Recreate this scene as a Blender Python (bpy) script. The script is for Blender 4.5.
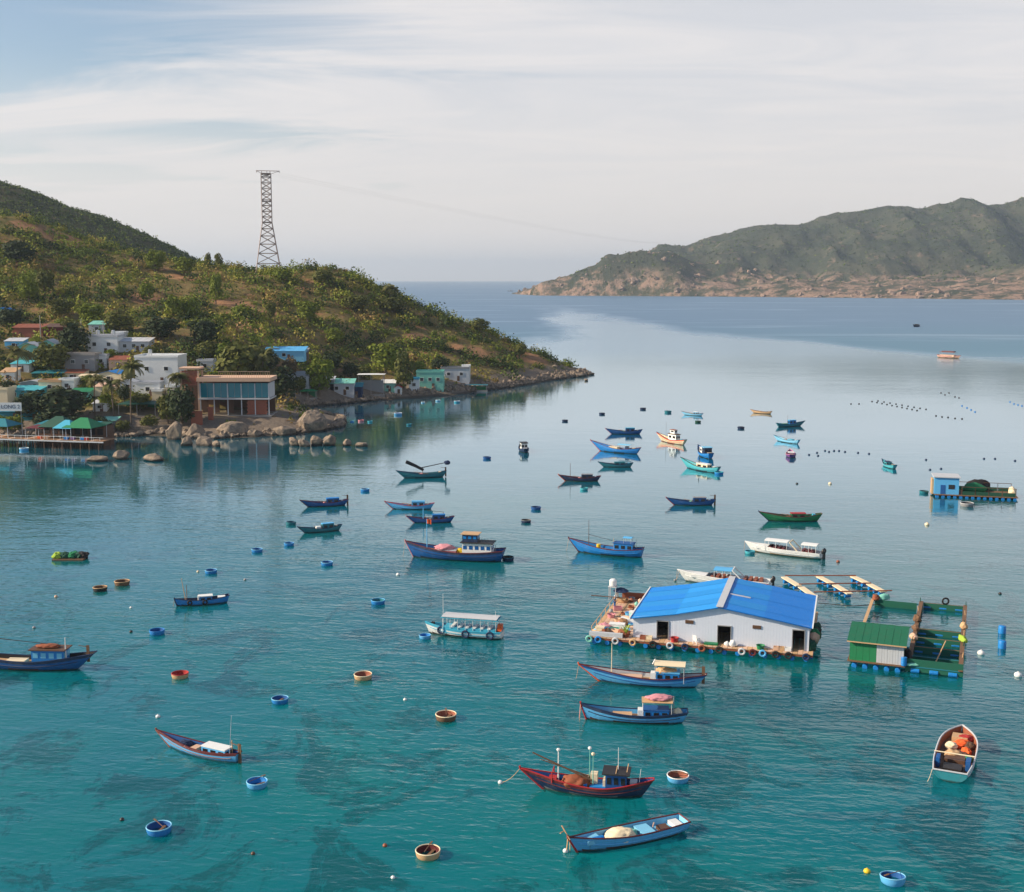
import bpy, math, random
import numpy as np
from mathutils import Vector, Matrix, Euler, noise as mnoise

for o in list(bpy.data.objects):
    bpy.data.objects.remove(o, do_unlink=True)
scene = bpy.context.scene
COL = scene.collection
R = math.radians

# ------------------------------------------------------------------ camera
CAM_H = 45.0
FPX = 1200.0
CX, CY = 512.0, 446.0
HORIZON = 279.0
PITCH = math.atan((CY - HORIZON) / FPX)
cam_data = bpy.data.cameras.new('camera')
cam_data.sensor_width = 36.0
cam_data.lens = 36.0 * FPX / 1024.0
cam_data.clip_start = 0.5
cam_data.clip_end = 60000.0
cam = bpy.data.objects.new('camera', cam_data)
cam.location = (0, 0, CAM_H)
cam.rotation_euler = (math.pi / 2 - PITCH, 0, 0)
COL.objects.link(cam)
scene.camera = cam

# ------------------------------------------------------------------ world
SUN_EL = R(28.0)
SUN_AZ = R(-95.0)          # clockwise from +Y (the view axis): the sun stands to the left
world = bpy.data.worlds.new('World')
scene.world = world
world.use_nodes = True
wn, wl = world.node_tree.nodes, world.node_tree.links
wn.clear()
w_out = wn.new('ShaderNodeOutputWorld')
w_bg = wn.new('ShaderNodeBackground')
w_bg.inputs['Strength'].default_value = 0.10
sky = wn.new('ShaderNodeTexSky')
sky.sky_type = 'NISHITA'
sky.sun_disc = False
sky.sun_elevation = SUN_EL
sky.sun_rotation = SUN_AZ
sky.air_density = 1.0
sky.dust_density = 1.2
sky.ozone_density = 1.5
def wmath(op, a, b=None, c=None):
    n = wn.new('ShaderNodeMath'); n.operation = op
    for i, v in enumerate((a, b, c)):
        if v is None: continue
        if isinstance(v, (int, float)): n.inputs[i].default_value = v
        else: wl.new(v, n.inputs[i])
    return n.outputs[0]
w_tc = wn.new('ShaderNodeTexCoord')
w_sep = wn.new('ShaderNodeSeparateXYZ')
wl.new(w_tc.outputs['Generated'], w_sep.inputs[0])
zup = wmath('ADD', wmath('MAXIMUM', w_sep.outputs['Z'], 0.0), 0.10)
px_ = wmath('DIVIDE', w_sep.outputs['X'], zup)
py_ = wmath('DIVIDE', w_sep.outputs['Y'], zup)
w_comb = wn.new('ShaderNodeCombineXYZ')
wl.new(px_, w_comb.inputs[0]); wl.new(py_, w_comb.inputs[1])
def wnoise(rot, scl, scale, detail, rough, dist, loc=(0, 0, 0)):
    mp = wn.new('ShaderNodeMapping')
    mp.inputs['Rotation'].default_value = (0, 0, rot)
    mp.inputs['Scale'].default_value = scl
    mp.inputs['Location'].default_value = loc
    wl.new(w_comb.outputs[0], mp.inputs['Vector'])
    t = wn.new('ShaderNodeTexNoise')
    t.inputs['Scale'].default_value = scale
    t.inputs['Detail'].default_value = detail
    t.inputs['Roughness'].default_value = rough
    t.inputs['Distortion'].default_value = dist
    wl.new(mp.outputs[0], t.inputs['Vector'])
    return t.outputs['Fac']
# thin cirrus sheet with wispy streaks, thinning overhead and towards the upper left
n_big = wnoise(R(24), (0.5, 1.0, 1), 0.75, 2, 0.5, 0.4, (0.4, 1.3, 0))
n_str = wnoise(R(38), (0.5, 1.25, 1), 1.5, 5, 0.60, 1.2, (2.1, 0.6, 0))
cl = wmath('ADD', wmath('MULTIPLY', n_big, 0.9), wmath('MULTIPLY', n_str, 0.5))
cl = wmath('ADD', cl, wmath('MULTIPLY', w_sep.outputs['X'], 0.92))
cl = wmath('SUBTRACT', cl, wmath('MULTIPLY', wmath('MAXIMUM', w_sep.outputs['Z'], 0.0), 2.2))
w_mr = wn.new('ShaderNodeMapRange'); w_mr.interpolation_type = 'SMOOTHSTEP'
w_mr.inputs['From Min'].default_value = 0.02
w_mr.inputs['From Max'].default_value = 0.30
w_mr.inputs['To Min'].default_value = 0.02
w_mr.inputs['To Max'].default_value = 0.90
wl.new(cl, w_mr.inputs['Value'])
# the veil thickens towards the horizon as one looks through more of it
w_hz = wn.new('ShaderNodeMapRange'); w_hz.interpolation_type = 'SMOOTHSTEP'
w_hz.inputs['From Min'].default_value = 0.185
w_hz.inputs['From Max'].default_value = 0.03
w_hz.inputs['To Min'].default_value = 0.0
w_hz.inputs['To Max'].default_value = 0.94
wl.new(w_sep.outputs['Z'], w_hz.inputs['Value'])
cover = wmath('MAXIMUM', w_mr.outputs[0], w_hz.outputs[0])
w_cc = wn.new('ShaderNodeMix'); w_cc.data_type = 'RGBA'
w_cc.inputs['A'].default_value = (6.1, 5.85, 5.82, 1)      # high cirrus
w_cc.inputs['B'].default_value = (6.65, 6.12, 5.8, 1)     # warm low veil
wl.new(w_hz.outputs[0], w_cc.inputs['Factor'])
w_tx = wn.new('ShaderNodeMix'); w_tx.data_type = 'RGBA'      # thin and thick parts of the cirrus
w_tx.inputs['A'].default_value = (5.5, 5.5, 5.7, 1)
w_tx.inputs['B'].default_value = (6.5, 6.2, 6.1, 1)
w_t2 = wn.new('ShaderNodeMapRange'); w_t2.inputs['From Min'].default_value = 0.36; w_t2.inputs['From Max'].default_value = 0.62
wl.new(n_str, w_t2.inputs['Value']); wl.new(w_t2.outputs[0], w_tx.inputs['Factor'])
wl.new(w_tx.outputs['Result'], w_cc.inputs['A'])
w_mix = wn.new('ShaderNodeMix'); w_mix.data_type = 'RGBA'
wl.new(cover, w_mix.inputs['Factor'])
wl.new(sky.outputs['Color'], w_mix.inputs['A'])
wl.new(w_cc.outputs['Result'], w_mix.inputs['B'])
wl.new(w_mix.outputs['Result'], w_bg.inputs['Color'])
wl.new(w_bg.outputs[0], w_out.inputs['Surface'])

# ------------------------------------------------------------------ sun
sun_data = bpy.data.lights.new('sun', 'SUN')
sun_data.energy = 5.0
sun_data.angle = R(0.6)
sun_data.color = (1.0, 0.83, 0.62)
sun = bpy.data.objects.new('sun', sun_data)
sdir = Vector((math.sin(SUN_AZ) * math.cos(SUN_EL), math.cos(SUN_AZ) * math.cos(SUN_EL), math.sin(SUN_EL)))
sun.rotation_euler = sdir.to_track_quat('Z', 'Y').to_euler()
COL.objects.link(sun)

scene.view_settings.view_transform = 'Standard'
scene.view_settings.look = 'None'
scene.view_settings.gamma = 1.0
scene.view_settings.exposure = 0.45
scene.cycles.max_bounces = 5
scene.cycles.diffuse_bounces = 2
scene.cycles.glossy_bounces = 2
scene.cycles.transparent_max_bounces = 8
scene.cycles.transmission_bounces = 2
scene.cycles.volume_bounces = 0
scene.cycles.caustics_reflective = False
scene.cycles.caustics_refractive = False

# ------------------------------------------------------------------ pixel -> place
SP, CP = math.sin(PITCH), math.cos(PITCH)
def ray(u, v):
    a, b = (u - CX) / FPX, -(v - CY) / FPX
    return Vector((a, CP + b * SP, -SP + b * CP))
def G(u, v, z=0.0):
    """point on the level plane z that shows at pixel u, v"""
    r = ray(u, v)
    t = (z - CAM_H) / r.z
    return Vector((r.x * t, r.y * t, z))
def AT(u, v, d):
    """point at forward distance d that shows at pixel u, v"""
    r = ray(u, v)
    t = d / r.y
    return Vector((r.x * t, d, CAM_H + r.z * t))
def PX(u, v, z=0.0):
    """metres per pixel at that place"""
    p = G(u, v, z)
    return (p - Vector((0, 0, CAM_H))).dot(Vector((0, CP, -SP))) / FPX

# ------------------------------------------------------------------ materials
MATS = {}
def lin(c):
    return tuple(((v / 255.0) / 12.92 if v / 255.0 <= 0.04045 else ((v / 255.0 + 0.055) / 1.055) ** 2.4) for v in c)
def new_mat(name):
    m = bpy.data.materials.new(name); m.use_nodes = True
    nt = m.node_tree
    return m, nt.nodes, nt.links, nt.nodes['Principled BSDF']
def tex(n, l, coord, scale, detail=4, rough=0.55, mapping=None, dist=0.0):
    t = n.new('ShaderNodeTexNoise')
    t.inputs['Scale'].default_value = scale
    t.inputs['Detail'].default_value = detail
    t.inputs['Roughness'].default_value = rough
    t.inputs['Distortion'].default_value = dist
    if mapping:
        mp = n.new('ShaderNodeMapping')
        mp.inputs['Scale'].default_value = mapping
        l.new(coord, mp.inputs['Vector']); l.new(mp.outputs[0], t.inputs['Vector'])
    else:
        l.new(coord, t.inputs['Vector'])
    return t.outputs['Fac']
def mrange(n, l, val, a, b, c=0.0, d=1.0, smooth=True):
    m = n.new('ShaderNodeMapRange')
    if smooth: m.interpolation_type = 'SMOOTHSTEP'
    for k, v in zip(('From Min', 'From Max', 'To Min', 'To Max'), (a, b, c, d)):
        m.inputs[k].default_value = v
    l.new(val, m.inputs['Value'])
    return m.outputs[0]
def mix(n, l, fac, a, b, mode='MIX'):
    m = n.new('ShaderNodeMix'); m.data_type = 'RGBA'; m.blend_type = mode
    for k, v in (('Factor', fac), ('A', a), ('B', b)):
        if isinstance(v, (int, float)): m.inputs[k].default_value = v
        elif isinstance(v, tuple): m.inputs[k].default_value = (v[0], v[1], v[2], 1)
        else: l.new(v, m.inputs[k])
    return m.outputs['Result']
def math2(n, l, op, a, b):
    m = n.new('ShaderNodeMath'); m.operation = op
    for i, v in enumerate((a, b)):
        if isinstance(v, (int, float)): m.inputs[i].default_value = v
        else: l.new(v, m.inputs[i])
    return m.outputs[0]
def paint(col, rough=0.5, wear=0.35, dirt=(0.10, 0.075, 0.055), scale=1.3, metal=0.0):
    """weathered paint, wood, cloth or plastic in a linear base colour"""
    key = ('paint', tuple(round(c, 4) for c in col), rough, wear, dirt, scale, metal)
    if key in MATS: return MATS[key]
    m, n, l, b = new_mat('paint')
    tc = n.new('ShaderNodeTexCoord').outputs['Object']
    big = tex(n, l, tc, scale, 6, 0.65)
    fine = tex(n, l, tc, scale * 6.0, 5, 0.7, (1, 1, 0.35))
    f1 = mrange(n, l, big, 0.48, 0.80, 0.0, wear)
    f2 = mrange(n, l, fine, 0.58, 0.78, 0.0, wear * 1.2)
    c1 = mix(n, l, f1, tuple(col), tuple(0.55 * c + 0.45 * d for c, d in zip(col, dirt)))
    c2 = mix(n, l, f2, c1, tuple(0.45 * c + 0.55 * d for c, d in zip(col, dirt)))
    l.new(c2, b.inputs['Base Color'])
    rr = mrange(n, l, big, 0.3, 0.8, rough * 0.85, min(1.0, rough * 1.3), False)
    l.new(rr, b.inputs['Roughness'])
    b.inputs['Metallic'].default_value = metal
    bp = n.new('ShaderNodeBump'); bp.inputs['Strength'].default_value = 0.25
    bp.inputs['Distance'].default_value = 0.03
    l.new(fine, bp.inputs['Height']); l.new(bp.outputs[0], b.inputs['Normal'])
    MATS[key] = m
    return m
C = dict(
    blue=lin((20, 124, 200)), deepblue=lin((16, 84, 150)), navy=lin((20, 44, 80)), lightblue=lin((88, 172, 225)),
    sky=lin((120, 190, 225)), cyan=lin((60, 165, 195)), teal=lin((20, 115, 130)), turq=lin((70, 172, 186)),
    white=lin((225, 228, 228)), cream=lin((226, 210, 178)), red=lin((165, 40, 42)), maroon=lin((92, 28, 32)),
    orange=lin((225, 95, 40)), wood=lin((150, 112, 80)), dark=lin((38, 36, 38)), brown=lin((92, 66, 50)),
    green=lin((20, 120, 75)), dgreen=lin((16, 74, 58)), grey=lin((140, 142, 145)), lgrey=lin((188, 192, 198)),
    pink=lin((205, 140, 150)), purple=lin((110, 60, 130)), tan=lin((196, 160, 120)), yellow=lin((225, 190, 40)),
    black=lin((24, 24, 28)), rust=lin((140, 78, 52)), brick=lin((150, 88, 68)), salmon=lin((208, 172, 146)),
    mint=lin((120, 190, 175)), lime=lin((150, 180, 60)), dwood=lin((112, 84, 62)), concrete=lin((150, 146, 142)))
def hull_paint(name):
    """boat paint with plank seams, run-down stains and a weedy band at the waterline"""
    key = ('hull', name)
    if key in MATS: return MATS[key]
    col = C[name]
    m, n, l, b = new_mat('hull_paint')
    tc = n.new('ShaderNodeTexCoord').outputs['Object']
    sep = n.new('ShaderNodeSeparateXYZ'); l.new(tc, sep.inputs[0])
    big = tex(n, l, tc, 0.9, 6, 0.65)
    run = tex(n, l, tc, 3.2, 5, 0.7, (1, 1, 0.12))
    chip = tex(n, l, tc, 7.0, 4, 0.7, (0.4, 1, 1))
    seam = math2(n, l, 'FRACT', math2(n, l, 'MULTIPLY', sep.outputs['Z'], 5.2), 0.0)
    line = mrange(n, l, seam, 0.0, 0.10, 1.0, 0.0)
    c = mix(n, l, mrange(n, l, big, 0.45, 0.75, 0, 0.35), tuple(col), tuple(0.6 * q + 0.12 for q in col))
    c = mix(n, l, mrange(n, l, run, 0.55, 0.75, 0, 0.55), c, tuple(0.35 * q + 0.03 for q in col))
    c = mix(n, l, mrange(n, l, chip, 0.66, 0.72, 0, 0.7), c, (0.22, 0.16, 0.11))
    c = mix(n, l, math2(n, l, 'MULTIPLY', line, 0.55), c, tuple(0.3 * q for q in col))
    wl_ = mrange(n, l, math2(n, l, 'ADD', sep.outputs['Z'], math2(n, l, 'MULTIPLY', run, -0.22)), 0.14, -0.06, 0, 0.85)
    c = mix(n, l, wl_, c, (0.03, 0.04, 0.025))
    l.new(c, b.inputs['Base Color'])
    l.new(mrange(n, l, big, 0.3, 0.8, 0.35, 0.7), b.inputs['Roughness'])
    bp = n.new('ShaderNodeBump'); bp.inputs['Strength'].default_value = 0.6; bp.inputs['Distance'].default_value = 0.03
    l.new(math2(n, l, 'SUBTRACT', math2(n, l, 'MULTIPLY', chip, 0.3), line), bp.inputs['Height']); l.new(bp.outputs[0], b.inputs['Normal'])
    MATS[key] = m
    return m
def K(name, rough=0.5, wear=0.35, **k):
    return paint(C[name], rough, wear, **k)

# ------------------------------------------------------------------ mesh helpers
def link(o, parent=None):
    COL.objects.link(o)
    if parent is not None: o.parent = parent
    return o
def tag(o, label=None, cat=None, group=None, kind=None):
    if label: o['label'] = label
    if cat: o['category'] = cat
    if group: o['group'] = group
    if kind: o['kind'] = kind
    return o
def empty(name, loc=(0, 0, 0), rz=0.0):
    o = bpy.data.objects.new(name, None)
    o.location = loc; o.rotation_euler = (0, 0, rz); o.empty_display_size = 0.5
    return link(o)
class MB:
    def __init__(self): self.v = []; self.f = []; self.m = []; self.slot = 0
    def add(self, vs, fs):
        k = len(self.v); self.v += [tuple(p) for p in vs]
        for f in fs: self.f.append(tuple(i + k for i in f)); self.m.append(self.slot)
        return self
    def box(self, c, s, rz=0.0, rx=0.0, ry=0.0):
        M = Euler((rx, ry, rz)).to_matrix()
        hx, hy, hz = s[0] / 2, s[1] / 2, s[2] / 2
        vs = [Vector(c) + M @ Vector((x, y, z)) for x in (-hx, hx) for y in (-hy, hy) for z in (-hz, hz)]
        return self.add(vs, [(0, 1, 3, 2), (4, 6, 7, 5), (0, 4, 5, 1), (2, 3, 7, 6), (0, 2, 6, 4), (1, 5, 7, 3)])
    def tube(self, pts, r, n=6, r1=None, cap=True):
        pts = [Vector(p) for p in pts]; N = len(pts); vs = []
        for i, p in enumerate(pts):
            d = (pts[min(i + 1, N - 1)] - pts[max(i - 1, 0)]).normalized()
            a = d.cross(Vector((0, 0, 1)))
            if a.length < 1e-3: a = Vector((1, 0, 0))
            a.normalize(); b = d.cross(a)
            rr = r if r1 is None else r + (r1 - r) * i / max(1, N - 1)
            vs += [p + (a * math.cos(2 * math.pi * k / n) + b * math.sin(2 * math.pi * k / n)) * rr for k in range(n)]
        fs = [(i * n + k, i * n + (k + 1) % n, (i + 1) * n + (k + 1) % n, (i + 1) * n + k) for i in range(N - 1) for k in range(n)]
        if cap: fs += [tuple(range(n))[::-1], tuple((N - 1) * n + k for k in range(n))]
        return self.add(vs, fs)
    def lathe(self, prof, n=20, c=(0, 0, 0), axis='z', close=False):
        vs = []
        for r, z in prof:
            for k in range(n):
                a = 2 * math.pi * k / n
                p = (r * math.cos(a), r * math.sin(a), z)
                if axis == 'y': p = (p[0], p[2], p[1])
                if axis == 'x': p = (p[2], p[0], p[1])
                vs.append((p[0] + c[0], p[1] + c[1], p[2] + c[2]))
        N = len(prof)
        fs = [(i * n + k, i * n + (k + 1) % n, (i + 1) * n + (k + 1) % n, (i + 1) * n + k) for i in range(N - 1) for k in range(n)]
        if close: fs += [((N - 1) * n + k, (N - 1) * n + (k + 1) % n, (k + 1) % n, k) for k in range(n)]
        return self.add(vs, fs)
    def prism(self, poly, z0, z1, axis='z'):
        """extrude a polygon of (a, b) between z0 and z1 along an axis"""
        n = len(poly)
        def pt(a, b, z): return {'z': (a, b, z), 'y': (a, z, b), 'x': (z, a, b)}[axis]
        vs = [pt(a, b, z0) for a, b in poly] + [pt(a, b, z1) for a, b in poly]
        fs = [tuple(range(n))[::-1], tuple(range(n, 2 * n))] + [(k, (k + 1) % n, n + (k + 1) % n, n + k) for k in range(n)]
        return self.add(vs, fs)
    def torus(self, c, R_, r, axis='y', n=14, m=6):
        prof = [(R_ + r * math.cos(2 * math.pi * k / m), r * math.sin(2 * math.pi * k / m)) for k in range(m)]
        return self.lathe(prof, n, c, axis, True)
    def blob(self, c, s, seed=0, amp=0.2, sub=2, freq=1.2, flat=None):
        vs, fs = icosphere(sub)
        out = []
        for p in vs:
            q = Vector(p)
            k = 1 + amp * mnoise.fractal(q * freq + Vector((seed * 7.3, seed * 3.1, seed)), 0.9, 2.1, 4)
            x, y, z = q.x * s[0] * k, q.y * s[1] * k, q.z * s[2] * k
            if flat is not None and z < flat: z = flat + (z - flat) * 0.15
            out.append((x + c[0], y + c[1], z + c[2]))
        return self.add(out, fs)
    def build(self, name, mats, parent=None, smooth=False, loc=None):
        me = bpy.data.meshes.new(name)
        me.from_pydata(self.v, [], self.f)
        if not isinstance(mats, (list, tuple)): mats = [mats]
        for m in mats: me.materials.append(m)
        if any(self.m): me.polygons.foreach_set('material_index', self.m)
        if smooth: me.polygons.foreach_set('use_smooth', [True] * len(self.f))
        me.update()
        o = bpy.data.objects.new(name, me)
        if loc is not None: o.location = loc
        return link(o, parent)
_ico = {}
def icosphere(sub):
    if sub in _ico: return _ico[sub]
    t = (1 + 5 ** 0.5) / 2
    vs = [Vector(p).normalized() for p in ((-1, t, 0), (1, t, 0), (-1, -t, 0), (1, -t, 0), (0, -1, t), (0, 1, t), (0, -1, -t), (0, 1, -t), (t, 0, -1), (t, 0, 1), (-t, 0, -1), (-t, 0, 1))]
    fs = [(0, 11, 5), (0, 5, 1), (0, 1, 7), (0, 7, 10), (0, 10, 11), (1, 5, 9), (5, 11, 4), (11, 10, 2), (10, 7, 6), (7, 1, 8), (3, 9, 4), (3, 4, 2), (3, 2, 6), (3, 6, 8), (3, 8, 9), (4, 9, 5), (2, 4, 11), (6, 2, 10), (8, 6, 7), (9, 8, 1)]
    for _ in range(sub):
        cache = {}; nf = []
        def mid(a, b):
            k = (min(a, b), max(a, b))
            if k not in cache: vs.append(((vs[a] + vs[b]) / 2).normalized()); cache[k] = len(vs) - 1
            return cache[k]
        for a, b, c in fs:
            ab, bc, ca = mid(a, b), mid(b, c), mid(c, a)
            nf += [(a, ab, ca), (b, bc, ab), (c, ca, bc), (ab, bc, ca)]
        fs = nf
    _ico[sub] = ([tuple(v) for v in vs], fs)
    return _ico[sub]
def mesh_np(name, V, F, mats, parent=None, smooth=True, attr=None, mat_index=None):
    """big mesh from arrays: V (n,3), F (m,4) or (m,3), attr = {name: per-vertex floats}"""
    me = bpy.data.meshes.new(name)
    V = np.asarray(V, np.float32); F = np.asarray(F, np.int32); k = F.shape[1]
    me.vertices.add(len(V)); me.vertices.foreach_set('co', V.ravel())
    me.loops.add(F.size); me.loops.foreach_set('vertex_index', F.ravel())
    me.polygons.add(len(F))
    me.polygons.foreach_set('loop_start', np.arange(0, F.size, k, dtype=np.int32))
    me.polygons.foreach_set('loop_total', np.full(len(F), k, np.int32))
    me.polygons.foreach_set('use_smooth', np.full(len(F), smooth, bool))
    for m in (mats if isinstance(mats, (list, tuple)) else [mats]): me.materials.append(m)
    me.update(calc_edges=True)
    if attr:
        for nm, val in attr.items():
            a = me.attributes.new(nm, 'FLOAT', 'POINT')
            a.data.foreach_set('value', np.asarray(val, np.float32))
    o = bpy.data.objects.new(name, me)
    return link(o, parent)
def fbm(x, y, scale, octaves=5, seed=0.0):
    """value noise in numpy"""
    out = np.zeros_like(x, dtype=np.float64); amp = 1.0; tot = 0.0
    for o in range(octaves):
        s = scale * 2 ** o
        X, Y = x * s + seed * 13.7 + o * 5.3, y * s - seed * 7.9 + o * 9.1
        xi, yi = np.floor(X), np.floor(Y); fx, fy = X - xi, Y - yi
        fx, fy = fx * fx * (3 - 2 * fx), fy * fy * (3 - 2 * fy)
        def h(a, b):
            q = np.sin(a * 127.1 + b * 311.7 + seed) * 43758.5453
            return q - np.floor(q)
        v = (h(xi, yi) * (1 - fx) + h(xi + 1, yi) * fx) * (1 - fy) + (h(xi, yi + 1) * (1 - fx) + h(xi + 1, yi + 1) * fx) * fy
        out += amp * (v - 0.5); tot += amp * 0.5; amp *= 0.5
    return out / tot
def grid_faces(nx, ny):
    i, j = np.meshgrid(np.arange(nx - 1), np.arange(ny - 1))
    a = (j * nx + i).ravel()
    return np.stack([a, a + 1, a + 1 + nx, a + nx], 1)
# ================================================================== the sea
def make_water():
    m, n, l, b = new_mat('sea_water')
    geo = n.new('ShaderNodeNewGeometry').outputs['Position']
    sep = n.new('ShaderNodeSeparateXYZ'); l.new(geo, sep.inputs[0])
    X, Y = sep.outputs['X'], sep.outputs['Y']
    M = lambda op, a, c: math2(n, l, op, a, c)
    # light scattered back by the water itself, bluer over deep water
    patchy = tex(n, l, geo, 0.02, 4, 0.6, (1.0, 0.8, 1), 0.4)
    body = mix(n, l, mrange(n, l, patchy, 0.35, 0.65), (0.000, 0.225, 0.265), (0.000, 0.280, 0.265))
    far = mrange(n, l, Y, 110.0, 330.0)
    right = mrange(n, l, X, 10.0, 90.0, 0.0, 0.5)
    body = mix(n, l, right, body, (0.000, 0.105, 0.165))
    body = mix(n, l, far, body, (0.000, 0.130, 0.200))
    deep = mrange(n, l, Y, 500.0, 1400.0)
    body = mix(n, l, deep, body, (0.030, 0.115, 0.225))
    clear = mrange(n, l, Y, 330.0, 140.0, 0.0, 0.70)
    # wind slick between two ruffled areas
    wob = M('MULTIPLY', M('SUBTRACT', tex(n, l, geo, 0.006, 5, 0.6, (1.0, 0.35, 1)), 0.5), 210.0)
    Xw = M('ADD', X, wob)
    xb = M('SUBTRACT', M('DIVIDE', 205000.0, M('MAXIMUM', Y, 60.0)), 34.0)
    xl = M('SUBTRACT', 70.0, M('DIVIDE', 4.0e7, M('MULTIPLY', M('MAXIMUM', Y, 60.0), M('MAXIMUM', Y, 60.0))))
    inb = mrange(n, l, M('SUBTRACT', xb, Xw), -32.0, 38.0)
    inl = mrange(n, l, M('SUBTRACT', Xw, xl), -25.0, 25.0)
    fadefar = mrange(n, l, Y, 2600.0, 1500.0)
    calm = M('MULTIPLY', M('MULTIPLY', inb, inl), fadefar)
    streak = mrange(n, l, tex(n, l, geo, 0.012, 6, 0.65, (0.22, 1.0, 1), 0.8), 0.52, 0.70, 0.0, 0.55)
    calm = M('MAXIMUM', calm, M('MULTIPLY', streak, mrange(n, l, Y, 350.0, 600.0)))
    ruff = M('SUBTRACT', 1.0, calm)
    # ripples
    rot = n.new('ShaderNodeMapping'); rot.inputs['Rotation'].default_value = (0, 0, R(8)); l.new(geo, rot.inputs['Vector'])
    rp = rot.outputs[0]
    w1 = tex(n, l, rp, 0.42, 2, 0.5, (0.34, 1.0, 1), 0.5)
    w2 = tex(n, l, rp, 1.35, 2, 0.55, (0.50, 1.0, 1), 0.4)
    w3 = tex(n, l, rp, 0.10, 1, 0.5, (0.45, 1.0, 1), 0.3)
    patch = mrange(n, l, tex(n, l, geo, 0.018, 4, 0.55, (0.6, 1.0, 1)), 0.3, 0.7, 0.55, 1.25)
    h = M('ADD', M('ADD', M('MULTIPLY', w1, 0.17), M('MULTIPLY', w2, 0.125)), M('MULTIPLY', w3, 0.22))
    h = M('MULTIPLY', h, patch)
    nearf = mrange(n, l, Y, 90.0, 300.0, 0.74, 0.12)
    farf = mrange(n, l, Y, 480.0, 800.0, 0.0, 1.0)
    amp = M('ADD', M('ADD', nearf, M('MULTIPLY', farf, 0.10)), M('MULTIPLY', M('MULTIPLY', farf, ruff), 0.40))
    bp = n.new('ShaderNodeBump'); bp.inputs['Distance'].default_value = 1.0
    l.new(amp, bp.inputs['Strength']); l.new(h, bp.inputs['Height'])
    l.new(bp.outputs[0], b.inputs['Normal'])
    rough = M('ADD', M('ADD', 0.04, M('MULTIPLY', farf, 0.18)), M('MULTIPLY', M('MULTIPLY', farf, ruff), 0.20))
    # body colour under a Fresnel mirror
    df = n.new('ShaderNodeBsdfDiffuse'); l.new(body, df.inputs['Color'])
    gl = n.new('ShaderNodeBsdfGlossy'); gl.inputs['Color'].default_value = (0.84, 0.94, 1.0, 1)
    l.new(rough, gl.inputs['Roughness']); l.new(bp.outputs[0], gl.inputs['Normal'])
    fr = n.new('ShaderNodeFresnel'); fr.inputs['IOR'].default_value = 1.333; l.new(bp.outputs[0], fr.inputs['Normal'])
    F = fr.outputs[0]
    fac = M('MINIMUM', M('ADD', F, M('MULTIPLY', M('MULTIPLY', F, F), M('MULTIPLY', M('SUBTRACT', 1.0, F), 3.2))), 0.86)
    fac = M('MULTIPLY', fac, M('SUBTRACT', 1.0, M('MULTIPLY', M('MULTIPLY', farf, ruff), 0.52)))
    mx = n.new('ShaderNodeMixShader'); l.new(fac, mx.inputs[0])
    tp = n.new('ShaderNodeBsdfTransparent'); tp.inputs['Color'].default_value = (0.10, 0.95, 0.97, 1)
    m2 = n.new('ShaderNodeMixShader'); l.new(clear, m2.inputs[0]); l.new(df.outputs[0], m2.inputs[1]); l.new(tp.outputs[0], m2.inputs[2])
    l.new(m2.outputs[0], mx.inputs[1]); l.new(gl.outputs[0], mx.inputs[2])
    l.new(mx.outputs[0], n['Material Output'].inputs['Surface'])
    n.remove(b)
    return m
mb = MB()
ring = [30, 60, 120, 240, 480, 960, 1900, 3800, 7600, 15000, 24000]
NS = 48
vs = [(0, 60, 0)] + [(r * math.cos(2 * math.pi * k / NS), 60 + r * math.sin(2 * math.pi * k / NS), 0) for r in ring for k in range(NS)]
fs = [(0, 1 + k, 1 + (k + 1) % NS) for k in range(NS)]
for i in range(len(ring) - 1):
    for k in range(NS):
        a, b_ = 1 + i * NS + k, 1 + i * NS + (k + 1) % NS
        fs.append((a, a + NS, b_ + NS, b_))
mb.add(vs, fs)
sea = mb.build('sea', make_water())
tag(sea, 'clear teal bay water paling to reflected sky', 'sea', kind='structure')

def make_bed():
    m, n, l, b = new_mat('sea_bed')
    geo = n.new('ShaderNodeNewGeometry').outputs['Position']
    bed = tex(n, l, geo, 0.03, 5, 0.6); weed = tex(n, l, geo, 0.085, 6, 0.68, (1.0, 0.75, 1), 0.9); fine = tex(n, l, geo, 0.5, 5, 0.7)
    c = mix(n, l, mrange(n, l, bed, 0.4, 0.65), (0.48, 0.60, 0.64), (0.62, 0.70, 0.58))
    f = math2(n, l, 'ADD', weed, math2(n, l, 'MULTIPLY', math2(n, l, 'SUBTRACT', fine, 0.5), 0.22))
    c = mix(n, l, mrange(n, l, f, 0.50, 0.60, 0.0, 0.92), c, (0.035, 0.055, 0.085))
    l.new(c, b.inputs['Base Color']); b.inputs['Roughness'].default_value = 1.0; b.inputs['Specular IOR Level'].default_value = 0.0
    return m
bx_n = np.arange(-520, 521, 20.0); by_n = np.arange(-60, 561, 20.0); BXX, BYY = np.meshgrid(bx_n, by_n)
BZ = -11.0 + 1.6 * fbm(BXX, BYY, 1 / 70.0, 3, 1.0)
tag(mesh_np('sea_bed', np.stack([BXX.ravel(), BYY.ravel(), BZ.ravel()], 1), grid_faces(len(bx_n), len(by_n)), make_bed()), 'sandy sea bed with dark weed under the clear water', 'sea bed', kind='structure')

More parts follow.
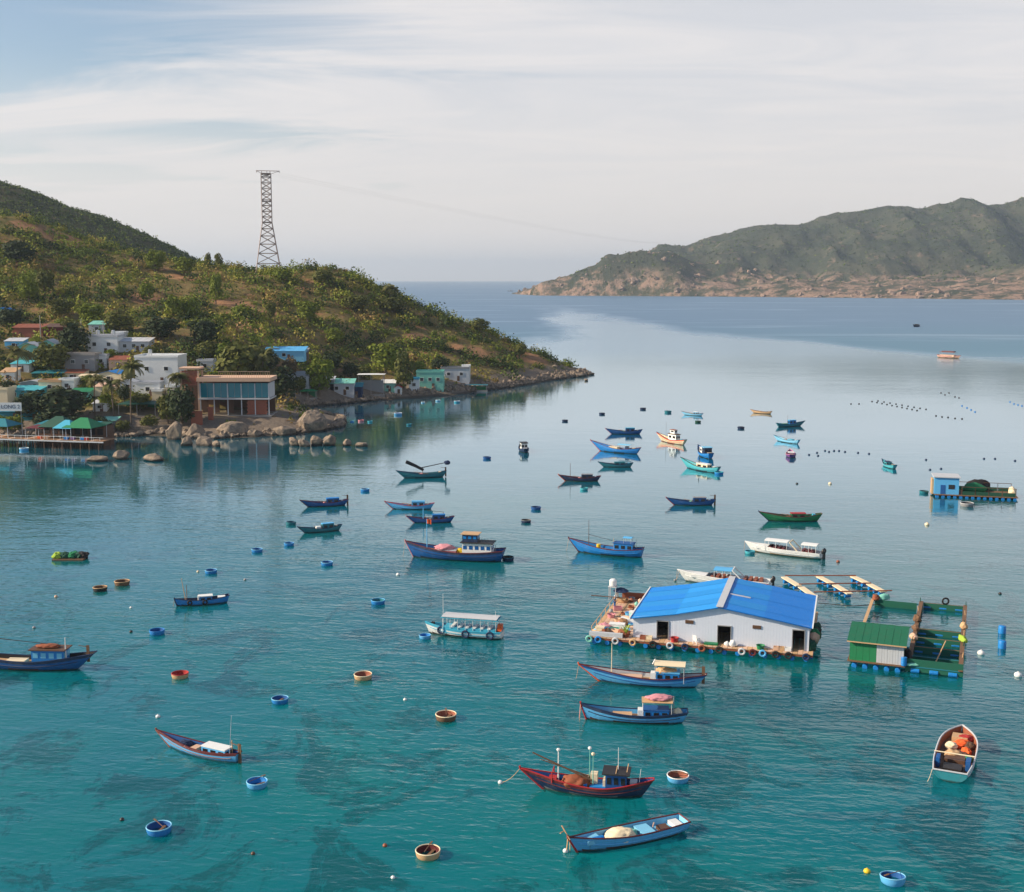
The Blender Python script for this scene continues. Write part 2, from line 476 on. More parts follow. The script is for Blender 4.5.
# ================================================================== land
def rbf(pts, c=14.0):
    P = np.array([(p[0], p[1]) for p in pts]); z = np.array([p[2] for p in pts])
    # normal equations of a multiquadric with a linear term
    D = np.sqrt(((P[:, None, :] - P[None, :, :]) ** 2).sum(-1) + c * c)
    n = len(P); A = np.zeros((n + 3, n + 3)); A[:n, :n] = D + np.eye(n) * -1.5
    A[:n, n] = A[n, :n] = 1; A[:n, n + 1:] = P; A[n + 1:, :n] = P.T
    w = np.linalg.solve(A, np.concatenate([z, np.zeros(3)]))
    def f(x, y):
        out = w[n] + w[n + 1] * x + w[n + 2] * y
        for i in range(n): out = out + w[i] * np.sqrt((x - P[i, 0]) ** 2 + (y - P[i, 1]) ** 2 + c * c)
        return out
    return f
shore_px = [(-150, 447), (-60, 444), (0, 437), (60, 436), (100, 436), (118, 437), (150, 435), (180, 435), (205, 439), (240, 437), (280, 435), (318, 431), (340, 427),
            (340, 419), (312, 412), (284, 409), (300, 407), (350, 403), (400, 398), (430, 396), (470, 392), (510, 387), (550, 380), (575, 377), (590, 374)]
ctrl = []
for u, v in shore_px:
    p = G(u, v); ctrl.append((p.x, p.y, 0.25))
for u, v, z in [(-150, 460, -4), (-60, 458, -4), (0, 452, -4), (60, 452, -4), (120, 450, -4), (170, 448, -3.5), (220, 450, -4), (270, 447, -4), (320, 442, -4), (362, 431, -4), (365, 415, -3), (330, 413, -1.5),
                (350, 410, -4), (400, 405, -4), (440, 402, -4), (480, 398, -4), (520, 392, -4), (560, 385, -4), (600, 379, -4), (625, 372, -4)]:
    p = G(u, v); ctrl.append((p.x, p.y, z))
for x, y in [(25, 600), (-15, 640), (-60, 690), (-110, 750), (-170, 790)]:
    ctrl.append((x, y, 0.0)); ctrl.append((x + 14, y + 14, -5.0))
for u, v, d in [(150, 259, 640), (100, 246, 640), (60, 234, 620), (20, 221, 600), (0, 218, 600), (-60, 206, 600), (-200, 190, 600),
                (200, 268, 610), (230, 271, 600), (265, 272, 590), (285, 266, 590), (305, 263, 590), (325, 262, 588), (340, 266, 588), (355, 276, 588), (380, 290, 588), (420, 307, 584), (450, 316, 581), (480, 326, 577), (510, 342, 574), (535, 354, 571), (560, 364, 568), (578, 371, 566),
                (0, 330, 440), (0, 290, 500), (0, 250, 560), (60, 330, 440), (60, 290, 500), (60, 258, 570), (100, 400, 372), (100, 360, 410), (100, 330, 445), (100, 290, 510), (20, 400, 372), (20, 365, 405), (-60, 400, 372), (-60, 330, 440), (-60, 260, 550), (-150, 330, 440), (-150, 260, 550),
                (60, 424, 352), (120, 424, 352), (160, 405, 368), (160, 365, 405), (160, 330, 445), (160, 290, 530), (200, 415, 360), (230, 416, 358), (270, 416, 360), (310, 421, 362), (220, 350, 430), (220, 322, 478), (220, 290, 550), (260, 392, 400), (260, 350, 440), (270, 326, 485), (270, 296, 550),
                (300, 396, 428), (300, 350, 480), (300, 315, 535), (350, 392, 448), (350, 350, 500), (350, 312, 550), (400, 387, 460), (400, 350, 515), (400, 320, 562), (450, 383, 478), (450, 350, 530), (450, 334, 560), (500, 378, 508), (500, 358, 545), (545, 374, 540)]:
    p = AT(u, v, d); ctrl.append((p.x, p.y, max(0.8, p.z)))
for u, v, d in [(330, 270, 588), (265, 272, 590), (200, 268, 610), (150, 259, 640), (60, 234, 620), (0, 218, 600), (-100, 206, 600)]:
    p = AT(u, v, d); ctrl.append((p.x * 1.1, p.y + 90, p.z * 0.55))
_land = rbf(ctrl)
LX0, LX1, LY0, LY1, LS = -440.0, 76.0, 300.0, 800.0, 2.0
gx = np.arange(LX0, LX1 + 0.1, LS); gy = np.arange(LY0, LY1 + 0.1, LS)
GXX, GYY = np.meshgrid(gx, gy)
LZ = _land(GXX, GYY)
inland = np.clip((LZ - 1.0) / 10.0, 0, 1)
LZ = LZ + inland * (fbm(GXX, GYY, 1 / 46.0, 4, 3.0) * 4.6 + fbm(GXX, GYY, 1 / 14.0, 3, 5.0) * 1.1) + np.clip((LZ + 1) / 3, 0, 1) * fbm(GXX, GYY, 1 / 6.0, 3, 8.0) * 0.55
def land_z(x, y):
    fx = min(max((x - LX0) / LS, 0), len(gx) - 1.001); fy = min(max((y - LY0) / LS, 0), len(gy) - 1.001)
    i, j = int(fx), int(fy); a, b = fx - i, fy - j
    return float((LZ[j, i] * (1 - a) + LZ[j, i + 1] * a) * (1 - b) + (LZ[j + 1, i] * (1 - a) + LZ[j + 1, i + 1] * a) * b)
def LAND(u, v, near=318.0):
    """where the sight line through pixel u, v first meets the headland"""
    d = near
    while d < 790:
        p = AT(u, v, d)
        if LX0 < p.x < LX1:
            z = land_z(p.x, p.y)
            if z > 0.1 and p.z <= z: return Vector((p.x, p.y, z))
        d += 0.75
    return AT(u, v, 590)
def make_soil(name, grass, dry, earth, rock, k=1.0, rock_top=4.0, patches=()):
    m, n, l, b = new_mat(name)
    geo = n.new('ShaderNodeNewGeometry')
    pos = geo.outputs['Position']
    sep = n.new('ShaderNodeSeparateXYZ'); l.new(pos, sep.inputs[0])
    a = tex(n, l, pos, 0.045 * k, 6, 0.6)
    c = tex(n, l, pos, 0.17 * k, 6, 0.65)
    d = tex(n, l, pos, 0.9 * k, 5, 0.7)
    col = mix(n, l, mrange(n, l, a, 0.42, 0.60), grass, dry)
    col = mix(n, l, mrange(n, l, c, 0.52, 0.66), col, earth)
    for (x, y, r) in patches:
        dv = n.new('ShaderNodeVectorMath'); dv.operation = 'DISTANCE'
        l.new(pos, dv.inputs[0]); dv.inputs[1].default_value = (x, y, land_z(x, y))
        dd = math2(n, l, 'ADD', dv.outputs['Value'], math2(n, l, 'MULTIPLY', c, r * 0.9))
        col = mix(n, l, mrange(n, l, dd, r * 1.5, r * 1.1), col, tuple(1.25 * e for e in earth))
    zz = math2(n, l, 'ADD', sep.outputs['Z'], math2(n, l, 'MULTIPLY', c, -rock_top * 1.2))
    col = mix(n, l, mrange(n, l, zz, rock_top, rock_top * 0.35), col, rock)
    wet = mrange(n, l, sep.outputs['Z'], 0.9, 0.35, 0.0, 0.75)
    col = mix(n, l, wet, col, (0.03, 0.028, 0.024))
    col = mix(n, l, mrange(n, l, d, 0.35, 0.65, 0.0, 0.5), col, mix(n, l, 0.5, col, (0.02, 0.02, 0.012)))
    l.new(col, b.inputs['Base Color']); b.inputs['Roughness'].default_value = 0.95
    b.inputs['Specular IOR Level'].default_value = 0.15
    bp = n.new('ShaderNodeBump'); bp.inputs['Strength'].default_value = 0.9; bp.inputs['Distance'].default_value = 0.7 / k
    l.new(math2(n, l, 'ADD', c, math2(n, l, 'MULTIPLY', d, 0.4)), bp.inputs['Height']); l.new(bp.outputs[0], b.inputs['Normal'])
    return m
pa = [LAND(232, 303), LAND(255, 312), LAND(286, 318), LAND(60, 238), LAND(30, 228), LAND(150, 300), LAND(185, 277), LAND(420, 340), LAND(470, 350), LAND(530, 358)]
patches = [(p.x, p.y, r) for p, r in zip(pa, (12, 11, 7, 13, 10, 11, 11, 9, 10, 10))]
soil = make_soil('hillside_soil', (0.105, 0.095, 0.026), (0.245, 0.180, 0.068), (0.27, 0.145, 0.075), (0.21, 0.17, 0.135), patches=patches)
V = np.stack([GXX.ravel(), GYY.ravel(), LZ.ravel()], 1)
headland = mesh_np('headland', V, grid_faces(len(gx), len(gy)), soil)
tag(headland, 'scrubby headland sloping down to a rocky shore', 'hill', kind='structure')

# ---- the taller dark hill behind on the left
hx = np.arange(-1000, -200, 8.0); hy = np.arange(820, 1700, 8.0)
HX, HY = np.meshgrid(hx, hy)
rp_ = [AT(u, v + 2, 1060) for u, v in [(-420, 90), (-250, 130), (-100, 152), (0, 182), (30, 191), (60, 204), (100, 215), (150, 234), (185, 252), (205, 266), (235, 282)]]
ridge = np.interp(HX, [p.x for p in rp_], [p.z for p in rp_])
HZ = ridge * np.clip(1.08 - np.abs(HY - 1060) / 300.0, -0.2, 1.0) + fbm(HX, HY, 1 / 130.0, 5, 2.0) * 5.0
HZ = np.where(np.abs(HY - 1060) < 24, np.minimum(HZ, ridge + 1.0), HZ)
soil_b = make_soil('back_hill_soil', (0.040, 0.048, 0.016), (0.070, 0.066, 0.026), (0.09, 0.07, 0.038), (0.16, 0.13, 0.11), 0.6, 2.0)
back_hill = mesh_np('back_hill', np.stack([HX.ravel(), HY.ravel(), HZ.ravel()], 1), grid_faces(len(hx), len(hy)), soil_b)
tag(back_hill, 'taller dark green hill behind the headland', 'hill', kind='structure')

# ---- the far peninsula on the right
def prof(pts, d):
    q = [AT(u, v, d) for u, v in pts]
    return [p.x for p in q], [max(0.0, p.z) for p in q]
fx_, fz_ = prof([(508, 296), (520, 291), (530, 283), (540, 277), (560, 268), (580, 263), (610, 259), (640, 258), (680, 263), (720, 269), (760, 276), (800, 281), (860, 283), (920, 281), (980, 275), (1024, 270), (1150, 262), (1300, 262)], 3350)
bx_, bz_ = prof([(560, 300), (600, 283), (630, 262), (660, 244), (690, 240), (710, 236), (735, 231), (760, 224), (790, 222), (810, 220), (830, 214), (870, 209), (900, 208), (920, 210), (945, 204), (962, 198), (985, 206), (1005, 206), (1024, 200), (1100, 186), (1300, 200)], 4250)
qx = np.arange(-150, 2500, 9.0); qy = np.arange(2500, 5600, 14.0)
QX, QY = np.meshgrid(qx, qy)
sx = [G(u, v) for u, v in [(505, 293.5), (540, 295.5), (640, 296), (760, 297), (860, 298), (1024, 300), (1200, 302)]]
shy = np.interp(QX, [p.x for p in sx], [p.y for p in sx])
w1 = np.clip((QY - shy) / np.maximum(60, 3350 - shy), -1, 1)
front = np.interp(QX, fx_, fz_) * np.where(QY < 3350, np.sin(np.clip(w1, -1, 1) * math.pi / 2), np.clip(1 - (QY - 3350) / 700.0, 0, 1) ** 1.0)
front = np.where(QY < shy, (QY - shy) * 0.05 - 1.0, front)
w2 = np.clip((QY - 3420) / (4250 - 3420), 0, 1)
backr = np.interp(QX, bx_, bz_) * np.where(QY < 4250, w2 ** 0.8, np.clip(1 - (QY - 4250) / 900.0, 0, 1))
QZ = np.where(QY < shy, front, np.maximum(front, backr))
hgt = np.clip(QZ / 60.0, 0, 1)
crag = 1 - 1.4 * np.abs(fbm(QX, QY * 0.55, 1 / 420.0, 5, 4.0))
QZ = QZ + hgt * ((crag - 0.80) * 105.0 + fbm(QX, QY, 1 / 90.0, 5, 6.0) * 9.0) * np.where(np.abs(QY - 4250) < 60, 0.35, 1.0) + np.clip(QZ / 8.0, 0, 1) * np.clip(fbm(QX, QY, 1 / 40.0, 4, 7.0), -0.4, 1) * 6.0
QZ = np.where(QZ < 0.6, np.minimum(QZ, -2.5), QZ)
def make_far():
    m, n, l, b = new_mat('far_hill')
    pos = n.new('ShaderNodeNewGeometry').outputs['Position']
    sep = n.new('ShaderNodeSeparateXYZ'); l.new(pos, sep.inputs[0])
    a = tex(n, l, pos, 0.006, 6, 0.62); c = tex(n, l, pos, 0.022, 6, 0.68); d = tex(n, l, pos, 0.075, 4, 0.7)
    col = mix(n, l, mrange(n, l, a, 0.38, 0.62), (0.040, 0.052, 0.036), (0.070, 0.074, 0.050))
    col = mix(n, l, mrange(n, l, c, 0.56, 0.70, 0, 0.8), col, (0.22, 0.155, 0.115))
    low = math2(n, l, 'ADD', sep.outputs['Z'], math2(n, l, 'MULTIPLY', math2(n, l, 'SUBTRACT', a, 0.5), 90.0))
    rocky = mrange(n, l, low, 85.0, 30.0, 0.0, 0.95)
    nearp = mrange(n, l, sep.outputs['Y'], 3900.0, 3500.0)
    rocky = math2(n, l, 'MULTIPLY', math2(n, l, 'MULTIPLY', rocky, nearp), mrange(n, l, c, 0.42, 0.58))
    col = mix(n, l, rocky, col, (0.31, 0.21, 0.16))
    col = mix(n, l, mrange(n, l, d, 0.52, 0.66, 0, 0.75), col, (0.040, 0.050, 0.022))
    l.new(col, b.inputs['Base Color']); b.inputs['Roughness'].default_value = 0.95
    b.inputs['Specular IOR Level'].default_value = 0.1
    bp = n.new('ShaderNodeBump'); bp.inputs['Strength'].default_value = 1.0; bp.inputs['Distance'].default_value = 9.0
    l.new(math2(n, l, 'ADD', c, math2(n, l, 'MULTIPLY', d, 0.45)), bp.inputs['Height']); l.new(bp.outputs[0], b.inputs['Normal'])
    return m
far_hills = mesh_np('far_hills', np.stack([QX.ravel(), QY.ravel(), QZ.ravel()], 1), grid_faces(len(qx), len(qy)), make_far())
tag(far_hills, 'hazy far peninsula with rocky pink foot', 'hill', kind='structure')
# ================================================================== vegetation
rng = np.random.default_rng(11)
def make_leaf(name, ramp, trans=0.12):
    """foliage: colour picked per plant by the tint attribute"""
    m, n, l, b = new_mat(name)
    at = n.new('ShaderNodeAttribute'); at.attribute_name = 'tint'
    cr = n.new('ShaderNodeValToRGB'); e = cr.color_ramp.elements
    while len(e) < len(ramp): e.new(0.5)
    for el, (pos, c) in zip(e, ramp): el.position = pos; el.color = (c[0], c[1], c[2], 1)
    l.new(at.outputs['Fac'], cr.inputs['Fac'])
    l.new(cr.outputs[0], b.inputs['Base Color'])
    b.inputs['Roughness'].default_value = 0.75; b.inputs['Specular IOR Level'].default_value = 0.2
    tr = n.new('ShaderNodeBsdfTranslucent'); l.new(cr.outputs[0], tr.inputs['Color'])
    mx = n.new('ShaderNodeMixShader'); mx.inputs[0].default_value = trans
    l.new(b.outputs[0], mx.inputs[1]); l.new(tr.outputs[0], mx.inputs[2])
    l.new(mx.outputs[0], n['Material Output'].inputs['Surface'])
    return m
scrub = make_leaf('scrub_leaves', [(0.0, (0.026, 0.046, 0.013)), (0.25, (0.075, 0.115, 0.018)), (0.45, (0.19, 0.24, 0.024)), (0.65, (0.27, 0.265, 0.042)), (0.82, (0.30, 0.225, 0.060)), (1.0, (0.30, 0.185, 0.085))])
leaf_bright = make_leaf('bright_leaves', [(0.0, (0.085, 0.125, 0.012)), (1.0, (0.235, 0.275, 0.035))], 0.18)
leaf_olive = make_leaf('olive_leaves', [(0.0, (0.055, 0.072, 0.016)), (1.0, (0.170, 0.175, 0.040))], 0.15)
leaf_dark = make_leaf('dark_leaves', [(0.0, (0.018, 0.034, 0.014)), (1.0, (0.055, 0.078, 0.028))], 0.1)
leaf_dry = make_leaf('dry_leaves', [(0.0, (0.10, 0.075, 0.035)), (1.0, (0.23, 0.165, 0.085))], 0.15)
frond_mat = make_leaf('palm_fronds', [(0.0, (0.055, 0.075, 0.020)), (0.6, (0.115, 0.12, 0.035)), (1.0, (0.22, 0.165, 0.07))], 0.15)
bark = paint((0.14, 0.105, 0.075), 0.9, 0.5)
def quads(cen, size, out, jit=0.55):
    """leaf-clump quads at the given centres, facing roughly outwards"""
    n = len(cen)
    nr = out / (np.linalg.norm(out, axis=1)[:, None] + 1e-9) + rng.normal(0, jit, (n, 3)); nr /= np.linalg.norm(nr, axis=1)[:, None] + 1e-9
    a = np.cross(nr, rng.normal(size=(n, 3))); a /= np.linalg.norm(a, axis=1)[:, None] + 1e-9
    b = np.cross(nr, a)
    s = (np.asarray(size) * rng.uniform(0.6, 1.3, n))[:, None]
    a, b = a * s, b * s * 0.72
    V = np.stack([cen - a * 0.5, cen + b * 0.5 + a * 0.05, cen + a * 0.5, cen - b * 0.5 - a * 0.05], 1).reshape(-1, 3)
    return V, np.arange(4 * n).reshape(-1, 4)
def plants(name, base, rad, k, leaf, tint, mat, label, cat):
    """one mass of shrubs: base (n,3), rad (n,), k leaf clumps each"""
    n = len(base)
    d = rng.normal(size=(n, k, 3)); d /= np.linalg.norm(d, axis=2)[:, :, None]
    d *= (0.55 + 0.45 * rng.random((n, k)))[:, :, None]
    d[:, :, 2] = np.abs(d[:, :, 2]) * 0.95
    lob = 1 + 0.35 * np.sin(d[:, :, 0] * 5 + base[:, None, 0]) * np.cos(d[:, :, 1] * 5 + base[:, None, 1])
    cen = base[:, None, :] + d * (rad[:, None] * lob)[:, :, None]
    t = np.clip(tint[:, None] + rng.normal(0, 0.07, (n, k)), 0, 1)
    V, F = quads(cen.reshape(-1, 3), np.repeat(leaf, k), d.reshape(-1, 3))
    o = mesh_np(name, V, F, mat, attr={'tint': np.repeat(t.ravel(), 4)}, smooth=False)
    return tag(o, label, cat, kind='stuff')
CLEAR = []      # (x, y, radius) kept free of scrub: village plots, tracks
for u, v, r in [(20, 425, 16), (50, 425, 14), (85, 425, 12), (120, 420, 12), (150, 415, 12), (185, 412, 9), (210, 415, 9), (235, 412, 12), (262, 412, 10), (30, 395, 13), (60, 395, 11), (95, 380, 11), (125, 378, 10),
                (157, 382, 11), (157, 370, 8), (110, 355, 11), (135, 350, 9), (40, 360, 10), (80, 368, 9), (40, 336, 9), (96, 334, 8), (20, 375, 10), (284, 363, 9), (310, 396, 8), (335, 394, 7), (365, 393, 9), (430, 386, 8), (455, 379, 7)]:
    p = LAND(u, v); CLEAR.append((p.x, p.y, r * 0.72))
def scatter_land(n, dens):
    x = rng.uniform(-330, 60, n); y = rng.uniform(328, 720, n)
    keep = np.abs(x) < 0.5 * y + 25
    x, y = x[keep], y[keep]
    i = ((x - LX0) / LS).astype(int); j = ((y - LY0) / LS).astype(int)
    z = LZ[j, i]
    keep = z > 2.2
    for cx, cy, r in CLEAR: keep &= (x - cx) ** 2 + (y - cy) ** 2 > r * r
    for cx, cy, r in patches: keep &= ((x - cx) ** 2 + (y - cy) ** 2 > (0.9 * r) ** 2) | (rng.random(len(x)) < 0.12)
    keep &= rng.random(len(x)) < dens(x, y, z)
    return x[keep], y[keep], z[keep]
def bushes(name, n, r0, r1, pw, k, leaf, seed, tm, label, ds=0.5):
    x, y, z = scatter_land(n, lambda x, y, z: np.clip(ds + 0.9 * fbm(x, y, 1 / 30.0, 3, seed), 0.06, 1) * np.clip((z - 1.5) / 8, 0.05, 1))
    rad = r0 + (r1 - r0) * rng.random(len(x)) ** pw
    tint = np.clip(tm + 0.50 * fbm(x, y, 1 / 26.0, 3, 2.0) + rng.normal(0, 0.24, len(x)), 0, 1)
    plants(name, np.stack([x, y, z - 0.25], 1), rad, k, leaf + 0.10 * rad, tint, scrub, label, 'scrub')
bushes('hillside_bushes', 7600, 1.8, 6.2, 2.1, 120, 0.50, 9.0, 0.40, 'large leafy bushes massed over the headland slopes', 0.6)
bushes('hillside_scrub', 17000, 0.7, 1.9, 1.3, 34, 0.36, 4.0, 0.50, 'green and dry low scrub between the bushes of the headland', 0.55)
x, y, z = scatter_land(15000, lambda x, y, z: np.clip(0.55 - 0.5 * fbm(x, y, 1 / 30.0, 3, 9.0), 0.1, 1))
rad = 0.35 + 0.4 * rng.random(len(x))
plants('dry_grass', np.stack([x, y, z - 0.1], 1), rad, 8, 0.55 + 0 * rad, np.clip(rng.normal(0.75, 0.16, len(x)), 0, 1), scrub, 'dry tufts of grass between the bushes of the headland', 'grass')
def field_z(gxv, gyv, Z, x, y):
    i = np.clip(((x - gxv[0]) / (gxv[1] - gxv[0])), 0, len(gxv) - 2); j = np.clip(((y - gyv[0]) / (gyv[1] - gyv[0])), 0, len(gyv) - 2)
    i0, j0 = i.astype(int), j.astype(int); a, b = i - i0, j - j0
    return (Z[j0, i0] * (1 - a) + Z[j0, i0 + 1] * a) * (1 - b) + (Z[j0 + 1, i0] * (1 - a) + Z[j0 + 1, i0 + 1] * a) * b
n = 7500
x = rng.uniform(-620, -225, n); y = rng.uniform(850, 1130, n); z = field_z(hx, hy, HZ, x, y)
k = (z > 20) & (x > -0.5 * y - 60); x, y, z = x[k], y[k], z[k]
rad = 1.6 + 2.6 * rng.random(len(x)) ** 2
plants('back_hill_scrub', np.stack([x, y, z - 1.0], 1), rad, 26, 1.5 + 0 * rad, np.clip(rng.normal(0.17, 0.09, len(x)), 0, 1), scrub, 'dark scrub covering the taller hill behind', 'scrub')
n = 9000
x = rng.uniform(60, 2300, n); y = rng.uniform(3150, 4300, n); z = field_z(qx, qy, QZ, x, y)
k = (z > 30) & (rng.random(n) < np.clip(0.2 + z / 200, 0, 1)); x, y, z = x[k], y[k], z[k]
rad = 4.0 + 6.0 * rng.random(len(x)) ** 2
plants('far_scrub', np.stack([x, y, z - 3.0], 1), rad, 9, 5.5 + 0 * rad, np.clip(rng.normal(0.13, 0.07, len(x)), 0, 1), scrub, 'scrub on the far peninsula', 'scrub')

# ---- rock
def make_rock(name, a, b_, k=0.5):
    m, n, l, b = new_mat(name)
    geo = n.new('ShaderNodeNewGeometry').outputs['Position']
    t = tex(n, l, geo, k, 6, 0.65); f = tex(n, l, geo, k * 5, 5, 0.7)
    sep = n.new('ShaderNodeSeparateXYZ'); l.new(geo, sep.inputs[0])
    col = mix(n, l, mrange(n, l, t, 0.35, 0.65), a, b_)
    col = mix(n, l, mrange(n, l, f, 0.55, 0.75, 0, 0.5), col, (0.05, 0.042, 0.034))
    col = mix(n, l, mrange(n, l, sep.outputs['Z'], 0.75, 0.3, 0, 0.85), col, (0.022, 0.021, 0.018))
    l.new(col, b.inputs['Base Color']); b.inputs['Roughness'].default_value = 0.9
    bp = n.new('ShaderNodeBump'); bp.inputs['Strength'].default_value = 0.8; bp.inputs['Distance'].default_value = 0.15 / k
    l.new(f, bp.inputs['Height']); l.new(bp.outputs[0], b.inputs['Normal'])
    return m
rock_mat = make_rock('shore_rock', (0.31, 0.24, 0.175), (0.14, 0.115, 0.095))
rock_far = make_rock('far_rock', (0.34, 0.235, 0.18), (0.20, 0.15, 0.12), 0.03)
def rubble(name, P, S, mat, label, sub=1):
    vs, fs = icosphere(sub); vs = np.array(vs); fs = np.array(fs); n = len(P)
    q = vs[None] * (1 + 0.28 * rng.normal(size=(n, len(vs), 1)).clip(-1, 1))
    q = q * (S[:, None, None] * rng.uniform(0.6, 1.3, (n, 1, 3)))
    V = (P[:, None, :] + q).reshape(-1, 3)
    F = (fs[None] + (np.arange(n) * len(vs))[:, None, None]).reshape(-1, 3)
    return tag(mesh_np(name, V, F, mat, smooth=False), label, 'rocks', kind='stuff')
sh = [G(u, v) for u, v in shore_px]
P, S = [], []
for a, b in zip(sh[:-1], sh[1:]):
    L_ = (b - a).length
    tip = max(0.0, (a.x + 60) / 95.0)
    wide = 3.0 + 9.0 * min(1, tip)
    for _ in range(int(L_ * (3.6 + 2.4 * min(1, tip)))):
        t = rng.random(); off = rng.normal(0, wide * 0.5)
        x_, y_ = a.x + (b.x - a.x) * t + rng.normal(0, 0.6), a.y + (b.y - a.y) * t + abs(off) * (1 if rng.random() < 0.8 else -0.3)
        z_ = land_z(x_, y_)
        if z_ > -1.2: P.append((x_, y_, z_ + 0.1)); S.append(0.25 + 1.05 * rng.random() ** 2.4)
rubble('shore_rubble', np.array(P), np.array(S), rock_mat, 'tumbled grey and tan stones along the waterline', 1)
n = 650
x = rng.uniform(20, 1900, n); y = np.interp(x, [p.x for p in sx], [p.y for p in sx]) + 8 + 560 * rng.random(n) ** 1.6
z = field_z(qx, qy, QZ, x, y); k = z > 0.5
rubble('far_boulders', np.stack([x, y, z - 1], 1)[k], (2.0 + 7.0 * rng.random(n) ** 3)[k], rock_far, 'pinkish boulders on the foot of the far peninsula', 1)
def boulder(u, v, wpx, hpx, seed, label, z=0.0, sink=0.35, group='boulders along the shore'):
    p = G(u, v, z); s = PX(u, v, z)
    w, h = wpx * s, hpx * s * 0.74
    m_ = MB(); vs_, fs_ = icosphere(3); rb = random.Random(seed * 17)
    cuts = [(Vector((rb.gauss(0, 1), rb.gauss(0, 1), rb.gauss(0, .8))).normalized(), rb.uniform(.62, .9)) for _ in range(13)]
    out = []
    for q_ in vs_:
        q = Vector(q_) * 1.12
        for nn, dd in cuts:
            e = q.dot(nn) - dd
            if e > 0: q -= nn * e * .92
        q *= 1 + .07 * mnoise.fractal(q * 2.2 + Vector((seed, 0, 0)), .9, 2.1, 4)
        out.append((q.x * w / 2, q.y * w * .38, q.z * h * (.5 + sink * .5) + h * (.5 - sink * .5)))
    m_.add(out, fs_)
    o = m_.build('boulder', rock_mat, None, False, (p.x, p.y + w * 0.3, z))
    o.rotation_euler.z = seed * 0.7
    return tag(o, label, 'rock', group)
for i, (u, v, w, h, lb) in enumerate([
    (95, 462, 22, 7, 'low flat rock awash, leftmost of the three off the pier'), (119, 460, 21, 11, 'dark humped rock in the water off the pier end'), (151, 461, 24, 10, 'broad dark rock standing alone in the water before the stone bank'),
    (173, 440, 20, 23, 'large pale sunlit boulder at the left end of the brick house bank'), (193, 437, 20, 16, 'grey boulder between the pale boulder and the red doorway'), (186, 446, 14, 11, 'small sunlit rock at the waterline below the pale boulder'), (204, 446, 22, 13, 'long slanting rock at the waterline below the red doorway'),
    (216, 447, 11, 9, 'small tan rock at the water edge right of the slanting rock'), (232, 437, 34, 18, 'wide grey boulder on the bank below the brick building'), (283, 436, 26, 14, 'low tilted slab on the bank right of the brick building'), (310, 432, 36, 26, 'huge grey boulder at the tip of the stone bank'),
    (293, 446, 14, 12, 'rounded tan rock, leftmost of the chain off the bank tip'), (303, 447, 13, 10, 'second rounded tan rock in the chain off the bank tip'), (316, 446, 13, 14, 'tallest tan rock in the middle of the chain off the bank tip'), (329, 446, 17, 14, 'blocky tan rock beside the tallest in the chain'), (346, 446, 13, 8, 'dark low rock near the right end of the chain'), (361, 447, 13, 6, 'last flat black rock at the right end of the chain'),
    (578, 377, 12, 5, 'dark rock in the surf near the headland tip'), (590, 375, 10, 4, 'farthest low rock off the headland tip'), (586, 381, 5, 3, 'small black rock just in front of the headland tip')]):
    boulder(u, v, w, h, i + 1, lb)

# ---- trees
_crown = {}
def crown_mesh(var, mat, n=950, leaf=0.115):
    """unit crown (1 wide, 1 high, base at 0) of leaf clumps on uneven lobes"""
    key = (var, mat.name)
    if key in _crown: return _crown[key]
    r = np.random.default_rng(100 + var)
    lob = [(0, 0, 0.52, 0.38), (0, 0, 0.30, 0.36)]
    for i in range(9):
        a = r.uniform(0, 6.28); q = r.uniform(0.12, 0.34)
        lob.append((q * math.cos(a), q * math.sin(a), r.uniform(0.20, 0.82), r.uniform(0.14, 0.24)))
    C_, T, O_ = [], [], []
    w = np.array([l_[3] ** 2 for l_ in lob]); w /= w.sum()
    for i, cnt in enumerate(r.multinomial(n, w)):
        d = r.normal(size=(cnt, 3)); d /= np.linalg.norm(d, axis=1)[:, None]; d *= (0.72 + 0.33 * r.random(cnt))[:, None]
        C_.append(np.array(lob[i][:3]) + d * lob[i][3] * np.array([1, 1, 0.95])); O_.append(d + 0.5 * (np.array(lob[i][:3]) - np.array([0, 0, .45]))); T.append(np.clip(r.normal(0.45 + 0.12 * math.sin(i * 2.1), 0.2, cnt), 0, 1))
    C_ = np.concatenate(C_); T = np.concatenate(T)
    C_[:, 2] = np.clip(C_[:, 2], 0.04, 1.05)
    V, F = quads(C_, np.full(len(C_), leaf), np.concatenate(O_), 0.4)
    o = mesh_np('crown', V, F, mat, attr={'tint': np.repeat(T, 4)}, smooth=False)
    me = o.data; bpy.data.objects.remove(o)
    _crown[key] = me
    return me
_trunk = {}
def trunk_mesh(var):
    if var in _trunk: return _trunk[var]
    r = random.Random(var); m_ = MB()
    top = (r.uniform(-.06, .06), r.uniform(-.06, .06), 0.62)
    m_.tube([(0, 0, -0.06), (top[0] * .4, top[1] * .4, 0.28), top], 0.045, 7, 0.018)
    for i in range(5):
        a = i * 1.3 + r.random(); h = 0.26 + 0.06 * i
        b0 = (top[0] * h, top[1] * h, h); q = r.uniform(.2, .32)
        m_.tube([b0, (b0[0] + q * .5 * math.cos(a), b0[1] + q * .5 * math.sin(a), h + .12), (b0[0] + q * math.cos(a), b0[1] + q * math.sin(a), h + .30)], 0.02, 5, 0.006)
    o = m_.build('trunk', bark); me = o.data; bpy.data.objects.remove(o)
    _trunk[var] = me
    return me
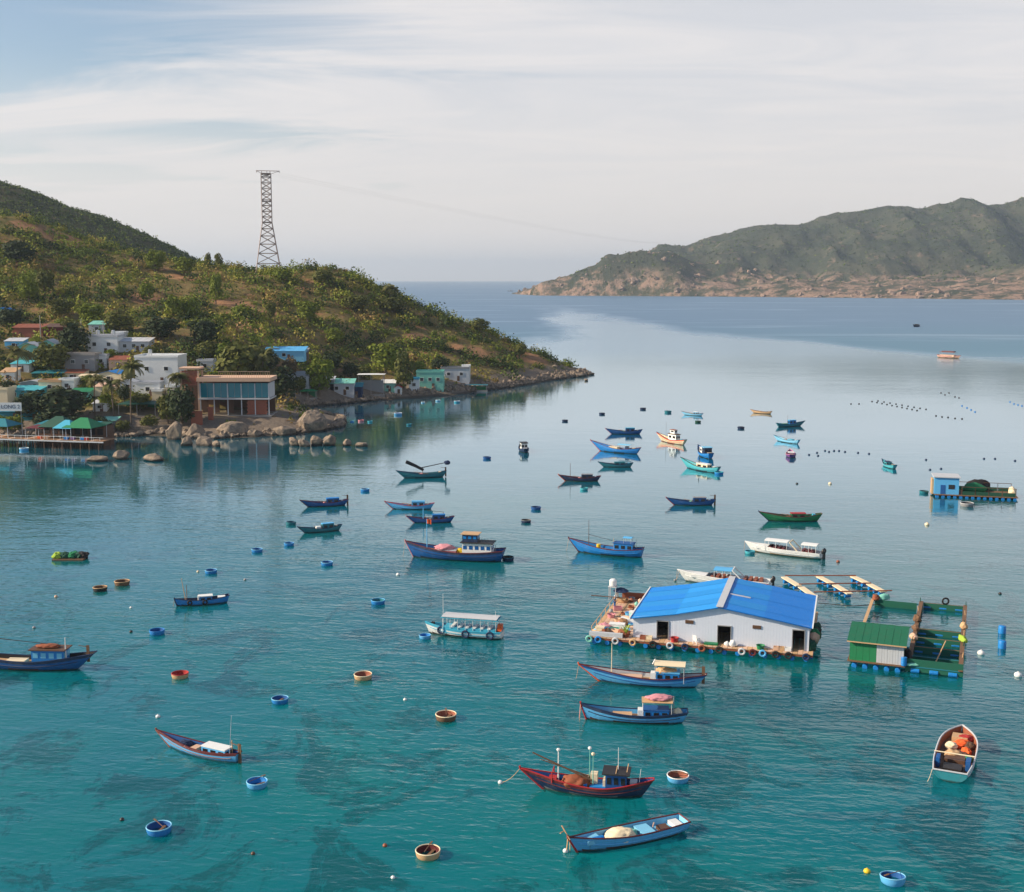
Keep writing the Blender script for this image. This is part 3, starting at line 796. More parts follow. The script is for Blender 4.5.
def tree(u, v, wpx, hpx, mat, label, var=0, lift=0.10, d=None, group='trees on the headland'):
    p = LAND(u, v) if d is None else AT(u, v, d)
    z = land_z(p.x, p.y); p.z = z
    s = p.y / FPX
    w, h = wpx * s * 1.18, hpx * s * 1.12
    t = empty('tree', (p.x, p.y, z), var * 1.7)
    c = link(bpy.data.objects.new('crown', crown_mesh(var, mat)), t)
    c.location = (0, 0, h * lift); c.scale = (w, w * 0.9, h * (1 - lift))
    k = link(bpy.data.objects.new('trunk', trunk_mesh(var)), t)
    k.scale = (min(w, h), min(w, h), h)
    return tag(t, label, 'tree', group)
for i, (u, v, w, h, mt, lb) in enumerate([
    (140, 412, 20, 18, leaf_olive, 'olive tree behind the green pavilion'), (8, 398, 18, 16, leaf_dark, 'dark tree at the left edge behind the turquoise shed'), (106, 410, 16, 16, leaf_bright, 'light shrub tree below the left palms'), (206, 362, 26, 20, leaf_olive, 'olive tree above the brick stair tower'), (268, 372, 24, 22, leaf_dark, 'dark tree left of the bright blue house'), (330, 372, 26, 18, leaf_dark, 'dark tree right of the bright blue house'), (440, 372, 22, 14, leaf_dark, 'dark tree behind the turquoise house'), (90, 322, 26, 18, leaf_bright, 'bright tree above the mint roofed house'), (60, 318, 28, 18, leaf_olive, 'olive tree above the dark red shed'),
    (100, 434, 22, 16, leaf_dark, 'dark shrubby tree right of the pier end'), (44, 432, 26, 17, leaf_dark, 'dark tree directly behind the pier canopies'), (74, 432, 26, 16, leaf_dark, 'dark shrub tree behind the wide green canopy'), (122, 432, 18, 12, leaf_olive, 'olive shrub tree below the green palm'), (150, 430, 22, 14, leaf_olive, 'olive shrub tree left of the pale boulder'), (4, 432, 20, 16, leaf_bright, 'light tree at the left edge behind the pier'),
    (88, 388, 14, 12, leaf_bright, 'small light tree left of the blue roofed house'), (58, 402, 20, 14, leaf_olive, 'olive tree above the broad dark tree'), (124, 402, 16, 16, leaf_dark, 'dark tree between the middle and tall palms'), (112, 362, 16, 12, leaf_bright, 'light tree below the arched house'), (150, 360, 18, 14, leaf_olive, 'olive tree above the white flat roofed house roof'), (36, 352, 16, 14, leaf_bright, 'light tree beside the pale green gables'), (70, 334, 18, 14, leaf_olive, 'olive tree right of the dark red shed'), (194, 392, 16, 16, leaf_bright, 'light tree tucked behind the brick stair tower'), (228, 372, 34, 26, leaf_bright, 'light green tree left of the big olive tree'), (300, 392, 16, 14, leaf_olive, 'small olive tree by the green awning'), (420, 378, 18, 16, leaf_bright, 'light tree above the turquoise house'), (362, 380, 20, 14, leaf_olive, 'olive tree above the open shed'),
    (75, 358, 36, 31, leaf_dark, 'dense dark round tree above the grey walled house'), (50, 374, 36, 29, leaf_olive, 'olive tree below the dark round tree'), (62, 424, 62, 34, leaf_dark, 'broad low dark tree right behind the pier restaurant'), (30, 420, 34, 26, leaf_dark, 'dark tree left of the broad one behind the pier restaurant'),
    (182, 426, 34, 38, leaf_dark, 'bushy dark tree in front of the unfinished brick building'), (168, 424, 22, 28, leaf_olive, 'olive bushy tree left of the one before the brick building'), (240, 388, 58, 46, leaf_olive, 'big spreading olive tree behind the terrace building'), (283, 402, 34, 32, leaf_dark, 'dark tree right of the terrace building'),
    (319, 396, 28, 36, leaf_bright, 'bright green round tree on the inner shore'), (386, 374, 36, 30, leaf_bright, 'light green tree above the inner shore sheds'), (404, 391, 22, 36, leaf_olive, 'tall olive tree left of the turquoise house'), (290, 376, 18, 18, leaf_dry, 'small brownish tree under the bright blue house'),
    (29, 302, 22, 26, leaf_bright, 'bright green tree on the slope above the village left'), (45, 296, 22, 26, leaf_olive, 'darker tree touching the bright one on the left slope'), (147, 302, 18, 20, leaf_bright, 'small vivid green tree on the bare slope'), (155, 272, 21, 21, leaf_bright, 'light tree near the crest below the back hill'),
    (185, 276, 24, 18, leaf_bright, 'yellow green tree on the crest left of the pylon'), (174, 320, 20, 22, leaf_bright, 'bright tree, left of two above the white house'), (190, 322, 24, 26, leaf_bright, 'bright tree, right of two above the white house'), (20, 262, 34, 20, leaf_dark, 'dark bushy tree on the left hill crest'),
    (216, 304, 14, 30, leaf_bright, 'narrow green tree left of the orange earth cut'), (243, 320, 24, 14, leaf_bright, 'low bright bush tree inside the orange earth cut'), (271, 320, 10, 18, leaf_olive, 'slim tree right of the orange earth cut'), (308, 322, 26, 20, leaf_bright, 'bright tree at the right end of the track'), (121, 298, 13, 12, leaf_bright, 'tiny vivid tree on the middle slope'),
    (208, 268, 8, 14, leaf_olive, 'thin skyline tree, left of two by the pylon'), (219, 269, 9, 15, leaf_olive, 'thin skyline tree, right of two by the pylon'), (322, 285, 24, 15, leaf_olive, 'round tree on the crest right of the pylon'), (283, 284, 22, 15, leaf_bright, 'bright crown on the crest just right of the pylon'), (355, 312, 26, 16, leaf_olive, 'olive tree high on the shaded slope'), (392, 312, 30, 14, leaf_olive, 'flat olive tree below the seaward crest'),
    (480, 332, 20, 12, leaf_olive, 'small tree on the lower seaward crest'), (520, 356, 16, 12, leaf_olive, 'last small tree towards the headland tip'), (335, 345, 22, 16, leaf_bright, 'light green tree midway up above the inner shore'), (10, 330, 30, 22, leaf_dark, 'dark tree at the left edge below the blue roof'), (120, 334, 34, 22, leaf_olive, 'olive tree right of the small pale blue house'), (160, 340, 36, 22, leaf_dark, 'dark tree above the white flat house'), (205, 346, 34, 24, leaf_dark, 'dark tree below the earth track on the left'),
    (350, 378, 18, 14, leaf_dark, 'dark shrubby tree among the inner shore sheds'), (15, 432, 22, 16, leaf_bright, 'light hedge like tree beside the pier entrance')]):
    tree(u, v, w, h, mt, lb, i % 7)
# ---- palms
_fr = None
def frond_mesh():
    global _fr
    if _fr: return _fr
    V, F, T = [], [], []
    N = 12
    rib = [(0.02 + 0.98 * (i / N) * (1 - 0.12 * (i / N)), 0.34 * math.sin(i / N * 1.5) - 0.62 * (i / N) ** 2.2) for i in range(N + 1)]
    for i in range(N):
        (x0, z0), (x1, z1) = rib[i], rib[i + 1]
        wd = 0.24 * math.sin(math.pi * (0.12 + 0.86 * i / N)) + 0.02
        for s in (-1, 1):
            k = len(V)
            V += [(x0, 0, z0), (x1, 0, z1), (x1 + 0.07, s * wd, z1 - 0.10 - wd * .35), (x0 + 0.11, s * wd, z0 - 0.10 - wd * .35)]
            F.append((k, k + 1, k + 2, k + 3)); T += [0.35 + 0.4 * i / N] * 4
    o = mesh_np('frond', V, F, frond_mat, attr={'tint': T}, smooth=False); _fr = o.data; bpy.data.objects.remove(o)
    return _fr
def palm(u, v, hpx, wpx, label, lean=0.1, nf=15, trunk_col=None):
    p = LAND(u, v); s = p.y / FPX; h, r = hpx * s, wpx * s * 0.5
    t = empty('palm_tree', p, 0.0)
    m_ = MB(); top = (lean * h, 0.03 * h, h - r * 0.25)
    m_.tube([(0, 0, -0.5), (lean * h * .25, 0, h * .35), (lean * h * .6, .01 * h, h * .7), top], 0.24, 7, 0.15)
    m_.build('trunk', bark, t)
    rr = random.Random(hpx * 7 + u)
    for i in range(nf):
        f = link(bpy.data.objects.new('frond', frond_mesh()), t)
        f.location = top
        f.rotation_euler = Euler((rr.uniform(-.2, .2), rr.uniform(-0.75, 0.55), i * 2.4 + rr.uniform(-.2, .2)), 'XYZ')
        k = r * rr.uniform(0.85, 1.2); f.scale = (k, k, k)
    return tag(t, label, 'palm tree', 'coconut palms in the village')
palm(17, 384, 36, 34, 'coconut palm at the left edge beside the pale green house')
palm(95, 416, 40, 24, 'brownish palm, left of three in front of the blue roofed house', 0.02)
palm(114, 420, 40, 26, 'green palm between the brownish palm and the tall one', -0.05)
palm(131, 425, 62, 30, 'tallest palm beside the white flat roofed house', 0.04)
palm(176, 420, 46, 26, 'palm leaning at the left of the unfinished brick tower', 0.06)
palm(262, 396, 44, 30, 'palm rising behind the terrace railing', 0.05)
palm(390, 300, 14, 20, 'small lone fan palm on the seaward crest', 0.05, 11)

# ================================================================== pylon and cables
steel = paint((0.42, 0.33, 0.30), 0.6, 0.3, metal=0.2)
base = AT(268.5, 271, 592); base.z = land_z(base.x, base.y) - 0.3
PS = 592 / FPX
PH = (271 - 174) * PS + (AT(268.5, 271, 592).z - base.z)
pylon = tag(empty('pylon', base, R(12)), 'tall steel lattice pylon standing on the headland crest', 'pylon')
def hw(t):   # half width of the mast at height fraction t
    return 6.1 + (2.3 - 6.1) * min(1, t / 0.50) if t < 0.5 else 2.3
lv = [0, .10, .20, .29, .37, .44, .5, .555, .61, .665, .72, .775, .83, .885, .94, .97]
cor = [(-1, -1), (1, -1), (1, 1), (-1, 1)]
pt = lambda c, t: (c[0] * hw(t), c[1] * hw(t), t * PH)
for c in cor: MB().tube([pt(c, 0), pt(c, .5), pt(c, .97)], 0.25, 5).build('leg', steel, pylon)
for i in range(len(lv) - 1):
    a, b = lv[i], lv[i + 1]
    m_ = MB()
    for q in range(4):
        c, e = cor[q], cor[(q + 1) % 4]
        m_.tube([pt(c, a), pt(e, b)], 0.11, 4); m_.tube([pt(e, a), pt(c, b)], 0.11, 4)
        m_.tube([pt(c, b), pt(e, b)], 0.12, 4)
    m_.build('brace', steel, pylon)
for t in (.5, .70, .97):
    m_ = MB(); w = hw(t) * 2
    m_.box((0, 0, t * PH + 0.2), (w, w, 0.3)); m_.build('platform', steel, pylon)
m_ = MB(); m_.tube([(-4.6, 0, PH), (6.6, 0, PH)], 0.17, 5); m_.tube([(-4.6, 0, PH), (0, 0, PH - 2)], 0.10, 4); m_.tube([(6.6, 0, PH), (0, 0, PH - 2.2)], 0.10, 4)
m_.tube([(-2, 0, PH * .97), (-2, 0, PH)], 0.13, 4); m_.tube([(2, 0, PH * .97), (2, 0, PH)], 0.13, 4); m_.build('crossarm', steel, pylon)
for xx in (-4.4, 0.5, 6.4):
    m_ = MB(); m_.lathe([(0.05, 0), (0.16, -.15), (0.07, -.3), (0.16, -.45), (0.07, -.6), (0.16, -.75), (0.05, -.9)], 8, (xx, 0, PH)); m_.build('insulator', steel, pylon)
far_end = AT(662, 243, 4230)
wire_mat = paint((0.40, 0.38, 0.37), 0.6, 0.1)
M_ = pylon.matrix_basis
for i, (xx, lb) in enumerate([(-4.4, 'leftmost cable'), (0.5, 'middle cable'), (6.4, 'rightmost cable')]):
    a = Matrix.Translation(base) @ Matrix.Rotation(R(12), 4, 'Z') @ Vector((xx, 0, PH - 0.9)); b = far_end + Vector((xx * 3, 0, 0))
    m_ = MB(); m_.tube([a.lerp(b, t) - Vector((0, 0, 9 * 4 * t * (1 - t))) for t in [k / 24 for k in range(25)]], 0.02, 4, 0.08)
    tag(m_.build('power_cable', wire_mat), 'thin power cable from the pylon over the strait, ' + lb, 'cable', 'power cables')
# ================================================================== the village
def windows(parent, x0, x1, y, z, w, h, n, frame='white', glass='dark'):
    for i in range(n):
        cx = x0 + (x1 - x0) * (i + 0.5) / n
        f = MB(); t = 0.09
        f.box((cx - w / 2 - t / 2, y, z), (t, 0.16, h + 2 * t)).box((cx + w / 2 + t / 2, y, z), (t, 0.16, h + 2 * t))
        f.box((cx, y, z + h / 2 + t / 2), (w, 0.16, t)).box((cx, y, z - h / 2 - t / 2), (w + .2, 0.22, t))
        fo = f.build('window', K(frame, .5, .2), parent)
        g = MB(); g.box((cx, y + 0.01, z), (w, 0.08, h)); g.build('pane', K(glass, .15, .1), fo)
def house(u, v, wpx, hpx, depth, wall, roof, kind, label, nwin=0, door=0, yaw=0.0, name='house', hr=None, over=0.35, group='village buildings', wear=0.35, cat='house', sink=1.6):
    """a building whose front foot shows at u, v; width and height in photo pixels"""
    p = LAND(u, v); s = p.y / FPX; w, h = wpx * s, hpx * s
    t = tag(empty(name, p, R(yaw)), label, cat, group)
    wm, rm = K(wall, .8, wear), K(roof, .55, wear)
    hr = hr if hr is not None else 0.22 * h
    if kind == 'flat':
        m_ = MB(); m_.box((0, depth / 2, (h - sink) / 2), (w, depth, h + sink)); m_.build('wall', wm, t)
        r_ = MB(); r_.box((0, depth / 2, h + 0.13), (w + .3, depth + .3, 0.22))
        for a, b, c_, d_ in ((0, 0.02, w + .3, .16), (0, depth - .02, w + .3, .16), (-w / 2 - .05, depth / 2, .16, depth - .2), (w / 2 + .05, depth / 2, .16, depth - .2)):
            r_.box((a, b, h + 0.5), (c_, d_, 0.5))
        r_.build('roof', rm, t)
    elif kind in ('gable', 'shed'):
        h1 = h - hr
        prof_ = [(-w / 2, -sink), (w / 2, -sink), (w / 2, h1), (0, h - .05), (-w / 2, h1)] if kind == 'gable' else None
        m_ = MB()
        if kind == 'gable': m_.prism(prof_, 0.0, depth, 'y')
        else: m_.prism([(0, -sink), (depth, -sink), (depth, h - .06), (0, h1 - .06)], -w / 2, w / 2, 'x')
        m_.build('wall', wm, t)
        r_ = MB(); n = max(3, int((w if kind == 'shed' else depth) / 1.0))
        if kind == 'gable':
            sl = math.atan2(hr, w / 2); Ls = math.hypot(hr, w / 2) + over
            for sg in (-1, 1):
                for i in range(n):
                    y0 = -over + (depth + 2 * over) * (i + .5) / n
                    r_.box((sg * math.cos(sl) * Ls / 2, y0, h + .05 - math.sin(sl) * Ls / 2 + (0.03 if i % 2 else 0)), (Ls, (depth + 2 * over) / n * 1.0, .07), ry=sg * sl)
        else:
            sl = math.atan2(hr, depth); Ls = math.hypot(hr, depth) + 2 * over
            for i in range(n):
                x0 = -w / 2 - over + (w + 2 * over) * (i + .5) / n
                r_.box((x0, depth / 2, h1 + hr / 2 + .04 + (0.03 if i % 2 else 0)), ((w + 2 * over) / n, Ls, .07), rx=sl)
        r_.build('roof', rm, t)
    elif kind == 'open':       # pavilion on posts
        for a in (-w / 2 + .2, 0, w / 2 - .2):
            for b in (0.2, depth - .2): MB().box((a, b, (h - hr) / 2 - .5), (.18, .18, h - hr + 1)).build('post', K('concrete', .8), t)
        r_ = MB(); a, b = w / 2 + over, depth / 2 + over
        r_.add([(-a, -over, h - hr), (a, -over, h - hr), (a, depth + over, h - hr), (-a, depth + over, h - hr), (-a * .45, depth / 2, h), (a * .45, depth / 2, h)], [(0, 1, 5, 4), (2, 3, 4, 5), (1, 2, 5), (3, 0, 4), (3, 2, 1, 0)])
        r_.build('roof', rm, t)
        m_ = MB(); m_.box((0, depth * .9, h * .32), (w * .9, .15, h * .66)); m_.build('back_wall', wm, t)
        m_ = MB(); m_.box((0, depth / 2, -.7), (w + .4, depth + .4, 1.5)); m_.build('floor', K('concrete', .9), t)
    if kind != 'open':
        hh = h if kind == 'flat' else h - hr
        if nwin: windows(t, -w / 2 * .9, w / 2 * .9, -0.03, hh * .58, min(1.3, w / nwin * .4), min(1.2, hh * .35), nwin)
        for i in range(door):
            cx = (-.25 + .5 * i) * w if door > 1 else .12 * w
            d_ = MB(); d_.box((cx, -0.03, 1.02), (1.0, .12, 2.04)); do = d_.build('door', K('brown', .6), t)
            f_ = MB(); f_.box((cx + .35, -.12, 1.0), (.06, .08, .2)); f_.build('handle', K('grey', .4), do)
    return t
house(157, 384, 43, 26, 11, 'white', 'white', 'flat', 'white flat roofed house with two dark windows behind the palms', 2, 1)
house(102, 355, 32, 17, 8, 'white', 'lgrey', 'flat', 'white house with an arched opening above the grey wall', 2, 1)
house(134, 352, 30, 13, 7, 'lgrey', 'lgrey', 'shed', 'long low house with a pale lean-to roof beside the arched house', 3, 1)
house(97, 335, 16, 13, 6, 'lgrey', 'mint', 'shed', 'small house with pale mint roof at the top of the village', 1, 1)
house(28, 338, 30, 13, 6, 'brick', 'rust', 'shed', 'long brick red shed at the upper left', 0, 2)
house(56, 337, 22, 12, 6, 'maroon', 'brown', 'shed', 'dark red shed beside the long brick shed', 0, 1)
house(28, 361, 20, 18, 9, 'mint', 'lgrey', 'gable', 'pale green gabled house behind the left palm', 1, 1)
house(48, 358, 16, 18, 9, 'mint', 'lgrey', 'gable', 'pale green house with a grey gable roof left of the dark round tree', 0, 0, 8)
house(80, 371, 30, 15, 7, 'grey', 'concrete', 'flat', 'plain grey walled house under the dark round tree', 2, 1)
house(109, 384, 21, 13, 8, 'cream', 'blue', 'gable', 'cream house with a blue gable roof among the palms', 1, 1, -6)
house(118, 370, 18, 13, 6, 'salmon', 'rust', 'shed', 'small orange house with a rusty roof above the blue roofed house', 1, 1)
house(101, 369, 12, 12, 5, 'white', 'lgrey', 'flat', 'narrow white block between grey house and orange house', 1, 1)
house(47, 381, 30, 9, 7, 'dgreen', 'teal', 'shed', 'low shed with a teal tin roof in the middle of the village', 0, 1)
house(32, 391, 24, 10, 7, 'grey', 'lgrey', 'gable', 'shed with a grey tin roof at the left', 0, 1)
house(50, 393, 22, 10, 6, 'cream', 'tan', 'flat', 'cream block left of the white box', 1, 1)
house(67, 392, 15, 11, 5, 'white', 'white', 'flat', 'small white box house above the broad dark tree', 1, 1)
house(86, 386, 20, 10, 6, 'lgrey', 'cream', 'shed', 'low house with a pale slanted roof left of the palms', 2, 1)
house(22, 400, 34, 12, 8, 'turq', 'turq', 'shed', 'turquoise tin shed behind the banner', 2, 1)
house(2, 407, 12, 17, 7, 'cream', 'cream', 'flat', 'tall cream wall at the left edge by the banner', 0, 0)
house(12, 420, 26, 11, 6, 'teal', 'cyan', 'shed', 'blue tin roofed shed under the banner', 0, 1)
house(32, 421, 22, 13, 6, 'teal', 'cyan', 'shed', 'sky blue tin roof right of the banner', 0, 1)
house(2, 322, 12, 14, 7, 'turq', 'blue', 'gable', 'house with a vivid blue roof at the upper left edge', 0, 1)
house(8, 384, 14, 14, 5, 'white', 'tan', 'shed', 'small white and brown hut at the left edge under the palm', 1, 1)
house(137, 416, 38, 15, 7, 'green', 'dgreen', 'open', 'open pavilion with a pale green hip roof behind the tall palm', name='pavilion', cat='pavilion')
house(148, 397, 24, 12, 5, 'white', 'lgrey', 'flat', 'low white annex below the white flat roofed house', 1, 1)
house(157, 401, 10, 9, 4, 'cream', 'white', 'flat', 'small cream cube in front of the white annex')
house(284, 360, 40, 12, 8, 'sky', 'lightblue', 'shed', 'bright sky blue house standing alone above the inner shore', 1, 1, 0, hr=1.2, sink=.7)
house(302, 364, 10, 15, 5, 'brown', 'grey', 'shed', 'dark lean-to against the bright blue house')
house(296, 386, 26, 13, 6, 'lgrey', 'grey', 'shed', 'grey roofed shed left of the bright round tree', 0, 1)
house(308, 399, 16, 9, 3, 'green', 'green', 'open', 'small vivid green awning on the inner shore', name='awning', cat='awning')
house(342, 395, 24, 15, 5, 'lgrey', 'mint', 'shed', 'pale sea green shed right of the bright round tree', 2, 1)
house(371, 395, 26, 21, 5, 'grey', 'white', 'open', 'open shed with a flat whitish roof on the inner shore', name='open_shed', hr=.3, cat='shed')
house(355, 397, 14, 13, 4, 'navy', 'teal', 'shed', 'dark blue hut between the sea green shed and the open shed', 0, 1)
house(398, 395, 7, 9, 3, 'white', 'red', 'gable', 'tiny white kiosk with a reddish roof on the inner shore', 0, 1)
house(430, 389, 27, 16, 7, 'mint', 'mint', 'flat', 'turquoise two storey house near the inner shore end', 3, 1)
house(455, 381, 28, 12, 6, 'lgrey', 'grey', 'flat', 'long grey house right of the turquoise one', 2, 1)
house(466, 381, 8, 14, 5, 'white', 'white', 'flat', 'narrow white porch at the right end of the grey house', 1)
house(474, 391, 26, 6, 3, 'green', 'teal', 'open', 'low green netted shelter on the shore right of the turquoise house', name='shelter', hr=.2, cat='shelter')


for u, v, w, h_, dp, wl_, rf, kd, lb, nw, dr in [
    (72, 381, 22, 10, 6, 'cream', 'rust', 'shed', 'cream hut with rusty tin roof below the grey walled house', 1, 1),
    (20, 372, 18, 10, 6, 'white', 'turq', 'shed', 'white hut with turquoise roof left of the olive tree', 1, 1),
    (128, 392, 16, 12, 5, 'lgrey', 'lgrey', 'gable', 'pale grey gabled hut just left of the tall palm', 1, 1),
    (104, 396, 18, 11, 5, 'cream', 'salmon', 'shed', 'cream hut with salmon roof between the left palms', 1, 1),
    (80, 400, 20, 10, 5, 'mint', 'green', 'shed', 'hut with a green tin roof right above the broad dark tree', 1, 1),
    (64, 347, 14, 10, 5, 'salmon', 'rust', 'gable', 'small salmon gabled hut left of the dark round tree top', 1, 0),
    (14, 350, 18, 11, 5, 'lightblue', 'lgrey', 'shed', 'pale blue hut at the left above the palm', 1, 1),
    (118, 344, 12, 10, 5, 'white', 'white', 'flat', 'white cube above the long low house', 1, 0),
    (148, 366, 18, 8, 4, 'teal', 'cyan', 'shed', 'teal lean-to just above the white flat roofed house', 1, 0),
    (100, 412, 14, 10, 4, 'white', 'lgrey', 'shed', 'white shed behind the right end of the pier', 1, 1),
    (108, 428, 16, 9, 4, 'grey', 'mint', 'shed', 'grey hut with mint roof at the pier right end', 0, 1),
    (172, 398, 12, 10, 4, 'cream', 'white', 'flat', 'cream block left of the brick stair tower', 1, 1),
    (205, 372, 16, 10, 5, 'lgrey', 'lgrey', 'flat', 'grey block behind the brick stair tower', 1, 0),
    (326, 388, 16, 10, 4, 'grey', 'lgrey', 'shed', 'grey shed behind the bright round tree', 1, 1),
    (388, 392, 14, 11, 4, 'mint', 'white', 'shed', 'mint shed left of the tiny kiosk', 1, 1),
    (414, 392, 10, 12, 4, 'white', 'cyan', 'flat', 'white block touching the turquoise house on its left', 1, 0),
    (440, 390, 8, 13, 4, 'mint', 'white', 'flat', 'mint porch on the right of the turquoise house', 1, 0)]:
    house(u, v, w, h_, dp, wl_, rf, kd, lb, nw, dr)
for i, (u, v, lb) in enumerate([(150, 358, 'round steel water tank on the white flat roofed house'), (98, 339, 'round steel water tank on the arched white house'), (108, 347, 'second steel water tank near the arched white house')]):
    q = LAND(u, v + 24); s_ = q.y / FPX; zz = q.z + 26 * s_ if i == 0 else q.z + 19 * s_
    t = tag(empty('water_tank', (q.x, q.y + 3, (LAND(157, 384).z + 26 * s_ + .3) if i == 0 else LAND(102, 355).z + 17 * s_ + .3)), lb, 'water tank')
    if i == 1: t.location.x = LAND(102, 355).x - 2; t.location.y = LAND(102, 355).y + 3
    if i == 2: t.location.x = LAND(102, 355).x + 3; t.location.y = LAND(102, 355).y + 4
    if i == 0: t.location.x = LAND(157, 384).x - 3; t.location.y = LAND(157, 384).y + 4
    MB().lathe([(.01, .8), (.6, .8), (.65, .9), (.65, 1.9), (.4, 2.15), (.01, 2.2)], 14).build('tank', K('lgrey', .3, .15, metal=.6), t)
    for a_ in (-.4, .4):
        for b_ in (-.4, .4): MB().box((a_, b_, .4), (.08, .08, .8)).build('leg', K('grey', .5), t)

# ---- unfinished brick and concrete building with a terrace
p = LAND(236, 416); s = p.y / FPX
bt = tag(empty('terrace_building', p), 'two storey brick and concrete building with glazed upper floor and roof terrace', 'building', 'village buildings')
W0, W1 = (200 - 236) * s, (270 - 236) * s
Hs = lambda y: (416 - y) * s
D = 9.0
con = K('salmon', .85, .4)
MB().box(((W0 + W1) / 2, D / 2, Hs(380)), (W1 - W0 + 1.2, D + 1.4, (384 - 377) * s * .55)).build('roof_slab', con, bt)
MB().box(((W0 + W1) / 2, D / 2, Hs(399.5)), (W1 - W0 + .6, D + .8, .35)).build('floor_slab', K('lgrey', .8), bt)
MB().box(((W0 + W1) / 2, D / 2 + .6, -.8), (W1 - W0 + 1, D + 2, 1.7)).build('foundation', K('concrete', .9, .5), bt)
nb = 5
for i in range(nb + 1):
    xx = W0 + .2 + (W1 - W0 - .4) * i / nb
    MB().box((xx, .2, Hs(398) / 2 + Hs(399)*.5 - 1.0), (.28, .28, Hs(382) + .4)).build('column', K('lgrey', .8), bt)
    if i < nb:
        wd = (W1 - W0 - .4) / nb - .3
        f_ = MB().box((xx + .15 + wd / 2, .45, Hs(391)), (wd, .06, Hs(383) - Hs(398) - .1)).build('window', K('teal', .12, .15), bt)
        f2 = MB(); f2.box((xx + .15 + wd / 2, .38, Hs(391)), (.07, .06, Hs(383) - Hs(398) - .12)).build('mullion', K('grey', .5), f_)
MB().box(((W0 + W1) / 2, D - .15, Hs(398) * 1.0), (W1 - W0, .3, Hs(382) * 1.0)).build('back_wall', K('brown', .9), bt)
MB().box((W1 - .15, D / 2, Hs(391)), (.3, D - .8, Hs(383) - Hs(398) - .1)).build('side_wall', K('lgrey', .85), bt)
x0, x1 = (247 - 236) * s, (268 - 236) * s
for r_ in range(8):
    for c_ in range(7):
        MB().box((x0 + (x1 - x0) * (c_ + .5 + (.5 if r_ % 2 else 0) * .6) / 7.4, .35, .2 + (Hs(401) - .2) * (r_ + .5) / 8), ((x1 - x0) / 7.4 * .94, .24, (Hs(401) - .2) / 8 * .9)).build('brick', K('brick', .9, .4), bt)
for xx, w_ in ((W0 + 1.2, 1.8), (W0 + 4.6, 1.6), (W0 + 8.6, 2.2)):
    MB().box((xx, 2.2, Hs(401) / 2 + .1), (w_, .2, Hs(401) - .3)).build('inner_wall', K('brown', .9, .4), bt)
for i in range(24):
    xx = W0 + 6 + (W1 - W0 - 5.6) * i / 23
    MB().box((xx, -.45, Hs(375.6)), (.09, .09, Hs(372) - Hs(377.6))).build('baluster', K('tan', .7), bt)
MB().box(((W0 + 6 + W1 + .4) / 2, -.45, Hs(372)), (W1 - W0 - 5.4, .14, .12)).build('handrail', K('salmon', .7), bt)
# brick stair tower at its left
tx0, tx1 = (181 - 236) * s, (200 - 236) * s
for xx in (tx0 + .25, tx1 - .25):
    for yy in (.3, 5.0): MB().box((xx, yy, Hs(372) / 2 - .6), (.5, .5, Hs(371) + 1.2)).build('tower_column', con, bt)
MB().box(((tx0 + tx1) / 2, 2.65, Hs(369)), (tx1 - tx0 + .5, 5.6, .5)).build('tower_roof', con, bt)
for r_ in range(8):
    for c_ in range(5):
        MB().box((tx0 + .55 + (tx1 - tx0 - 1.1) * (c_ + .5) / 5, .35 + .02 * (r_ % 2), Hs(386) + (Hs(371) - Hs(386)) * (r_ + .5) / 8), ((tx1 - tx0 - 1.1) / 5 * .95, .24, (Hs(371) - Hs(386)) / 8 * .9)).build('brick', K('brick', .9, .4), bt)
MB().box(((tx0 + tx1) / 2, 4.6, Hs(395) * .8), (tx1 - tx0 - .6, .25, Hs(376))).build('tower_back_wall', K('brown', .9), bt)
# painted red gate posts below
for i, (u, w_, h_) in enumerate([(197, 11, 13), (211, 5, 12)]):
    q = LAND(u, 425 if i == 0 else 420); m_ = MB(); m_.box((0, 0, h_ * s / 2 - .3), (w_ * s, .5, h_ * s + .6)).box((0, 0, h_ * s + .1), (w_ * s + .3, .8, .2))
    tag(m_.build('gate_wall', K('brick', .8, .45), None, False, q), ['broad red painted wall at the foot of the brick building', 'narrow red pillar beside the broad red wall'][i], 'wall')
# dry stone bank below the palms
q0, q1 = LAND(128, 434), LAND(168, 432)
rw = tag(empty('stone_bank', q0), 'tan dry stone retaining wall between the pier and the boulders', 'wall')
for i in range(26):
    for j in range(4):
        t_ = (i + .5 * (j % 2)) / 26
        m_ = MB(); m_.blob((0, 0, 0), (.36, .3, .30), i * 5 + j, .3, 1); k_ = q0.lerp(q1, t_) - q0
        m_.build('stone', rock_mat, rw, False, (k_.x, k_.y + .25 * j, k_.z + .1 + .5 * j))

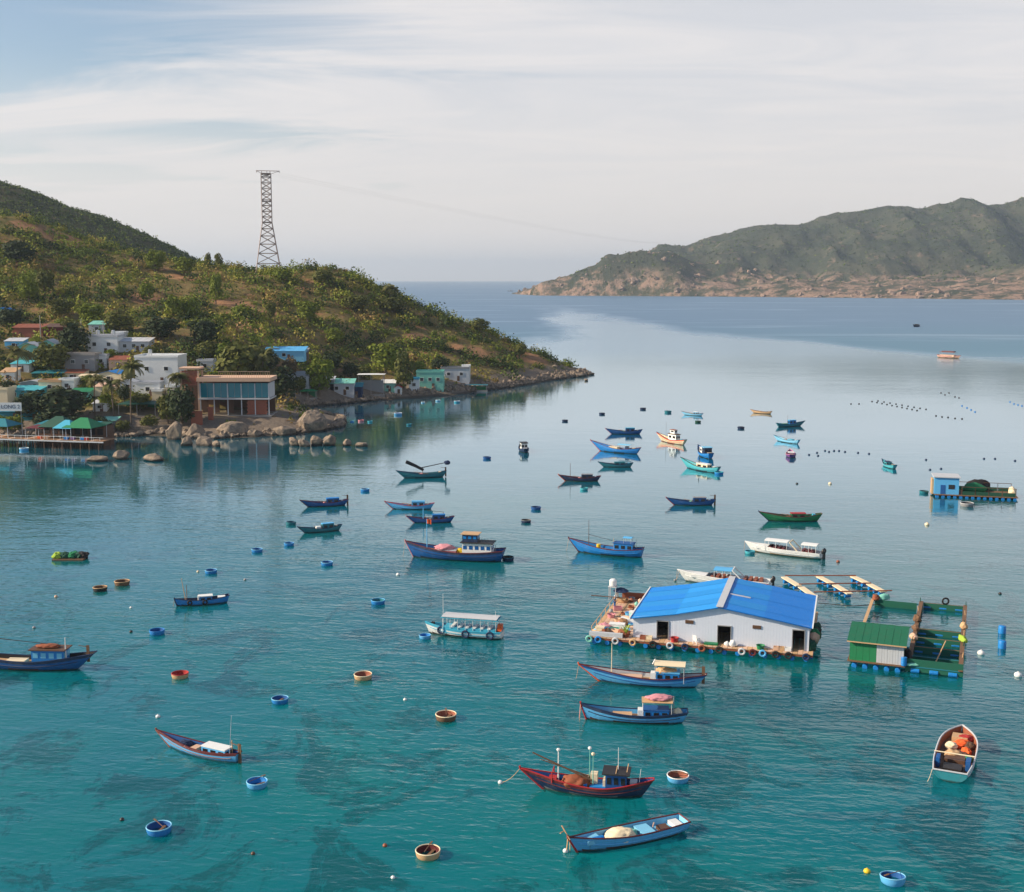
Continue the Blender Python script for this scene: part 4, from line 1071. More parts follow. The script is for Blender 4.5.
# ---- restaurant on stilts
def Pq(u, v, z): return G(u, v, z)
DZ = 2.4
pf = [Pq(-40, 437, DZ), Pq(103, 441.5, DZ)]
pier = tag(empty('restaurant_pier', (pf[0].x, pf[0].y, 0)), 'timber deck on stilts along the water at the left edge', 'pier')
o0 = pf[0].copy(); o0.z = 0
vec = pf[1] - pf[0]; Ld = vec.length; ax = math.atan2(vec.y, vec.x); pier.rotation_euler.z = ax
DW = 6.5
nP = 44
for i in range(nP):
    MB().box((Ld * (i + .5) / nP, DW / 2, DZ), (Ld / nP - .05, DW, .16)).build('plank', K('wood' if i % 5 else 'salmon', .85, .55), pier)
MB().box((Ld / 2, .12, DZ - .27), (Ld, .2, .36)).build('edge_beam', K('lgrey', .8, .6), pier)
for i in range(16):
    for y_ in (.4, 3.2, 6.0):
        m_ = MB(); m_.tube([(Ld * (i + .4) / 16, y_, -3.2), (Ld * (i + .4) / 16 + .1 * math.sin(i * 3 + y_), y_, DZ - .1)], .16, 7); m_.build('pile', K('brown', .9, .5), pier)
for i in range(22):
    MB().box((Ld * (i + .5) / 22, .15, DZ + .5), (.07, .07, .9)).build('rail_post', K('white', .7), pier)
MB().box((Ld / 2, .15, DZ + .95), (Ld, .06, .08)).build('handrail', K('white', .7), pier)
PM = Matrix.Translation(o0) @ Matrix.Rotation(ax, 4, 'Z')
def canopy_roof(x, y, w, d, z0, z1, col, label, post=True, fab=.6):
    loc = PM @ Vector((x, y, DZ + .08))
    t = tag(empty('shade_canopy', loc, ax), label, 'canopy', 'canopies over the pier')
    m_ = MB(); a, b = w / 2, d / 2
    m_.add([(-a, -b, z0), (a, -b, z0), (a, b, z0), (-a, b, z0), (-a * .25, 0, z1), (a * .25, 0, z1)], [(0, 1, 5, 4), (1, 2, 5), (2, 3, 4, 5), (3, 0, 4)])
    m_.add([(-a, -b, z0 - .05), (a, -b, z0 - .05), (a, b, z0 - .05), (-a, b, z0 - .05)], [(3, 2, 1, 0)])
    m_.build('canopy', K(col, fab, .3), t)
    for sx_ in (-1, 1):
        for sy_ in (-1, 1): MB().tube([(sx_ * (a - .2), sy_ * (b - .2), 0), (sx_ * (a - .2), sy_ * (b - .2), z0)], .08, 6).build('post', K('lgrey', .6), t)
    return t
upx = lambda u: (Pq(u, 439, DZ) - pf[0]).length
canopy_roof(upx(54), 4.8, 8.6, 8, 3.2, 5.8, 'dgreen', 'dark green canopy left of the blue one on the pier')
canopy_roof(upx(66), 3.4, 5.6, 6, 3.0, 5.0, 'cyan', 'bright blue canopy in the middle of the pier')
canopy_roof(upx(82), 4.6, 8.8, 8, 3.2, 5.6, 'green', 'wide green canopy at the right end of the pier')
canopy_roof(upx(35), 3.0, 6.0, 5, 2.8, 3.6, 'maroon', 'dusty red shelter left of the green canopies on the pier')
canopy_roof(upx(-12), 4.2, 8.0, 7, 3.0, 4.8, 'teal', 'teal canopy at the far left of the pier')
rr = random.Random(5)
kit = tag(empty('added_dark_hall', PM @ Vector((upx(58), DW + 1.0, DZ)), ax), 'added long low hall, dark for the shaded clutter behind the pier canopies', 'building', 'village buildings')  # added hall, its dark front stands in for shaded clutter
kw = upx(98) - upx(20)
MB().box((0, 2.5, .2), (kw, 5.0, 5.6)).build('wall', K('brown', .9, .4), kit)
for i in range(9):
    d_ = MB(); d_.box((-kw / 2 + kw * (i + .5) / 9, -.04, 1.5), (kw / 9 * .7, .1, 1.7)); d_.build('opening', K('black', .9), kit)  # black panels paint the shade of openings onto the solid wall
for i in range(12): MB().box((-kw / 2 + kw * (i + .5) / 12, 2.3, 3.3 + .04 * (i % 2)), (kw / 12, 6.4, .08), rx=.10).build('roof_sheet', K('dgreen' if i % 3 else 'teal', .6, .4), kit)
def table_set(x, y, lab):
    t = tag(empty('table_set', PM @ Vector((x, y, DZ + .08)), ax), lab, 'table', 'tables on the pier')
    MB().lathe([(0.02, .74), (.5, .74), (.5, .70), (.02, .70)], 12).build('table_top', K('white', .5), t)
    MB().tube([(0, 0, 0), (0, 0, .7)], .05, 6).build('leg', K('dark', .6), t)
for i, (u, y_) in enumerate([(45, 2), (52, 3), (60, 2), (68, 3), (75, 2), (83, 3), (90, 2)]):
    table_set(upx(u), y_, 'small round white table ' + ['left of the dark green canopy', 'under the dark green canopy', 'between the dark green and blue canopies', 'under the bright blue canopy', 'between the blue and wide green canopies', 'under the wide green canopy', 'at the right end under the green canopy'][i])
for i, (u, c, lb) in enumerate([(77, 'purple', 'purple cooler box at the pier edge'), (70, 'blue', 'blue cooler box at the pier edge'), (88, 'blue', 'blue tarp bundle near the pier right end'), (92, 'red', 'red crate near the pier right end'), (40, 'orange', 'orange crate below the dusty red shelter')]):
    m_ = MB(); m_.box((0, 0, .32), (1.1, .7, .62)).box((0, 0, .67), (1.2, .8, .1))
    o = m_.build('storage_box', K(c, .5), None, False, PM @ Vector((upx(u), .9, DZ + .08))); o.rotation_euler.z = ax
    tag(o, lb, 'box')
# banner on two poles
bp_ = AT(-14, 411, 343); s2 = bp_.y / FPX
ban = tag(empty('banner', bp_ - Vector((0, 0, 2.2))), 'white banner with dark lettering on a frame above the pier', 'sign')
bw, bh = 36 * s2, 8.5 * s2
MB().box((bw / 2, 0, 2.2 + bh / 2), (bw, .12, bh)).build('panel', K('white', .6, .2), ban)
for xx in (.3, bw - .3): MB().tube([(xx, .15, -5.5), (xx, .15, 2.2 + bh)], .07, 6).build('pole', K('grey', .6), ban)
def text(body, size, loc, rot, mat, parent, name='lettering', ext=.02):
    cu = bpy.data.curves.new(name, 'FONT'); cu.body = body; cu.size = size; cu.align_x = 'CENTER'; cu.align_y = 'CENTER'; cu.extrude = ext
    o = bpy.data.objects.new(name, cu); COL.objects.link(o)
    dg = bpy.context.evaluated_depsgraph_get(); me = bpy.data.meshes.new_from_object(o.evaluated_get(dg))
    bpy.data.objects.remove(o)
    n = bpy.data.objects.new(name, me); me.materials.clear(); me.materials.append(mat)
    n.location = loc; n.rotation_euler = rot
    return link(n, parent)
text('ĐIỀN LONG 2', bh * .62, (bw * .5, -.09, 2.2 + bh / 2), (math.pi / 2, 0, 0), K('navy', .6, .1), ban)
# utility poles in the village
for i, (u, v, h_) in enumerate([(41, 340, 24), (82, 342, 22), (104, 344, 22), (292, 440, 0)]):
    if not h_: continue
    q = LAND(u, v); t = tag(empty('utility_pole', q), ['pale utility pole between the red sheds', 'utility pole left of the mint roofed house', 'utility pole right of the mint roofed house'][i], 'pole', 'utility poles')
    hh = h_ * q.y / FPX
    MB().tube([(0, 0, -.5), (0, 0, hh)], .2, 7, .12).build('pole', K('concrete', .9), t)
    MB().box((0, 0, hh - .5), (1.6, .12, .12)).build('crossarm', K('dark', .7), t)
# ================================================================== boats
class Hull:
    def __init__(s, t, L, B, H, draft=0.5, bow_rise=0.9, stern_rise=0.35, rake_b=0.10, rake_s=0.03, ws=0.55, main='blue', boot='maroon', stripe='navy', rail='navy', deck='wood', inner='wood', bulwark=0.45, stem=None, full=2.3, n=22):
        s.full = full
        s.t, s.L, s.B, s.H = t, L, B, H
        s.br, s.sr, s.ws, s.bul = bow_rise, stern_rise, ws, bulwark
        s.draft, s.rb, s.rs = draft, rake_b * L, rake_s * L
        N, M = n, 6
        mats = [hull_paint(main), hull_paint(boot), hull_paint(stripe)]
        hb_, ho = MB(), MB()
        rows_o, rows_i = [], []
        for i in range(N):
            tt = i / (N - 1); b = s.hb(tt); zs = s.zs(tt); row = []
            kd = draft * (1 - 0.9 * max(0, (tt - .82) / .18) ** 2) * (1 - 0.7 * max(0, (.12 - tt) / .12))
            for j in range(M + 1):
                q = j / M; z = -kd + q * (zs + kd)
                y = b * (1 - (1 - q) ** 2.4) ** 0.7
                row.append((s.xx(tt, z), y, z))
            rows_o.append(row)
            th = min(0.10, b * .6); bi = max(0.01, b - th); zd = s.zd(tt)
            rows_i.append([(s.xx(tt, zs), b, zs), (s.xx(tt, zs), bi, zs), (s.xx(tt, zd), bi * .93, zd), (s.xx(tt, zd), 0, zd + .03)])
        for sg in (1, -1):
            for i in range(N - 1):
                for j in range(M):
                    a, b, c, d = rows_o[i][j], rows_o[i + 1][j], rows_o[i + 1][j + 1], rows_o[i][j + 1]
                    f = [(p[0], sg * p[1], p[2]) for p in (a, b, c, d)]
                    zc = (a[2] + d[2]) / 2
                    hb_.slot = 1 if d[2] < 0.30 * H and zc < .22 * H else (2 if j == M - 1 else 0)
                    hb_.add(f, [(0, 1, 2, 3) if sg > 0 else (3, 2, 1, 0)])
                for j in (1, 2):
                    f = [(p[0], sg * p[1], p[2]) for p in (rows_i[i][j], rows_i[i + 1][j], rows_i[i + 1][j + 1], rows_i[i][j + 1])]
                    ho.slot = 0 if j == 2 else 1
                    ho.add(f, [(0, 1, 2, 3) if sg > 0 else (3, 2, 1, 0)])
        r0 = rows_o[0]; hb_.slot = 0                     # transom
        hb_.add([(p[0], p[1], p[2]) for p in r0] + [(p[0], -p[1], p[2]) for p in r0[::-1]], [tuple(range(2 * len(r0)))])
        q0 = rows_i[0]; ho.slot = 1
        ho.add([(q0[1][0] + .02, q0[1][1], q0[1][2]), (q0[1][0] + .02, -q0[1][1], q0[1][2]), (q0[2][0] + .02, -q0[2][1], q0[2][2]), (q0[2][0] + .02, q0[2][1], q0[2][2])], [(0, 1, 2, 3)])
        s.hull = hb_.build('hull', mats, t, True)
        ho.build('deck', [K(deck, .75, .5), K(inner, .7, .45)], t, False)
        g = MB()
        for sg in (1, -1):
            pts = [(rows_i[i][0][0], sg * (rows_i[i][0][1] - .03), rows_i[i][0][2] + .03) for i in range(N)]
            g.tube(pts, max(.055, .011 * B + .04), 5)
        g.tube([(rows_i[0][0][0], y_, rows_i[0][0][2] + .03) for y_ in (-rows_i[0][0][1], rows_i[0][0][1])], .07, 5)
        g.build('gunwale', K(rail, .5, .35), t)
        if L > 7:
            for sg in (1, -1):
                k_ = MB(); k_.tube([(r_[4][0], sg * (r_[4][1] + .015), r_[4][2]) for r_ in rows_o[1:-1]], .045, 4); k_.build('rub_strake', K(stripe, .5, .35), t)
        if stem:
            x1, z1 = s.xx(1, s.zs(1)), s.zs(1)
            st = MB(); st.tube([(s.xx(1, -.2) , 0, -.2), (s.xx(1, z1 * .5), 0, z1 * .5), (x1, 0, z1), (x1 + .05 * s.rb, 0, z1 + .10 * H + .12)], .10, 6); st.build('stem_post', K(stem, .5), t)
    def zs(s, t):
        return s.H * (1 + s.br * max(0, (t - .42) / .58) ** 2.2 + s.sr * max(0, (.42 - t) / .42) ** 2)
    def zd(s, t): return max(.12, s.zs(t) - s.bul)
    def hb(s, t):
        m = .42
        if t > m: k = max(0.0, 1 - ((t - m) / (1 - m)) ** s.full)
        else: k = 1 - (1 - s.ws) * ((m - t) / m) ** 1.9
        return max(.05, s.B / 2 * k)
    def xx(s, t, z):
        q = max(-.3, z / s.H)
        return s.L * (t - .5) + s.rb * q * max(0, (t - .55) / .45) ** 1.5 - s.rs * q * max(0, (.3 - t) / .3) ** 1.5
    def P(s, t, y=0.0, z=0.0): return (s.L * (t - .5), y, s.zd(t) + z)
    def box(s, name, t0, t1, w, h, col, z=0.0, y=0.0, top=None):
        x0, x1 = s.L * (t0 - .5), s.L * (t1 - .5); zb = s.zd((t0 + t1) / 2) + z
        m_ = MB(); m_.box(((x0 + x1) / 2, y, zb + h / 2), (x1 - x0, w, h)); o = m_.build(name, K(col, .5), s.t)
        if top:
            m_ = MB(); m_.box(((x0 + x1) / 2, y, zb + h + .04), (x1 - x0 + .12, w + .12, .08)); m_.build(name + '_lid', K(top, .5), o)
        return o
    def cabin(s, t0, t1, w, h, wall, roof, nw=3, over=.22, glass='dark', z=0.0, front=True, tilt=0.0, name='cabin'):
        x0, x1 = s.L * (t0 - .5), s.L * (t1 - .5); zb = s.zd((t0 + t1) / 2) + z - .05
        m_ = MB(); m_.box(((x0 + x1) / 2, 0, zb + h / 2), (x1 - x0, w, h)); c = m_.build(name, K(wall, .5), s.t)
        r_ = MB(); r_.box(((x0 + x1) / 2, 0, zb + h + .06), (x1 - x0 + 2 * over, w + 2 * over, .11)); r_.build('cabin_roof', K(roof, .55), s.t)
        ww = (x1 - x0) / max(1, nw) * .62; wh = min(.62, h * .36)
        for sg in (1, -1):
            for i in range(nw):
                m_ = MB(); m_.box((x0 + (x1 - x0) * (i + .5) / nw, sg * (w / 2 + .012), zb + h * .64), (ww, .03, wh)); m_.build('window', K(glass, .12, .1), c)
        if front:
            for yy in (-w * .25, w * .25):
                for xe in (x1 + .012, x0 - .012):
                    m_ = MB(); m_.box((xe, yy, zb + h * .64), (.03, w * .36, wh)); m_.build('window', K(glass, .12, .1), c)
        return c
    def canopy(s, t0, t1, w, h, col, bow=.12, posts=2, postcol='lgrey', th=.06):
        x0, x1 = s.L * (t0 - .5), s.L * (t1 - .5); zb = s.zd((t0 + t1) / 2)
        m_ = MB(); n = 6; pr = [(-w / 2 + w * i / n, zb + h + bow * (1 - (2 * i / n - 1) ** 2)) for i in range(n + 1)]
        m_.prism(pr + [(a, b - th) for a, b in pr[::-1]], x0, x1, 'x'); o = m_.build('canopy', K(col, .6, .25), s.t)
        for i in range(posts):
            xx = x0 + .12 + (x1 - x0 - .24) * i / max(1, posts - 1)
            for sg in (1, -1):
                m_ = MB(); m_.tube([(xx, sg * (w / 2 - .08), zb), (xx, sg * (w / 2 - .08), zb + h)], .035, 5); m_.build('post', K(postcol, .5), s.t)
        return o
    def mast(s, t, h, r=.055, col='lgrey', y=0.0, top=None, flag=None, lean=0.0, name='mast'):
        a = s.P(t, y); b = (a[0] + lean, a[1], a[2] + h)
        m_ = MB(); m_.tube([a, b], r, 6, r * .6); o = m_.build(name, K(col, .5), s.t)
        if top:
            m_ = MB(); m_.lathe([(.02, -.16), (.15, -.12), (.18, 0), (.12, .1), (.02, .14)], 8, b); m_.build('lamp', K(top, .4, .1), o)
        if flag:
            m_ = MB(); n = 6
            vs = [(b[0] - .12 * i, .10 * math.sin(i * 1.1), b[2] - .75 * k - .03 * i) for i in range(n + 1) for k in (0, 1)]
            m_.add(vs, [(2 * i, 2 * i + 2, 2 * i + 3, 2 * i + 1) for i in range(n)]); m_.build('flag', K(flag, .8, .1), o)
        return o
    def spar(s, a, b, r=.05, col='dwood', name='boom'):
        m_ = MB(); m_.tube([a, b], r, 6, r * .7); return m_.build(name, K(col, .7), s.t)
    def rope(s, t, y, out, name='mooring_rope', col='tan', r=.025, z1=-.2, fl=None):
        x, z = s.xx(t, s.zs(t)), s.zs(t)
        pts = [(x + out[0] * k, y + out[1] * k, z + (z1 - z) * k - .3 * math.sin(math.pi * k)) for k in (0, .25, .5, .75, 1)]
        m_ = MB(); m_.tube(pts, r, 5); o = m_.build(name, K(col, .9), s.t)
        if fl: m_ = MB(); m_.blob((pts[-1][0], pts[-1][1], .1), (.22, .22, .2), 1, .05, 1); m_.build('rope_float', K(fl, .5), o)
    def tyre(s, t, sg, R_=.36, col='black', r=.11):
        z = s.zs(t) * .62; y = s.hb(t) * .98
        m_ = MB(); m_.torus((s.L * (t - .5), sg * (y + .05), z), R_, r, 'y'); return m_.build('tyre', K(col, .8), s.t)
    def rudder(s, h=1.2, col='dwood'):
        x = -s.L / 2 - s.rs - .15; zt = s.zs(0)
        m_ = MB(); m_.box((x, 0, zt - h / 2 + .5), (.35, .08, h + .8)); m_.build('rudder', K(col, .7), s.t)
        m_ = MB(); m_.tube([(x, 0, zt + .7), (x + 1.1, 0, zt + .85)], .04, 5); m_.build('tiller', K(col, .7), s.t)
    def W(s, t, y=0.0, z=0.0):
        e = s.t; return Matrix.Translation(e.location) @ Matrix.Rotation(e.rotation_euler.z, 4, 'Z') @ Vector(s.P(t, y, z))
BG = 'fishing boats moored in the bay'
def boat(bow, stern, label, over=1.04, B=.27, H=.085, cat='fishing boat', name='fishing_boat', group=BG, **k):
    a, b = G(*bow), G(*stern); L = (a - b).length * over
    t = empty(name, (a + b) / 2, math.atan2(a.y - b.y, a.x - b.x))
    tag(t, label, cat, group)
    return Hull(t, L, L * B if B < 1 else B, L * H if H < .3 else H, **k)
def heap(loc, s, col, label, name='net_heap', cat='net', seed=3, amp=.25, sub=3):
    m_ = MB(); m_.blob((0, 0, s[2] * .55), s, seed, amp, sub, 2.2, flat=-s[2] * .5)
    o = m_.build(name, paint(C[col], .95, .6, scale=5), None, True, loc); return tag(o, label, cat, 'fishing gear')
def barrel(loc, col, label, r=.3, h=.9, lay=None, rz=0.0):
    m_ = MB(); m_.lathe([(.02, 0), (r * .94, 0), (r, .06), (r, h * .33), (r * 1.04, h * .35), (r, h * .37), (r, h * .65), (r * 1.04, h * .67), (r, h * .69), (r, h - .06), (r * .94, h), (.02, h)], 14)
    o = m_.build('barrel', K(col, .4), None, False, loc)
    if lay: o.rotation_euler = (math.pi / 2, 0, rz)
    return tag(o, label, 'barrel', 'fishing gear')

# --- nearest boats
h = boat((545, 789), (640, 796), 'dark red and blue fishing boat with masts and long boom, second from the bottom', B=.27, H=.095, main='navy', boot='grey', stripe='maroon', rail='red', stem='red', deck='dwood', inner='deepblue', bow_rise=1.15, stern_rise=.95, rake_b=.11, rake_s=.06, ws=.22, bulwark=.55)
h.cabin(.15, .36, h.B * .58, 1.75, 'deepblue', 'dark', 3, .3)
for i in range(3): h.spar(h.P(.145 + .11 * i, -h.B * .38, 1.87), h.P(.145 + .11 * i, h.B * .38, 1.87), .05, 'tan', 'roof_batten')
h.box('engine_hatch', .36, .52, h.B * .6, .55, 'blue'); h.box('winch', .45, .52, .8, .9, 'cream', .5, -.4)
h.mast(.845, 3.0, .075, 'white', top='white'); h.mast(.53, 3.7, .05, 'mint', -.25, top='white'); h.mast(.49, 3.4, .05, 'mint', .25, top='cream')
h.mast(.28, 2.0, .03, 'white', z_ if False else 0.0, name='antenna') if False else h.spar(h.P(.24, 0, 1.9), h.P(.24, 0, 3.9), .03, 'white', 'antenna')
h.spar(h.P(.03, .3, .2), h.P(.01, .3, 1.6), .03, 'white', 'stern_light_pole')
h.spar(h.P(.50, .2, .9), h.P(1.10, .5, 1.9), .09, 'dwood'); h.spar(h.P(.46, -.1, 1.0), h.P(1.02, .2, 1.5), .06, 'dwood')
h.rope(1, 0, (1.9, -.5), fl='white', z1=.05)
h.box('bow_hatch', .86, .94, .9, .3, 'red')
h.spar(h.P(.90, -.7, .0), h.P(.90, -.7, 1.0), .07, 'red', 'bow_bitt'); h.spar(h.P(.90, .7, .0), h.P(.90, .7, 1.0), .07, 'red', 'bow_bitt'); h.spar(h.P(.90, -.7, .9), h.P(.90, .7, .9), .06, 'red', 'bow_bar')
h.box('stern_locker', .05, .12, h.B * .3, .6, 'lgrey'); h.box('side_bench', .36, .56, .3, .45, 'lightblue', 0, -h.B * .40); h.box('wheel_shelf', .365, .39, h.B * .4, 1.1, 'cream')
heap(h.W(.66, .1), (1.35, .9, .75), 'rust', 'rust brown net heap on the foredeck of the dark red boat', seed=4)
barrel(h.W(.56, -.5), 'cream', 'cream barrel amidships on the dark red boat', .3, 1.0); barrel(h.W(.58, .5), 'blue', 'blue barrel amidships on the dark red boat', .32, .7)
h = boat((577, 852), (682, 829), 'light blue open skiff with red rail and pale net heap, nearest boat at the bottom', over=1.0, B=.235, H=.085, main='lightblue', boot='maroon', stripe='lightblue', rail='maroon', stem='red', deck='sky', inner='sky', bow_rise=.65, stern_rise=.10, rake_b=.05, rake_s=.02, ws=.78, bulwark=.5)
h.box('foredeck', .80, .93, h.B * .5, .34, 'sky'); h.box('thwart', .30, .42, h.B * .80, .36, 'sky'); h.box('stern_locker', .02, .10, h.B * .6, .30, 'white'); h.box('engine_box', .15, .24, .8, .32, 'brown', 0, .1)
h.box('side_locker', .30, .52, .22, .38, 'deepblue', 0, h.B * .36); h.spar(h.P(.24, -.6, .4), h.P(.32, .5, .7), .06, 'salmon', 'oar')
h.spar((h.xx(1, h.zs(1)) + .35, -.45, h.zs(1) + .9), (h.xx(1, h.zs(1)) - .05, .25, h.zs(1) - .1), .06, 'tan', 'anchor_shank'); h.spar((h.xx(1, h.zs(1)) + .75, .1, h.zs(1) + .55), (h.xx(1, h.zs(1)) + .05, -.55, h.zs(1) + .35), .05, 'tan', 'anchor_stock')
h.rope(.995, -.12, (.1, -.25), 'bow_line', 'tan', .06, fl='white'); h.rope(.98, -.2, (-.15, -.3), 'bow_line', 'cream', .05)
heap(h.W(.60, .05, -.1), (1.25, .95, .62), 'cream', 'pale cream net heap in the middle of the light blue skiff', seed=9, amp=.16); heap(h.W(.50, -.35, -.1), (.75, .5, .4), 'mint', 'greenish net bundle beside the cream heap in the skiff', seed=2)
barrel(h.W(.77, .22, .30), 'blue', 'blue barrel lying in the bow of the skiff', .26, .95, True, math.pi / 2 + h.t.rotation_euler.z)
h = boat((601, 681), (693, 687), 'blue boat with white canopy moored just below the floating house', B=.22, H=.085, main='lightblue', boot='deepblue', stripe='deepblue', rail='maroon', stem='orange', deck='tan', inner='lgrey', bow_rise=1.0, stern_rise=.7, rake_b=.11, rake_s=.07, ws=.25)
h.cabin(.16, .40, h.B * .62, 1.1, 'blue', 'lightblue', 3, .05); h.canopy(.10, .42, h.B * .8, 2.0, 'cream'); h.box('helm_box', .38, .46, .9, 1.0, 'white'); h.mast(.87, 3.5, .06, 'cream'); h.rope(1, 0, (.4, -.3)); h.spar(h.P(.44, 0, 1.9), h.P(.415, 0, 2.5), .1, 'white', 'horn')
h.rudder(); h.box('fish_hold', .55, .78, h.B * .45, .3, 'salmon')
heap(h.W(.3, 0, .9), (1.2, .7, .4), 'tan', 'tan bundle on the cabin of the boat below the floating house', 'bundle', 'bundle')
h = boat((588, 719), (680, 722), 'pale blue boat with red stem and cluttered awning, third from the bottom', B=.23, H=.085, main='lightblue', boot='maroon', stripe='navy', rail='navy', stem='red', deck='wood', inner='lightblue', bow_rise=1.0, stern_rise=.45, rake_b=.03, rake_s=.04, ws=.6)
h.cabin(.14, .40, h.B * .62, .95, 'blue', 'deepblue', 3, .05); h.canopy(.10, .42, h.B * .78, 1.85, 'tan'); h.box('helm_box', .40, .46, 1.0, .9, 'white'); h.mast(.09, 2.3, .06, 'grey', .5); h.rope(1, 0, (.15, -.3), col='pink', r=.05); h.rope(1, .05, (.1, .5))
heap(h.W(.24, 0, 1.95), (1.3, .7, .28), 'pink', 'pinkish cloth heap on the awning of the red stemmed boat', 'cloth_heap', 'cloth', 6); heap(h.W(.05, 0, 0), (.55, .5, .45), 'cream', 'cream net heap at the stern of the red stemmed boat', seed=5); h.box('fish_hold', .52, .72, h.B * .5, .28, 'tan')
h = boat((171, 747), (236, 762), 'slim blue boat with low white topped cabin at the lower left', B=.22, H=.085, main='lightblue', boot='blue', stripe='maroon', rail='maroon', stem='rust', deck='dwood', inner='deepblue', bow_rise=1.0, stern_rise=.35, rake_b=.10, rake_s=.02, ws=.45)
h.cabin(.12, .46, h.B * .62, .85, 'lightblue', 'white', 3, .03); h.mast(.06, 4.3, .03, 'lgrey', .5, lean=-.4, name='antenna'); h.mast(.10, 1.5, .07, 'tan', -.3); h.box('hatch', .55, .64, .9, .35, 'salmon'); h.rudder()
heap(h.W(.76, 0), (.7, .5, .35), 'navy', 'dark net heap in the bow of the slim blue boat', seed=7)
h = boat((-26, 667), (76, 669), 'blue boat with brown roofed cabin cut off by the left edge', B=.21, H=.085, main='deepblue', boot='maroon', stripe='navy', rail='navy', stem='maroon', deck='tan', inner='dark', bow_rise=.9, stern_rise=.85, rake_b=.10, rake_s=.09, ws=.45)
h.cabin(.10, .40, h.B * .66, 1.7, 'blue', 'brown', 4, .25, 'sky'); h.mast(.78, 4.2, .07, 'grey'); h.spar(h.P(.78, 0, 2.6), h.P(.20, 0, 2.0), .05, 'dark'); h.box('fish_hold', .48, .66, h.B * .5, .35, 'cream'); h.rudder(); h.mast(.09, 2.7, .1, 'white', .5, name='funnel')
heap(h.W(.27, 0, 1.85), (1.4, .6, .25), 'rust', 'rusty net bundle on the brown cabin roof at the left edge', seed=8)
h = boat((178, 606), (226, 602), 'small upright stemmed blue boat with white wheelhouse at the left', B=.25, H=.10, main='blue', boot='navy', stripe='blue', rail='navy', stem='navy', deck='wood', inner='navy', bow_rise=.55, stern_rise=.5, rake_b=.03, rake_s=.03, ws=.6)
h.cabin(.30, .55, h.B * .55, .95, 'blue', 'white', 2, .12); h.box('helm_box', .50, .58, .7, 1.0, 'white'); h.mast(.82, 3.5, .07, 'tan', lean=.5); h.mast(.80, 2.6, .06, 'dwood', .2); h.box('stern_box', .03, .18, 1.0, .5, 'white'); h.rope(1, 0, (.3, -.2))
for tt in (.45, .75): h.tyre(tt, 1, .28); h.tyre(tt, -1, .28)
h = boat((415, 557), (499, 561), 'largest dark blue fishing boat with white two tier wheelhouse and orange flag', B=.25, H=.095, main='deepblue', boot='navy', stripe='navy', rail='maroon', stem='pink', deck='wood', inner='deepblue', bow_rise=.9, stern_rise=.35, rake_b=.05, rake_s=.03, ws=.75)
h.cabin(.09, .42, h.B * .62, 2.0, 'white', 'dark', 5, .3, 'deepblue', name='wheelhouse'); h.cabin(.25, .42, h.B * .5, 1.3, 'navy', 'tan', 3, .25, 'blue', z=2.1, name='upper_wheelhouse'); h.mast(.84, 4.9, .09, 'lightblue', flag='orange'); h.box('fish_hold', .50, .70, h.B * .5, .5, 'pink', 0, 0, 'lgrey'); h.rope(1, 0, (.5, -.3)); h.mast(.06, 1.3, .06, 'grey')
for i in range(5): h.spar(h.P(.09 + .035 * i, 1.2, 2.1), h.P(.09 + .035 * i, 1.2, 2.8), .03, 'dark', 'roof_rail')
heap(h.W(.64, 0, .5), (1.6, 1.0, .5), 'pink', 'pale pink net heap on the largest boat', seed=11); heap(h.W(.47, -.3), (.6, .5, .5), 'yellow', 'yellow green net heap before the wheelhouse', seed=12)
h = boat((431, 633), (501, 638), 'white passenger boat with long flat awning and hung tyres', B=.26, H=.095, main='white', boot='maroon', stripe='cyan', rail='cyan', deck='cyan', inner='cyan', bow_rise=.6, stern_rise=.05, rake_b=.04, rake_s=.0, ws=.9, name='passenger_boat', cat='passenger boat')
h.canopy(.05, .80, h.B * .86, 2.15, 'lgrey', .08, 8, 'white')
h.canopy(.04, .81, h.B * .90, 2.02, 'cyan', .05, 0)
h.box('cabin_side', .08, .78, h.B * .74, .75, 'cyan'); h.mast(.80, 4.7, .035, 'white', .3); h.mast(.10, 2.9, .03, 'white', -.3, name='pole')
for tt in (.14, .47, .82): h.tyre(tt, 1, .42, 'navy'); h.tyre(tt, -1, .42, 'navy')
h.box('stern_engine', .0, .06, .8, 1.0, 'orange', .3); h.box('bow_bollard', .93, .97, .4, .5, 'black', .1)
for i in range(6): h.box('bench', .14 + .1 * i, .18 + .1 * i, h.B * .7, .5, 'white', .4)
h = boat((580, 552), (640, 557), 'blue fishing boat with blue wheelhouse and tall mast in mid water', B=.26, H=.10, main='blue', boot='navy', stripe='blue', rail='maroon', stem='maroon', deck='wood', inner='blue', bow_rise=1.1, stern_rise=.35, rake_b=.08, rake_s=.02, ws=.6)
h.cabin(.12, .42, h.B * .6, 1.5, 'blue', 'deepblue', 3, .12); h.canopy(.14, .28, h.B * .45, 2.4, 'lightblue'); h.mast(.84, 4.3, .06, 'brown'); h.spar(h.P(.84, 0, 1.9), h.P(.38, 0, 1.6), .04, 'dark'); h.mast(.44, 2.2, .05, 'tan'); h.rope(1, 0, (.5, -.2)); h.mast(.08, 2.2, .03, 'grey')
barrel(h.W(.68), 'yellow', 'yellow barrel on the foredeck of the mid water blue boat', .35, .8)
